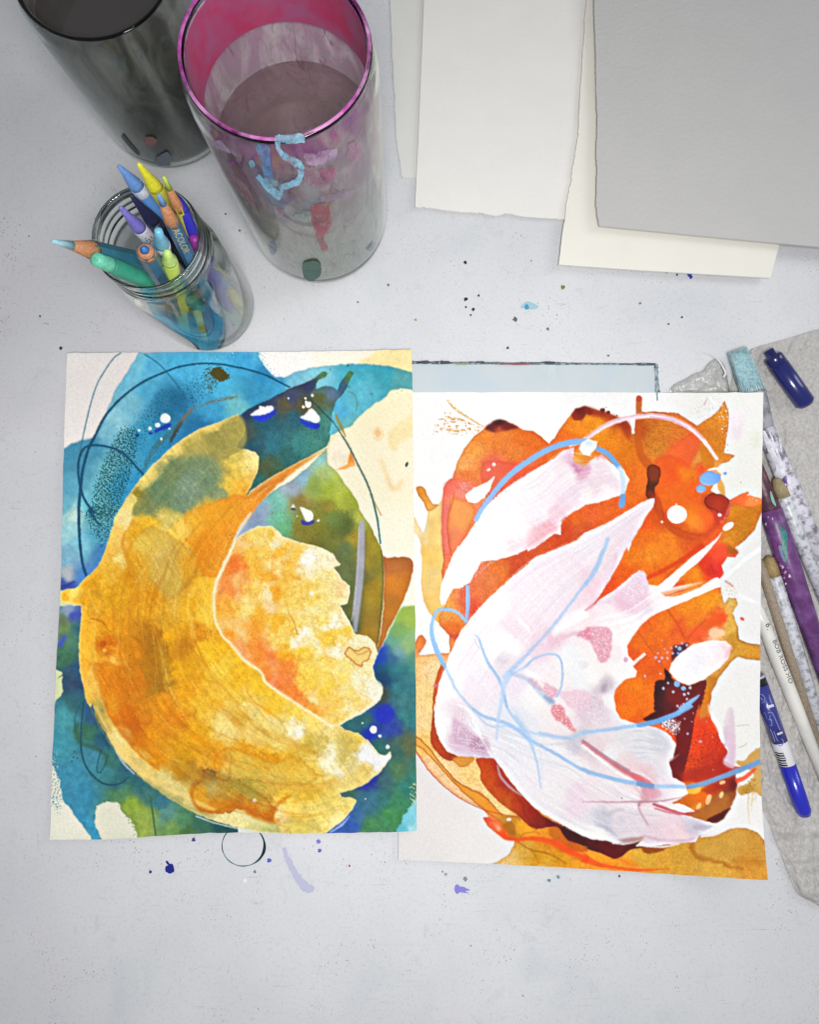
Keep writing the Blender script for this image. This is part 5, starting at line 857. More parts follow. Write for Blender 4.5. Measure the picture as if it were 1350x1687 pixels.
pm = {}
def pmat(c, rough=.4):
    k = tuple(c)
    if k not in pm: pm[k] = mat('dried_paint', rgb(c), rough)
    return pm[k]
def on_table(z): return lambda G: UA(G, z)
def blob(x, y, rx, ry=None, ang=0, wob=.15, seed=0, n=12):
    ry = ry or rx; r_ = np.random.default_rng(int(x * 7 + y)); t = np.linspace(0, 2 * math.pi, n, endpoint=False); q = 1 + wob * r_.standard_normal(n)
    c_, s_ = math.cos(math.radians(ang)), math.sin(math.radians(ang)); a, b = rx * np.cos(t) * q, ry * np.sin(t) * q
    return np.c_[x + a * c_ - b * s_, y + a * s_ + b * c_]
for x, y, r, c in [(280, 1431, 8.5, (24, 34, 140)), (248, 1436, 3, (34, 44, 140)), (768, 493, 3.5, (40, 40, 48)), (780, 510, 3, (40, 40, 48)), (768, 506, 2, (60, 60, 66)), (789, 487, 2, (50, 50, 56)), (776, 519, 2, (60, 60, 66)),
                   (849, 526, 4, (96, 98, 102)), (868, 506, 4.5, (60, 160, 200)), (928, 473, 4, (120, 130, 50)), (903, 542, 2.6, (116, 108, 70)), (837, 573, 2.6, (80, 80, 90)), (1137, 453, 4, (50, 60, 180)), (1139, 457, 3, (50, 60, 180)), (1116, 453, 2.4, (70, 80, 170)),
                   (1099, 449, 2, (60, 60, 70)), (685, 527, 2.6, (196, 160, 90)), (767, 433, 3, (40, 44, 56)), (1102, 534, 2, (80, 76, 76)), (1124, 523, 2, (70, 66, 66)), (404, 1450, 4, (244, 244, 246)), (444, 1417, 4, (90, 96, 200)), (525, 1386, 4, (120, 126, 214)),
                   (527, 1401, 3.4, (96, 100, 206)), (319, 1383, 3.5, (70, 76, 130)), (66, 521, 2, (60, 60, 60)), (100, 574, 3, (60, 60, 66)), (576, 1426, 2, (170, 90, 100)), (767, 1448, 4, (130, 148, 150)), (1021, 1443, 2.4, (100, 110, 120)), (905, 1450, 3, (110, 140, 150)), (920, 1444, 3, (130, 150, 160)),
                   (1003, 586, 2, (110, 110, 110)), (590, 498, 2, (110, 110, 116)), (420, 1436, 2.5, (120, 130, 140)), (1055, 500, 2.2, (120, 116, 116)), (735, 1440, 3, (150, 170, 176)), (640, 470, 2.4, (120, 120, 126)), (372, 353, 2, (90, 90, 94)), (395, 380, 2, (90, 90, 94))]:
    patch('paint_spot', blob(x, y, r * .9), on_table(.00035), pmat(c), table, step=max(.8, r / 5))
patch('paint_spot', [(868, 497), (880, 500), (888, 506), (878, 510), (868, 508), (858, 507)], on_table(.0003), pmat((170, 205, 220)), table, 1.2)
patch('paint_spot', [(276, 1424), (273, 1419), (276, 1418), (280, 1424)], on_table(.0004), pmat((24, 34, 140)), table, 1)
patch('paint_smear', [(466, 1397), (472, 1400), (484, 1425), (500, 1448), (518, 1462), (512, 1470), (498, 1466), (484, 1446), (470, 1415)], on_table(.0003), pmat((196, 197, 224)), table, 1.4, warp=.9)
patch('paint_smear', [(749, 1464), (753, 1456), (758, 1460), (764, 1461), (774, 1466), (768, 1468), (772, 1471), (758, 1470), (752, 1472)], on_table(.0004), pmat((140, 134, 222)), table, 1.0, warp=.5)
# thin ring left by a wet cup
tt = np.linspace(0, 2 * math.pi, 90, endpoint=False); rv, rf = [], []
for i, t in enumerate(tt):
    wd = 1.4 + 3.6 * max(0, math.cos(t - .25)) ** 5 + .35 * math.sin(9 * t)
    for r in (35.5 - wd * .4, 35.5 + wd * .6): rv.append(U(401 + r * math.cos(t) * .98, 1393 + r * math.sin(t) * .94, .0004))
    j = (i + 1) % 90; rf.append((2 * i, 2 * i + 1, 2 * j + 1, 2 * j))
mesh('paint_ring', rv, rf, var_mat('ring_paint', (14, 34, 50), (20, 110, 130), 60, .4), table)
# ================================================================== glass palette under the right painting
m_pal = mat('palette_glass', rgb((200, 214, 219)), .12, spec=.6); n = N(m_pal); v = n.coord()
c = n.mix(n.ramp(n.noise(v, 28, 4, .6, .6), [(.4, (0, 0, 0)), (.65, (1, 1, 1))]), rgb((208, 217, 221)), rgb((201, 214, 223)))
s1 = n.noise(n.coord((60, 14, 1), (0, 0, .5)), 1.0, 4, .6); c = n.mix(n.ramp(s1, [(.6, (0, 0, 0)), (.7, (.6, .6, .6))]), c, rgb((216, 225, 229)))
n.base(c); n.bump(n.noise(v, 60, 4), .06, .0005)
TP = .003
pal = empty('glass_palette', U(880, 1000, 0)); tag(pal, 'pale blue glass palette with a paint crusted edge, half under the orange painting', 'palette')
def slab(name, P, z0, z1, m, parent, smooth=False):
    a = UA(P, np.full(len(P), z1)); b = a.copy(); b[:, 2] = z0; k = len(P)
    return mesh(name, np.vstack([a, b]), [tuple(range(k))[::-1], tuple(range(k, 2 * k))] + [(i, (i + 1) % k, k + (i + 1) % k, k + i) for i in range(k)], m, parent, smooth)
slab('glass_plate', [(640, 599.5), (1080, 600.5), (1088, 1400), (690, 1395)], .0002, TP, m_pal, pal)
m_crust = var_mat('paint_crust', (66, 80, 94), (158, 170, 176), 260, .6, .8, .42, .60)
rng = np.random.default_rng(8)
def crust(P0, P1, nseg, w, seed, parent, mt, zt):
    r_ = np.random.default_rng(seed); d = np.subtract(P1, P0); L = np.hypot(*d); d = d / L; nrm = np.array([-d[1], d[0]]); A, B = [], []
    wn = np.interp(np.linspace(0, 1, nseg), np.linspace(0, 1, 22), r_.random(22)); 
    for i in range(nseg):
        p = np.array(P0) + d * L * i / (nseg - 1); ww = w * (.45 + .9 * wn[i] + .25 * r_.random())
        A.append(p - nrm * ww * .6); B.append(p + nrm * ww * .5)
    zz = np.full(nseg, zt); a = UA(A, zz * .4); m_ = UA((np.array(A) + B) / 2, zz + .0008 + .0006 * r_.random(nseg)); b = UA(B, zz + .0002)
    vv = np.vstack([a, m_, b]); ff = [(k * nseg + i, k * nseg + i + 1, (k + 1) * nseg + i + 1, (k + 1) * nseg + i) for k in range(2) for i in range(nseg - 1)]
    return mesh('paint_crust', vv, ff, mt, parent)
crust((660, 597.5), (1082, 600.5), 150, 3.6, 1, pal, m_crust, TP); crust((1081, 600), (1084, 660), 30, 6, 2, pal, var_mat('blue_crust', (70, 100, 116), (170, 186, 190), 240, .5, .8), TP)
for x, w_, h_ in ((700, 8, 2.6), (732, 8, 3.0), (790, 9, 2), (690, 4, 1.8), (905, 12, 1.6)): patch('paint_crumb', blob(x, 597, w_, h_, 0, .25), on_table(TP + .0012), pmat((58, 66, 82)), pal, 1.0)
patch('paint_crumb', blob(848, 600, 26, 1.6), on_table(TP + .0013), pmat((150, 60, 76)), pal, 1); patch('paint_crumb', blob(760, 599.5, 14, 1.4), on_table(TP + .0013), pmat((150, 150, 84)), pal, 1)

# ================================================================== the two painted sheets
m_wash = paint_mat('watercolour_on_paper', .82, .55); m_body = paint_mat('acrylic_paint', .42, .3, .5); m_pap2 = paint_mat('stained_smooth_paper', .8, .25)
def edge_fn(pts):
    p = np.asarray(pts, float); q = spline(p, False, 10) if len(p) > 2 else p
    d = np.r_[0, np.cumsum(np.hypot(*np.diff(q, axis=0).T))]; d /= d[-1]
    return lambda t: np.c_[np.interp(t, d, q[:, 0]), np.interp(t, d, q[:, 1])]
def build_sheet(name, label, cat, sheet, top, bottom, left, right, zfun, thick, step, names, mats, wob):
    nx = int(abs(right[0][0] - left[0][0]) / step); ny = int(abs(left[-1][1] - left[0][1]) / step)
    s = np.linspace(0, 1, nx); t = np.linspace(0, 1, ny)
    T, B_, L, R_ = edge_fn(top)(s), edge_fn(bottom)(s), edge_fn(left)(t), edge_fn(right)(t)
    r_ = np.random.default_rng(3)      # cut paper is never quite straight
    def wig(k): return np.interp(np.linspace(0, 1, k), np.linspace(0, 1, 40), r_.normal(0, wob, 40))[:, None]
    S, TT = s[None, :, None], t[:, None, None]
    P = (1 - TT) * T[None] + TT * B_[None] + (1 - S) * L[:, None] + S * R_[:, None] - ((1 - S) * (1 - TT) * T[0] + S * (1 - TT) * T[-1] + (1 - S) * TT * B_[0] + S * TT * B_[-1])
    P[0] += wig(nx) * [0, 1]; P[-1] += wig(nx) * [0, 1]; P[:, 0] += wig(ny) * [1, 0]; P[:, -1] += wig(ny) * [1, 0]
    F = P.reshape(-1, 2); sx, sy = F[:, 0] - sheet.x0, F[:, 1] - sheet.y0
    col = bil(sheet.c, sx, sy); col = np.where(col <= .04045, col / 12.92, ((col + .055) / 1.055) ** 2.4)
    # colours were read off under uneven room light: take that light out to get the pigment's own colour
    q = UA(F, np.zeros(len(F))); d2 = (q[:, 0] - .04) ** 2 + (q[:, 1] + .06) ** 2 + .4096; light = .25 + .97 * (.4096 / d2) ** 2
    col = np.minimum(col / light[:, None] * .875, .90)
    hz = bil(gblur(sheet.z, .8), sx, sy)
    base = zfun(F); Z = base + np.maximum(hz, 0) * .001
    Vv = UA(F, Z)
    ids = sheet.id[np.clip(sy.reshape(ny, nx)[:-1, :-1] + .5, 0, sheet.h - 1).astype(int), np.clip(sx.reshape(ny, nx)[:-1, :-1] + .5, 0, sheet.w - 1).astype(int)].copy()
    # separate blobs of paint become separate parts
    comps = []; seen = np.zeros(ids.shape, bool); small = names.get('min', 10)
    for k in names:
        if k in ('min', 0): continue
        ys, xs = np.nonzero(ids == k)
        for y0, x0 in zip(ys, xs):
            if seen[y0, x0]: continue
            st = [(y0, x0)]; seen[y0, x0] = True; cells = []
            while st:
                y, x = st.pop(); cells.append((y, x))
                for yy, xx in ((y + 1, x), (y - 1, x), (y, x + 1), (y, x - 1), (y + 1, x + 1), (y - 1, x - 1), (y + 1, x - 1), (y - 1, x + 1)):
                    if 0 <= yy < ids.shape[0] and 0 <= xx < ids.shape[1] and not seen[yy, xx] and ids[yy, xx] == k: seen[yy, xx] = True; st.append((yy, xx))
            ca = np.array(cells)
            if len(ca) < small: ids[ca[:, 0], ca[:, 1]] = 0
            else: comps.append((k, ca))
    root = empty(name, tuple(UA(F, base).mean(0) * [1, 1, 0])); tag(root, label, cat)
    I = np.arange(nx * ny).reshape(ny, nx); loop = np.r_[I[0, :-1], I[:-1, -1], I[-1, :0:-1], I[:0:-1, 0]]
    lowv = Vv[loop].copy(); lowv[:, 2] -= thick
    grid_mesh('paper', Vv, nx, ny, mats[0], root, keep=(ids == 0), attrs=col)
    k = len(loop); ev = np.vstack([Vv[loop], lowv])
    mesh('paper_edge', ev, [(i, k + i, k + (i + 1) % k, (i + 1) % k) for i in range(k)], m_edge, root)
    G = I[::max(1, ny // 40)][:, ::max(1, nx // 40)]; gv = Vv[G.ravel()].copy(); gv[:, 2] -= thick
    grid_mesh('paper_back', gv, G.shape[1], G.shape[0], m_edge, root)
    for kk, ca in comps:
        keep = np.zeros(ids.shape, bool); keep[ca[:, 0], ca[:, 1]] = True
        grid_mesh(names[kk], Vv, nx, ny, mats[kk], root, keep=keep, attrs=col)
    return root
m_edge = paper_mat('paper_edge', (226, 222, 214), .3)

def z_left(F):      # rests on the table at the left and on the other sheet at the right
    x = np.clip((F[:, 0] - 560) / 100, 0, 1); y = np.clip((F[:, 1] - 640) / 60, 0, 1)
    z = .0012 + .0050 * x * x * (3 - 2 * x) + .0022 * np.exp(-((F[:, 0] - 380) / 160) ** 2) * np.exp(-((F[:, 1] - 1378) / 40) ** 2)
    z += (.0044 + .0020 * np.sin(F[:, 1] / 120)) * np.exp(-((F[:, 0] - 85) / 45) ** 2) + .0034 * np.exp(-((F[:, 1] - 578) / 30) ** 2) * (1 + .5 * np.sin(F[:, 0] / 70)) + .0024 * np.exp(-((F[:, 1] - 1376) / 30) ** 2)
    return z
def z_right(F):     # lies on the palette, its right margin on the brushes
    a = np.clip((F[:, 0] - 1085) / 130, 0, 1); a = a * a * (3 - 2 * a)
    return TP + .0010 + .0128 * a + .0030 * np.exp(-((F[:, 0] - 1262) / 70) ** 2 - ((F[:, 1] - 1448) / 80) ** 2) + .0006 * np.sin(F[:, 1] / 130)
build_sheet('watercolor_painting', 'watercolour of a golden bowl shape on blue and green ground, with pencil loops', 'painting', paint_left(),
            [(110, 582), (300, 580.5), (480, 579.5), (679, 576.5)], [(82, 1383), (180, 1382), (300, 1374.5), (390, 1371.5), (520, 1372.5), (687, 1369.5)],
            [(110, 582), (105, 750), (100, 960), (91, 1130), (86, 1270), (82, 1383)], [(679, 576.5), (682, 850), (685, 1100), (687, 1369.5)], z_left, .0008, 1.2,
            {0: 'paper', 1: 'gold_paint_form', 2: 'pale_yellow_paint_form', 3: 'pencil_line', 4: 'white_paint_drop', 'min': 8}, {0: m_wash, 1: m_wash, 2: m_wash, 3: m_wash, 4: m_body}, .35)
build_sheet('acrylic_painting', 'orange and maroon painting with broad white strokes and thin blue lines', 'painting', paint_right(),
            [(655, 646.5), (900, 646), (1100, 647), (1258.5, 647)], [(657, 1416.5), (800, 1422), (1000, 1433.5), (1150, 1443), (1266, 1450)],
            [(655, 646.5), (656, 1000), (657, 1416.5)], [(1258.5, 647), (1255.5, 800), (1254, 1000), (1252.5, 1200), (1257, 1340), (1266, 1450)], z_right, .0007, 1.2,
            {0: 'paper', 1: 'orange_paint_wash', 2: 'white_paint_stroke', 3: 'paint_line', 4: 'white_paint_drop', 5: 'blue_paint_drop', 'min': 12}, {0: m_pap2, 1: m_pap2, 2: m_body, 3: m_body, 4: m_body, 5: m_body}, .25)

# ================================================================== blank sheets at the back
def deckle(p0, p1, amp, seed, nn=None):
    r_ = np.random.default_rng(seed); p0, p1 = np.array(p0, float), np.array(p1, float); L = np.hypot(*(p1 - p0)); nn = nn or max(3, int(L / 3))
    t = np.linspace(0, 1, nn, endpoint=False); d = (p1 - p0) / L; nr = np.array([-d[1], d[0]])
    w1 = np.interp(t, np.linspace(0, 1, max(3, nn // 5)), r_.normal(0, 1, max(3, nn // 5))); return [tuple(p0 + (p1 - p0) * a + nr * (amp * (.75 * b + .35 * r_.normal()))) for a, b in zip(t, w1)]
def blank(name, label, P, z0, z1, c, bump, torn=None):
    P = np.array(P); a = UA(P, np.full(len(P), z1)); b = a.copy(); b[:, 2] = z0; k = len(P)
    root = empty(name, tuple(a.mean(0) * [1, 1, 0])); tag(root, label, 'paper sheet', 'blank paper sheets at the back')
    mesh('sheet', np.vstack([a, b]), [tuple(range(k))[::-1], tuple(range(k, 2 * k))], paper_mat('blank_paper', c, bump, 300), root, False)
    mesh('sheet_edge', np.vstack([a, b]), [(i, (i + 1) % k, k + (i + 1) % k, k + i) for i in range(k)], paper_mat('cut_edge', [min(255, x * 1.02) for x in c], .2), root, False)
    if torn:   # feathered fibres along the torn side
        q = np.array(torn); cc = np.array(P).mean(0); r_ = np.random.default_rng(2); out = q + (q - cc) / np.linalg.norm(q - cc, axis=1)[:, None] * (0.9 + 1.3 * r_.random(len(q)))[:, None]
        vv = np.vstack([UA(q, np.full(len(q), z1 - .0001)), UA(out, np.full(len(q), (z0 + z1) / 2 - .0002))]); kk = len(q)
        mesh('torn_edge', vv, [(i, i + 1, kk + i + 1, kk + i) for i in range(kk - 1)], paper_mat('torn_fibre', (250, 248, 244), .8, 700), root)
    return root
te = deckle((640, -80), (653, 222), .8, 31) + deckle((653, 222), (663, 291), 1.2, 32) + [(663, 291)]
blank('blank_sheet', 'small strip of blank sheet between the large paint jar and the other papers', te + [(664, 293), (790, 300), (800, -80)], .0002, .0012, (236, 236, 232), .3)
te = deckle((684.5, 342), (800, 352), 1.6, 5) + deckle((800, 352), (960, 362), 1.4, 6) + [(960, 362)]
blank('blank_sheet', 'white blank sheet with a torn lower edge, left of the cream one', [(702, -80), (690, 222), (684.5, 335)] + te + [(985, -80)], .0022, .0040, (250, 248, 244), .35, te)
te = deckle((972, -80), (952, 222), .8, 7) + deckle((952, 222), (936, 320), 1.5, 8) + deckle((936, 320), (921, 436), .8, 9) + [(921, 436)]
blank('blank_sheet', 'cream blank sheet lying under the grey one, showing its lower edge', te + [(1050, 445), (1270, 458), (1285, 402), (1340, 180), (1390, -80)], .0056, .0074, (250, 247, 237), .35, te)
te = deckle((978, -80), (985, 222), .8, 10) + deckle((985, 222), (983, 335), 1.3, 11) + deckle((983, 335), (988.5, 372), 1.0, 12) + [(988.5, 372)]
blank('blank_sheet', 'grey textured blank sheet, topmost of the papers at the back right', te + [(1140, 387), (1297, 402), (1420, 413), (1420, -80)], .0120, .0142, (208, 207, 206), 1.0, te)

# ================================================================== glass jars
Zv = View(50, 215, 3.375); Jv = View(320, 215, 3.375)
def base_loc(px, py): q = U(px, py, 0); return np.array([q[0], q[1], 0])
def jar_part(name, prof, c, m, parent, seg=72):
    vv, ff = lathe(prof, seg); vv = np.array(vv) + c; return mesh(name, vv, ff, m, parent)
g_clear = glass_mat('clear_jar_glass', (.978, .988, .982), (.42, .47, .44), .02, 2.3)
# --- jar of crayons and pencils
jc = base_loc(349, 511); pj = empty('pencil_jar', tuple(jc)); tag(pj, 'small clear screw-top glass jar holding coloured crayons and pencils', 'jar')
ro, h = .0368, .1200
outer = [(.0001, .0012), (.026, .0010), (.031, .0014), (.0348, .0042), (ro, .0100), (ro, .084), (.0362, .091), (.0345, .0965), (.0332, .0995), (.0338, .1010), (.0346, .1022), (.0338, .1034), (.0334, .1058), (.0342, .1072), (.0342, .1080), (.0334, .1094), (.0334, .1120), (.0341, .1130), (.0341, .1138), (.0334, .1152), (.0334, .1180), (.0340, .1192), (.0336, h), (.0318, h)]
inner = [(.0312, .1190), (.0308, .1160), (.0312, .1080), (.0308, .1000), (.0325, .0940), (.0342, .0880), (.0346, .080), (.0346, .0130), (.0330, .0085), (.0290, .0062), (.0001, .0072)]
outer = [(r, z * 1.16) if z > .012 else (r, z) for r, z in outer]; inner = [(r, z * 1.16) if z > .014 else (r, z) for r, z in inner]
jar_part('glass_wall', outer + inner, jc, solid_glass('jar_solid_glass'), pj, 128)
m_rim = mat('glass_rim', (.85, .9, .88, 1), .05, spec=.8); 
def settle(a, b, r):
    """nudge a stick so that it stands inside the jar wall and clears the rim"""
    a, b = np.array(a, float), np.array(b, float); t = np.linspace(0, 1, 120)[:, None]
    for _ in range(60):
        P = a + (b - a) * t; d = P[:, :2] - jc[:2]; h_ = np.hypot(*d.T); lim = np.where(P[:, 2] > .105, .0308, .0342) - r; bad = np.where(P[:, 2] < .1395, h_ - lim, -1)
        i = int(bad.argmax())
        if bad[i] <= 0: break
        g = -d[i] / h_[i] * .0004
        if t[i, 0] > .45: b[:2] += g
        else: a[:2] += g; b[:2] += g * .5
    return a, b
def crayon(name, label, tip, bot, r, c, wrap, wlen=.052, d=.016, group='crayons and pencils in the jar', letters=None, band=None, blunt=.0012):
    a, b = settle(tip, bot, r); L = np.linalg.norm(b - a); o = empty(name, tuple(a)); tag(o, label, 'crayon' if name == 'wax_crayon' else 'pencil', group)
    m = var_mat('crayon_wax', c, [x * .9 for x in c], 500, .45, .1)
    stick('wax_tip', a, b, [(0, blunt * .5), (.0008, blunt), (d * .5, max(blunt * 1.06, r * .55)), (d, r * .93), (d + .004, r * .95)], m, o, 24)
    mw = var_mat('crayon_wrapper', wrap, [x * .93 for x in wrap], 160, .4)
    stick('wrapper', a, b, [(d + .003, r * .96), (d + .0034, r), (L - .003, r), (L, r * .95)], mw, o, 24)
    if band: stick('band', a, b, [(d + .003, r * 1.0), (d + .0032, r * 1.015), (d + .009, r * 1.015), (d + .0092, r)], var_mat('crayon_band', band, [x * .9 for x in band], 300, .4), o, 24)
    if letters: text_on(letters[0], letters[1], a, b, letters[2], r * 1.02, pmat(letters[3]), o, roll=letters[4] if len(letters) > 4 else 0, flip=letters[5] if len(letters) > 5 else 1)
    return o
def pencil(name, label, tip, bot, r, lead, body, wood=(206, 142, 96), d1=.009, d2=.022, roll=0.0, letters=None, group='crayons and pencils in the jar'):
    a, b = settle(tip, bot, r); L = np.linalg.norm(b - a); o = empty(name, tuple(a)); tag(o, label, 'pencil', group)
    stick('lead', a, b, [(0, .0006), (.0008, .0011), (d1, r * .5)], var_mat('pencil_lead', lead, [x * .9 for x in lead], 500, .5), o, 18)
    stick('wood_cone', a, b, [(d1 - .0002, r * .5), (d2, r * .97), (d2 + .004, r * .965)], wood_mat('pencil_wood', wood), o, 24)
    mb = var_mat('pencil_lacquer', body, [x * .88 for x in body], 90, .3, coat=.3)
    stick('body', a, b, [(d2 - .001, r * 1.0), (d2 + .003, r * 1.03), (L - .0008, r * 1.03), (L, r * .96)], mb, o, 6, roll, smooth=False, scallop=None)
    if letters: text_on(letters[0], letters[1], a, b, letters[2], r * 1.03 * .885, mat('gold_foil', rgb((226, 206, 150)), .3, metal=.3), o, roll=letters[4] if len(letters) > 4 else 0, flip=letters[5] if len(letters) > 5 else 1, flat=True)
    return o
def T(x, y, z): q = Zv('%g,%g' % (x, y))[0]; return U(q[0], q[1], z + (.022 if z > .09 else 0))
crayon('wax_crayon', 'sky blue pointed crayon at the back left of the jar', T(490, 195, .150), T(1110, 900, .030), .0045, (112, 158, 226), (96, 150, 226), band=(214, 222, 238))
crayon('wax_crayon', 'bright yellow pointed crayon, tallest at the back of the jar', T(600, 184, .156), T(1080, 860, .030), .0047, (240, 236, 60), (206, 206, 70), d=.020)
pencil('colored_pencil', 'lime green pencil with bare wood tip and yellow body at the back of the jar', T(742, 258, .158), T(1090, 1010, .020), .0034, (206, 226, 84), (232, 224, 60), d1=.011, d2=.026)
crayon('ink_pen', 'ultramarine blue pen at the back right of the jar', T(830, 380, .135), T(1130, 1060, .015), .0042, (48, 44, 196), (46, 44, 188), d=.006, blunt=.003)
pencil('colored_pencil', 'blue pencil with bare wood cone and gold lettering in the jar', T(712, 355, .163), T(1120, 1185, .009), .0042, (124, 168, 226), (66, 124, 172), d1=.009, d2=.023, letters=('ACOLOR', .0060, .027, (230, 210, 150), 0.0, 1))
crayon('wax_crayon', 'dark navy pointed crayon beside the purple one in the jar', T(560, 360, .140), T(1040, 930, .030), .0047, (34, 36, 78), (28, 32, 60), d=.024, band=(60, 66, 96))
crayon('wax_crayon', 'violet pointed crayon with white lettered wrapper in the jar', T(498, 425, .136), T(990, 960, .030), .0046, (138, 128, 220), (226, 226, 238), d=.020, letters=('NEO', .0062, .024, (44, 44, 60), .1))
crayon('wax_crayon', 'blunt pale blue crayon pointing up in the middle of the jar', T(712, 556, .160), T(800, 960, .050), .0048, (120, 192, 224), (70, 130, 180), d=.017, band=(226, 236, 244), blunt=.0022)
crayon('wax_crayon', 'pale lime crayon leaning on the front rim of the jar', T(774, 694, .142), T(870, 1120, .012), .0049, (196, 234, 130), (196, 226, 96), d=.011, blunt=.0022)
pencil('colored_pencil', 'short dark blue pencil pointing straight up in the jar', T(650, 716, .160), T(900, 1100, .020), .0054, (58, 130, 216), (40, 92, 132), d1=.0035, d2=.0065)
pencil('colored_pencil', 'teal blue pencil sticking out over the left rim of the jar', T(94, 628, .156), T(1120, 842, .014), .0055, (170, 216, 232), (62, 130, 152), d1=.014, d2=.027)
crayon('wax_crayon', 'mint green crayon lying against the left rim under the teal pencil', T(332, 742, .136), T(1170, 1070, .012), .0050, (112, 212, 180), (60, 164, 136), d=.010, blunt=.0040)
crayon('wax_crayon', 'purple crayon stub behind the blue pencil in the jar', T(915, 590, .108), T(1010, 1190, .010), .0040, (150, 50, 150), (120, 80, 110), d=.006, blunt=.003)
crayon('wax_crayon', 'yellow green crayon standing at the front of the jar, seen through glass', T(900, 900, .072), T(992, 1205, .009), .0046, (224, 230, 84), (216, 224, 70), d=.004, blunt=.003)
crayon('wax_crayon', 'broken yellow crayon piece at the right of the jar, seen through glass', T(1090, 880, .040), T(1185, 965, .018), .0050, (232, 230, 96), (230, 228, 90), d=.004, blunt=.004)
crayon('wax_crayon', 'small yellow crayon end low at the right side of the jar', T(1228, 985, .016), T(1185, 1065, .009), .0042, (232, 230, 96), (230, 228, 90), d=.003, blunt=.003)
crayon('wax_crayon', 'slate blue crayon stub low in the front of the jar', T(1015, 960, .066), T(1130, 1160, .010), .0044, (70, 140, 180), (78, 120, 160), d=.004, blunt=.003)

# --- large jar of dirty brush water
bc = base_loc(530, 371); R1, H1 = .0545, .204
bj = empty('paint_water_jar', tuple(bc)); tag(bj, 'tall paint smeared glass jar with magenta rim and light blue smear', 'jar')
def murk(n, sh):
    """dried washes of paint clouding the glass"""
    v = n.coord((1, 1, .35)); z = n.new('ShaderNodeSeparateXYZ'); tc = n.new('ShaderNodeTexCoord'); n.link(tc.outputs['Object'], z.inputs[0])
    hgt = n.math('DIVIDE', z.outputs[2], H1)
    f = n.noise(v, 46, 6, .65, 1.2); f2 = n.noise(n.coord((1, 1, 2.2)), 60, 5, .6, .8)
    colr = n.ramp(n.math('ADD', hgt, n.math('MULTIPLY', n.math('SUBTRACT', f2, .5), .5)), [(.05, rgb((240, 248, 238))), (.30, rgb((230, 238, 224))), (.46, rgb((232, 222, 226))), (.62, rgb((206, 178, 196))), (.8, rgb((216, 172, 204))), (.97, rgb((206, 120, 200)))])
    colr = n.mix(n.ramp(f, [(.45, (0, 0, 0)), (.72, (1, 1, 1))]), colr, rgb((255, 252, 250)))
    colr = n.mix(n.ramp(n.noise(n.coord((1, 1, .22), (0, .3, 0)), 70, 4, .6, 2.0), [(.60, (0, 0, 0)), (.68, (.8, .8, .8))]), colr, rgb((160, 112, 136)))
    colr = n.mix(n.ramp(n.noise(n.coord((1, 1, .5), (.3, .2, 0)), 90, 6, .7, 2.5), [(.52, (0, 0, 0)), (.62, (.75, .75, .75))]), colr, rgb((186, 182, 176)))
    df = n.new('ShaderNodeBsdfDiffuse'); n.link(colr, df.inputs[0])
    tl = n.new('ShaderNodeBsdfTranslucent'); n.link(colr, tl.inputs[0]); m1 = n.new('ShaderNodeMixShader'); m1.inputs[0].default_value = .35; n.link(df.outputs[0], m1.inputs[1]); n.link(tl.outputs[0], m1.inputs[2])
    mx = n.new('ShaderNodeMixShader'); n.link(n.ramp(n.math('ADD', n.math('MULTIPLY', f, .7), n.math('MULTIPLY', hgt, .55)), [(.28, (.34, .34, .34)), (.42, (.66, .66, .66)), (.72, (.96, .96, .96))]), mx.inputs[0]); n.link(sh, mx.inputs[1]); n.link(m1.outputs[0], mx.inputs[2]); return mx.outputs[0]
g_murk = glass_mat('paint_clouded_glass', (.93, .95, .93), (.45, .47, .45), .08, 2.0, murk)
g_jar = glass_mat('jar_glass', (.97, .98, .975), (.72, .75, .72), .03, 2.6)
def big_jar(c, R1, H1, root, glass, film):
    jar_part('glass_wall', [(.0001, .0020), (R1 * .80, .0012), (R1 * .9, .0030), (R1 * .975, .0090), (R1, .0170), (R1, H1 * .90), (R1 * .985, H1 * .94), (R1 * .94, H1 * .965), (R1 * .93, H1 * .985), (R1 * .945, H1 * .995), (R1 * .93, H1), (R1 * .905, H1 * .998), (R1 * .90, H1 * .97), (R1 * .945, H1 * .94), (R1 * .968, H1 * .90), (R1 * .968, .020), (R1 * .95, .0115), (R1 * .90, .0070), (R1 * .80, .0052), (.0001, .0058)], c, glass, root, 96)
    jar_part('paint_film', [(.0001, .0066), (R1 * .79, .0060), (R1 * .885, .0078), (R1 * .935, .0122), (R1 * .955, .0205), (R1 * .955, H1 * .895), (R1 * .93, H1 * .935), (R1 * .888, H1 * .967), (R1 * .888, H1 * .99)], c, film, root, 96)
big_jar(bc, R1, H1, bj, solid_glass('jar_thick_glass', (.96, .975, .965)), g_murk)
jar_part('dirty_water', [(R1 * .95, H1 * .62), (R1 * .5, H1 * .62), (.0001, H1 * .62)], bc, mat('dirty_water', rgb((206, 170, 180)), .04, trans=.85), bj)
tr_, tz = [], []
prof = [(R1 * .918 + .0010 * math.cos(t), H1 * 1.002 + .0008 * math.sin(t)) for t in np.linspace(0, 2 * math.pi, 13)]
m_rm = var_mat('magenta_rim', (186, 70, 168), (214, 150, 204), 90, .25, .2); n = N(m_rm); n.link(n.ramp(n.noise(n.coord(), 55, 4, .6), [(.38, (.15, .15, .15)), (.58, (.95, .95, .95))]), n.b.inputs['Alpha'])
jar_part('rim', prof, bc, m_rm, bj)
jar_part('inner_stain', [(R1 * .880, H1 * .985), (R1 * .895, H1 * .92), (R1 * .90, H1 * .80)], bc, var_mat('red_stain', (196, 62, 110), (176, 96, 140), 50, .4), bj)
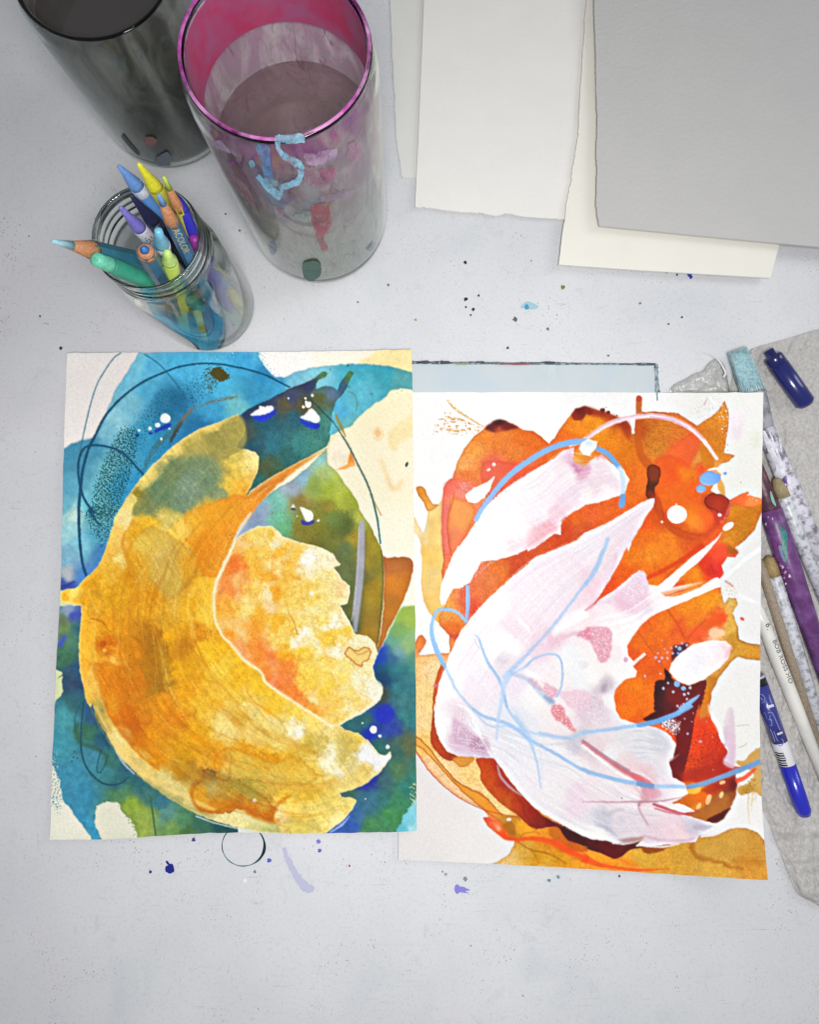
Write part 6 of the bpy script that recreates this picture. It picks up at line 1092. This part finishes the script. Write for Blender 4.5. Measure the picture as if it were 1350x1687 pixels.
def smear(name, txt, c, c2=None, warp=.6, rough=.4, lift=.0006, sc=120, thin=.85):
    p = np.array(Jv(txt)); m = var_mat('paint_smear', c, c2 or [x * .88 for x in c], sc, rough, .5)
    if thin:   # rubbed thin in places
        n = N(m); n.link(n.ramp(n.noise(n.coord((1, 1, .5)), 260, 5, .7, .8), [(.30, (.12,) * 3), (.62, (thin,) * 3)]), n.b.inputs['Alpha'])
    patch(name, p, lambda G: cyl_hit(G, bc, R1 + lift), m, bj, 1.1, warp=warp)
smear('paint_smear', '452,30 520,28 605,22 612,68 560,72 520,76 490,64 482,90 500,120 545,148 580,158 608,195 606,250 585,300 545,315 505,302 496,335 475,386 432,366 385,310 345,262 366,248 420,300 470,335 500,300 540,285 572,262 578,212 545,192 495,165 462,112', (128, 198, 236), (160, 216, 242), 1.1, lift=.0010, thin=1.0)
smear('paint_smear', '345,85 415,90 425,180 446,262 395,266 372,180', (72, 132, 202), (110, 160, 214), .6)
smear('paint_smear', '648,425 700,410 748,408 758,480 762,535 724,600 748,658 712,668 682,606 658,530', (162, 58, 86), (176, 96, 116), .9)
smear('paint_smear', '700,222 780,204 784,268 735,300 705,262', (154, 62, 104), (176, 110, 146), 1.2)
smear('paint_smear', '602,752 640,728 690,732 708,775 695,815 650,840 612,815', (36, 102, 82), (28, 80, 66), .5, lift=.0008, thin=0)
smear('paint_smear', '305,182 322,165 342,190 322,212', (130, 190, 220)); smear('paint_smear', '412,640 440,622 456,660 438,695', (176, 186, 220)); smear('paint_smear', '455,430 490,450 505,498 478,478', (190, 110, 130), None, 1)
smear('paint_smear', '95,62 140,60 190,100 200,125 150,112 112,92', (176, 150, 206), (206, 190, 224), 1.4); smear('paint_smear', '165,150 215,170 270,192 240,196 190,176', (150, 70, 170), None, 1.2)
smear('paint_smear', '610,140 680,128 740,110 800,108 780,150 700,190 640,196', (164, 128, 184), (190, 160, 200), 2.0); pass; smear('paint_smear', '610,142 640,150 660,136 655,158 628,160', (196, 160, 96))
smear('paint_smear', '560,465 640,450 645,500 590,502 555,490', (130, 160, 160), (160, 170, 168), 1.6); pass; pass; smear('paint_smear', '965,665 1000,620 1008,632 985,668', (130, 160, 166), None, .6)

smear('paint_smear', '470,300 520,290 560,310 520,330 480,330', (150, 204, 232), None, 1.4, thin=.8)
smear('paint_smear', '380,255 430,262 470,300 450,318 400,290', (150, 200, 230), None, 1.4, thin=.7)
smear('paint_smear', '560,200 640,205 700,240 760,300 720,330 640,290 570,260', (150, 104, 140), (176, 140, 170), 2.4, thin=.6)
smear('paint_smear', '200,240 280,300 340,400 330,430 260,360 200,290', (170, 130, 150), (200, 180, 190), 2.4, thin=.55)
smear('paint_smear', '700,370 800,350 880,330 870,360 780,390 700,400', (140, 120, 160), (170, 150, 180), 1.8, thin=.55)
smear('paint_smear', '850,90 900,60 940,120 900,190 860,160', (196, 150, 176), None, 2.4, thin=.6)
# --- dark jar behind
dc = base_loc(287, 190); R2, H2 = .0530, .150
dj = empty('paint_water_jar', tuple(dc)); tag(dj, 'dark murky glass jar behind the pencils, cut off by the top of the photo', 'jar')
m_dark = mat('murky_dark_film', rgb((92, 90, 88)), .35); n = N(m_dark); v = n.coord((1, 1, .4))
n.base(n.mix(n.ramp(n.noise(v, 50, 6, .65, 1.5), [(.42, (0, 0, 0)), (.72, (1, 1, 1))]), rgb((98, 96, 94)), rgb((160, 154, 148))))
big_jar(dc, R2, H2, dj, solid_glass('dark_jar_glass', (.9, .92, .91)), m_dark)
jar_part('dirty_water', [(R2 * .95, H2 * .8), (.0001, H2 * .8)], dc, mat('dark_water', rgb((70, 66, 66)), .06), dj)
patch('paint_smear', Zv('515,25 545,60 606,135 596,138 548,90 508,40'), lambda G: cyl_hit(G, dc, R2 + .0006), pmat((24, 24, 28)), dj, 1.2); patch('paint_smear', Zv('700,150 760,120 790,170 740,200 700,190'), lambda G: cyl_hit(G, dc, R2 + .0005), pmat((96, 108, 120)), dj, 1.4, warp=1.2); patch('paint_smear', Zv('640,40 700,50 690,90 650,80'), lambda G: cyl_hit(G, dc, R2 + .0005), pmat((130, 92, 88)), dj, 1.4, warp=1.2)

# ================================================================== towel, brushes and pens at the right
m_tow = var_mat('grey_white_towel', (206, 203, 200), (182, 180, 178), 420, .95, .9, .35, .65); n = N(m_tow)
tl = np.array([(1238, 575), (1205, 640), (1212, 800), (1218, 1000), (1230, 1150), (1246, 1300), (1262, 1345), (1284, 1398), (1301, 1445), (1318, 1474), (1350, 1492)], float)
tl = spline(tl, False, 12); nt, ns = 420, 150; d = np.r_[0, np.cumsum(np.hypot(*np.diff(tl, axis=0).T))]; d /= d[-1]
Lx = np.c_[np.interp(np.linspace(0, 1, nt), d, tl[:, 0]), np.interp(np.linspace(0, 1, nt), d, tl[:, 1])]
r_ = np.random.default_rng(12); Lx[:, 0] += np.interp(np.arange(nt), np.linspace(0, nt, 90), r_.normal(0, 1.1, 90)) + r_.normal(0, .35, nt)
rgt = np.c_[np.full(nt, 1430.), np.linspace(520, 1500, nt)]
P = Lx[:, None] + (rgt - Lx)[:, None] * np.linspace(0, 1, ns)[None, :, None]; F_ = P.reshape(-1, 2)
wv = vnoise(ns, nt, 34, 15, 2).ravel() * .0022 + (1 - np.abs(vnoise(ns, nt, 26, 16, 2)).ravel()) ** 3 * .0022 + vnoise(ns, nt, 14, 5, 3).ravel() * .0009 + np.sin(F_[:, 1] / 3.2 + .6 * np.sin(F_[:, 0] / 14)) * .00028 * (F_[:, 1] > 880) + vnoise(ns, nt, 3, 9, 2).ravel() * .00055
ed = np.minimum(1, np.tile(np.linspace(0, 1, ns) * 14, nt)); wv += .0020 * ed + .0008 * (F_[:, 1] > 1100) * ed * np.abs(np.sin(F_[:, 1] / 17))
tow = grid_mesh('paper_towel', UA(F_, np.maximum(.0004, wv + .0004)), ns, nt, m_tow); tag(tow, 'crumpled grey white paper towel under the brushes and pens at the right edge', 'paper towel')
TZ = .0035
Rv = View(1080, 540, 1687 / 460); Sv = View(1180, 960, 1687 / 510)
def S(v_, x, y, z): q = v_('%g,%g' % (x, y))[0]; return U(q[0], q[1], z)
def brush_bristles(name, a, b, w0, w1, th, cols, parent, nst=90, seed=3):
    """flat tuft made of separate hairs"""
    r_ = np.random.default_rng(seed); o, R = frame(a, b); L = np.linalg.norm(np.subtract(b, a)); ms = [var_mat('bristle', c, [x * .86 for x in c], 300, .6) for c in cols]
    for mi, m in enumerate(ms):
        vv, ff = [], []
        for k in range(nst // len(ms)):
            u = r_.uniform(-1, 1); h = r_.uniform(-1, 1) * th * math.sqrt(max(.05, 1 - u * u * .6)); l = L * (1 - .06 * r_.random()); rr = .00042
            for j in range(5):
                t = j / 4; wv_ = (w1 + (w0 - w1) * t ** .7); y = u * wv_ + .0004 * math.sin(6 * t + k); x = h * (.4 + .6 * t) + .0002 * math.cos(5 * t + k)
                for q in range(3): vv.append(o + R @ np.array([x + rr * (1 - .4 * (1 - t)) * math.cos(q * 2.1), y + rr * math.sin(q * 2.1), L - l + l * t]))
                if j:
                    b0 = len(vv) - 6
                    for q in range(3): ff.append((b0 + q, b0 + (q + 1) % 3, b0 + 3 + (q + 1) % 3, b0 + 3 + q))
        mesh(name, vv, ff, m, parent)
V1, V2, V3, V4, V5 = View(1180, 550, 11.25), View(1230, 690, 10.54), View(1230, 840, 10.54), View(1230, 990, 10.54), View(1230, 1140, 10.54)
def ln_(a, b): return float(np.linalg.norm(np.subtract(b, a)))
def on_stick(a, b, r, roll=0.0):
    """drop photo points onto the near side of a straight round stick"""
    o, R = frame(a, b)
    def hit(G):
        D = np.c_[(np.asarray(G)[:, 0] - CX) / FX, (np.asarray(G)[:, 1] - CY) / FX, np.ones(len(G))] @ RC; O = (np.array([0, 0, HC]) - o) @ R; D = D @ R
        A_ = (D[:, :2] ** 2).sum(1); B_ = D[:, :2] @ O[:2]; C_ = O[:2] @ O[:2] - r * r; t = (-B_ - np.sqrt(np.maximum(B_ * B_ - A_ * C_, 0))) / A_
        return (O + D * t[:, None]) @ R.T + o
    return hit
# aqua flat brush
a, b = S(V1, 400, 290, .0105), S(V1, 700, 1080, .0100)
br = empty('flat_brush', tuple(a)); tag(br, 'flat brush with pale aqua bristles, grey ferrule and white smeared handle', 'brush')
brush_bristles('bristles', a, b, .0098, .0076, .0034, [(186, 218, 218), (164, 202, 208), (204, 222, 218), (146, 190, 200), (176, 198, 214)], br, 420)
o, R = frame(a, b); cv, cf = lathe([(.0001, .0015), (.0070, .0017), (.0082, .010), (.0096, .033), (.0001, .034)], 24)
mesh('bristle_core', [o + R @ np.array([p[0] * .38, p[1], p[2]]) for p in np.array(cv)], cf, var_mat('aqua_core', (172, 208, 212), (132, 176, 190), 500, .7, .6), br)
b2 = S(V2, 330, 190, .0105); m_fer = var_mat('dull_metal', (112, 112, 120), (172, 172, 180), 90, .4, .5)
stick('ferrule', b, b2, [(0, .0096), (.002, .0100), (.004, .0092), (.006, .0096), (.016, .0088), (.018, .0082), (.020, .0086), (ln_(b, b2), .0072)], m_fer, br, 28, flat=.62)
b3 = S(V2, 900, 1500, .0120); b3 = b2 + (b3 - b2) * 1.7; Lh = ln_(b2, b3); stick('handle', b2, b3, [(-.001, .0072), (.012, .0070), (.03, .0074), (.05, .0076), (Lh, .0050)], var_mat('smeared_handle', (222, 220, 232), (120, 116, 132), 120, .45, .6, .45, .60), br, 24)
hh = on_stick(b2, b3, .0074 + .0006)
patch('paint_smear', V2('640,1030 705,985 712,1240 680,1220 668,1130 620,1090'), hh, pmat((92, 60, 140)), br, .9, warp=.2); patch('paint_smear', V2('640,1140 690,1125 700,1160 655,1170'), on_stick(b2, b3, .0074 + .0010), pmat((236, 226, 240)), br, .6)
for tx in ('300,210 345,250 520,620 640,800 640,960 560,1040 470,960 520,880 480,760 380,560 300,330', '400,250 440,280 590,640 560,660', '570,350 600,360 625,560 605,570'):
    patch('paint_smear', V2(tx), on_stick(b2, b3, .0074 + .0008), var_mat('white_smear', (238, 238, 246), (206, 206, 222), 260, .5, .6), br, .9, warp=.25)
# tan tipped handle next to it
def handle(label, a, b, prof, m, tip=None):
    a, b = np.array(a), np.array(b); b = a + (b - a) * 2.0; b[2] = a[2]
    o_ = empty('paint_brush', tuple(a)); tag(o_, label, 'brush'); L = ln_(a, b); stick('handle', a, b, [(d if d >= 0 else L, r) for d, r in prof], m, o_, 22)
    if tip: stick('wooden_tip', a, b, tip[0], wood_mat('bare_wood', tip[1]), o_, 22)
    return o_
m_sil = var_mat('silver_flecked_paint', (212, 214, 222), (136, 138, 148), 240, .35, .5, .46, .66)
handle('silver smeared handle with a rounded tan tip beside the white smeared one', S(V2, 520, 1020, .0125), S(V2, 960, 2150, .0120), [(.016, .0052), (.018, .0056), (.04, .0056), (-1, .004)], m_sil, ([(0, .0016), (.0015, .0036), (.008, .0054), (.0165, .0054)], (176, 160, 120)))
# purple handle
a, b = S(V2, 105, 640, .0085), S(V3, 950, 1530, .0120); b = a + (b - a) * 1.6; b[2] = .0125
bp = empty('paint_brush', tuple(a)); tag(bp, 'thick brush handle caked in purple paint along the right edge of the orange painting', 'brush'); L = ln_(a, b)
stick('ferrule', a, b, [(0, .0046), (.020, .0060), (.0445, .0080), (.045, .0076)], var_mat('maroon_smear', (112, 66, 84), (78, 38, 58), 150, .4, .6), bp, 26)
stick('handle', a, b, [(.0450, .0076), (.0455, .0084), (.060, .0088), (.085, .0086), (L, .0060)], var_mat('purple_paint', (100, 54, 112), (128, 84, 146), 120, .38, .5, .4, .65), bp, 26)
hp = on_stick(a, b, .0088 + .0007)
patch('paint_smear', V3('560,240 600,280 700,380 712,460 712,880 680,860 640,740 620,600 625,450'), hp, var_mat('teal_smear', (44, 116, 110), (60, 150, 140), 200, .4, .5), bp, .9); patch('paint_smear', V2('415,1270 440,1280 520,1500 490,1500 440,1420'), on_stick(a, b, .0084 + .0012), pmat((130, 190, 176)), bp, .8)
patch('paint_smear', V3('560,620 620,640 640,760 690,900 640,880 580,740'), on_stick(a, b, .0088 + .0010), pmat((126, 140, 176)), bp, .8, warp=.2); patch('paint_smear', V3('450,480 520,560 560,700 520,740 470,640'), hp, pmat((130, 60, 130)), bp, .8, warp=.3)
for x, y, r, c in ((345, 250, 2, (206, 186, 206)), (455, 155, 1.6, (180, 150, 190)), (380, 130, 1.4, (190, 170, 196)), (630, 990, 2.6, (232, 196, 228)), (680, 1080, 2.4, (214, 150, 204)), (660, 1180, 1.8, (206, 130, 196)), (690, 1285, 1.6, (244, 232, 244)), (600, 960, 2, (170, 120, 176)), (625, 1125, 1.6, (40, 20, 44)), (560, 900, 1.5, (60, 26, 66)), (720, 1000, 2, (120, 90, 160)), (760, 1150, 2.4, (236, 200, 230))):
    patch('paint_fleck', blob(*V3('%g,%g' % (x, y))[0], r * .8, r * 1.2, -20, .3), on_stick(a, b, .0088 + .0012), pmat(c), bp, .6)
# tan tipped silver handle, grey brown handle
handle('silver flecked handle with a chipped tan wooden tip below the purple handle', S(V3, 380, 800, .0085), S(V4, 900, 900, .0085), [(.0165, .0048), (.018, .0051), (.05, .0052), (-1, .004)], m_sil, ([(0, .0014), (.002, .0040), (.009, .0049), (.017, .0048)], (182, 154, 104)))
handle('grey brown wooden handle between the silver flecked one and the white lettered one', S(V3, 230, 880, .0070), S(V4, 860, 1250, .0070), [(0, .003), (.01, .0040), (.05, .0041), (-1, .0034)], wood_mat('worn_wood', (170, 154, 134)))
# white lettered handle
a, b = S(V4, 120, -60, .0085), S(V4, 1060, 2330, .0080); b = a + (b - a) * 1.5
wb = empty('paint_brush', tuple(a)); tag(wb, 'white brush handle with small dark lettering and a number', 'brush'); L = ln_(a, b); rw = .0053
stick('handle', a, b, [(0, .0042), (.02, .0050), (.05, rw), (.09, .0050), (L, .0036)], var_mat('white_lacquer', (232, 230, 224), (222, 220, 214), 60, .3), wb, 28)
zax = np.subtract(b, a) / L; ink = pmat((74, 74, 80))
def along(v_, x, y): return float(np.dot(S(v_, x, y, .0085 + rw) - a, zax))
RO = -.12
text_on('6', .0066, a, b, along(V4, 395, 375), rw + .0001, ink, wb, roll=RO); text_on('.', .0066, a, b, along(V4, 380, 480), rw + .0001, ink, wb, roll=RO)
text_on('BOB ROSS HO', .0055, a, b, along(V4, 500, 670), rw + .0001, ink, wb, roll=RO - .06)
# blue marker with printed label
a, b = S(V4, 180, 1290, .0095), S(V5, 1020, 2130, .0095)
mp = empty('paint_marker', tuple(a)); tag(mp, 'blue paint marker with white printed label, half under the orange painting', 'marker'); L = ln_(a, b); ra = .0060
dd = lambda v_, x, y: float(np.dot(S(v_, x, y, .0095 + ra) - a, np.subtract(b, a) / L))
d1, d2 = dd(V4, 320, 1480), dd(V5, 570, 920); d3 = dd(V5, 650, 1330)
stick('cap', a, b, [(0, ra * .85), (.001, ra * .98), (d1, ra * .98)], mat('black_plastic', rgb((34, 34, 44)), .3), mp, 32)
stick('barrel', a, b, [(d1, ra), (d2, ra)], var_mat('blue_plastic', (50, 54, 136), (60, 66, 150), 60, .28, coat=.3), mp, 32)
stick('white_label', a, b, [(d2, ra), (d2 + .0002, ra * 1.01), (d3, ra * 1.01), (d3 + .0002, ra)], mat('white_label', rgb((226, 226, 232)), .4), mp, 32)
stick('tail', a, b, [(d3, ra * .98), (L - .004, ra * .95), (L, ra * .7)], mat('bright_blue_plastic', rgb((40, 46, 190)), .25, coat=.3), mp, 32)
def marks(v_, txt, col, lift=.00025, name='label_mark'): patch(name, v_(txt), on_stick(a, b, ra * 1.01 + lift), pmat(col), mp, .5, smooth=False)
marks(V5, '345,242 475,205 487,250 367,287', (216, 218, 232)); marks(V5, '530,718 628,680 640,715 550,752', (206, 208, 226))
lt = (134, 138, 200)
def line_mark(v_, pts, wd, col):
    p = spline(np.array(v_(pts)), False, 5); t = np.gradient(p, axis=0); t /= np.linalg.norm(t, axis=1)[:, None]; nn = np.c_[-t[:, 1], t[:, 0]] * wd / 2
    G = np.vstack([p + nn, p - nn]); k = len(p); mesh('label_mark', on_stick(a, b, ra * 1.01 + .0003)(G), [(i, i + 1, k + i + 1, k + i) for i in range(k - 1)], pmat(col), mp)
for pts, w_ in (('375,362 440,352 470,395 520,500 570,620 590,660', 1.6), ('420,400 410,450 440,520 445,580 410,570', 1.4), ('380,480 430,470 450,500', 1.2), ('310,345 340,400 360,470', 1.0), ('420,640 460,740 500,860', 1.6), ('480,680 520,790 550,850', 1.4), ('560,920 600,935 640,900 645,850 610,805', 1.4),
                ('250,35 300,60 325,120 310,170 270,188', 1.3), ('255,95 270,120 280,150', 1.6), ('440,870 480,905 540,915', 1.0)): line_mark(V5, pts, w_, lt)
for k in range(6): x0, y0 = 498 + k * 14, 1042 + k * 42; line_mark(V5, '%g,%g %g,%g %g,%g' % (x0, y0, x0 + 70, y0 + 24, x0 + 150, y0 + 22), 2.6 if k % 2 else 1.8, (36, 36, 46))
line_mark(V5, '640,1050 670,1120 700,1190', .9, (150, 150, 160))
stick('grey_ring', a, b, [(max(0, d1 - .011), ra * 1.0), (max(.0002, d1 - .0108), ra * 1.02), (d1 - .006, ra * 1.02), (d1 - .0058, ra)], mat('grey_ring', rgb((186, 188, 204)), .4), mp, 28)
# navy marker top right
a, b = S(V1, 965, 300, .0115), S(V1, 1690, 1330, .0110)
nm = empty('paint_marker', tuple(a)); tag(nm, 'navy blue marker with stepped cap at the top right beside the aqua brush', 'marker'); L = ln_(a, b)
stick('cap', a, b, [(0, .0034), (.0005, .0040), (.0056, .0040), (.0058, .0064), (.0075, .0073), (.0150, .0075), (.0152, .0068)], mat('navy_plastic', rgb((28, 32, 98)), .25, coat=.4), nm, 28)
stick('barrel', a, b, [(.0150, .0070), (.0154, .0076), (L - .003, .0076), (L, .005)], mat('navy_barrel', rgb((34, 40, 112)), .25, coat=.4), nm, 28)
# clear dried gel and nylon thread
lump = Rv('92,370 110,345 150,325 190,305 240,275 290,262 320,215 360,190 400,205 425,250 440,330 445,400 400,410 300,400 200,395 110,398')
p = np.array(lump); sp_ = spline(p, True, 6); a0, b0 = sp_.min(0) - 2, sp_.max(0) + 2; nx, ny = int((b0[0] - a0[0]) / 1.3) + 2, int((b0[1] - a0[1]) / 1.3) + 2
Gx, Gy = np.meshgrid(a0[0] + np.arange(nx) * 1.3, a0[1] + np.arange(ny) * 1.3); Gp = np.c_[Gx.ravel(), Gy.ravel()]
msk = inside(Gp, sp_).reshape(ny, nx).astype(np.float32); dm = gblur(msk, 4); hz = np.clip(dm * 2 - .9, 0, 1) ** .5
hz = hz * (.0042 + .0022 * vnoise(nx, ny, 12, 44, 3) + .0010 * np.abs(vnoise(nx, ny, 6, 45, 2)))
kk = (msk[:-1, :-1] + msk[1:, :-1] + msk[:-1, 1:] + msk[1:, 1:]) > 1.5
m_gel = mat('clear_gel', (.80, .80, .78, 1), .10, spec=.7, trans=.55, coat=.5)
gel = grid_mesh('dried_gel', UA(Gp, .0006 + np.maximum(hz, 0).ravel()), nx, ny, m_gel, keep=kk); tag(gel, 'wrinkled lump of clear dried gel behind the top right corner of the orange painting', 'dried gel')
th = spline(np.array(Rv('250,152 300,155 345,170 385,200 410,240 425,275 412,298')), False, 8); vv, ff = [], []
for i, q in enumerate(th):
    z_ = .0012 + .0075 * min(1, max(0, (i - 4) / 18)); wd = .35 + 1.5 * (i / len(th)); c_ = U(q[0], q[1], z_); t_ = th[min(i + 1, len(th) - 1)] - th[max(i - 1, 0)]; t_ = t_ / np.hypot(*t_)
    for k in range(6):
        an = k * math.pi / 3; off = np.array([-t_[1], -t_[0] * 1.0, 0]) * math.cos(an) * wd * .0005 + np.array([0, 0, 1]) * math.sin(an) * wd * .0005; vv.append(c_ + off)
    if i:
        for k in range(6): ff.append(((i - 1) * 6 + k, (i - 1) * 6 + (k + 1) % 6, i * 6 + (k + 1) % 6, i * 6 + k))
thr = mesh('nylon_thread', vv, ff, mat('white_nylon', rgb((240, 240, 238)), .3)); tag(thr, 'curved white nylon thread standing up from the clear gel', 'thread')
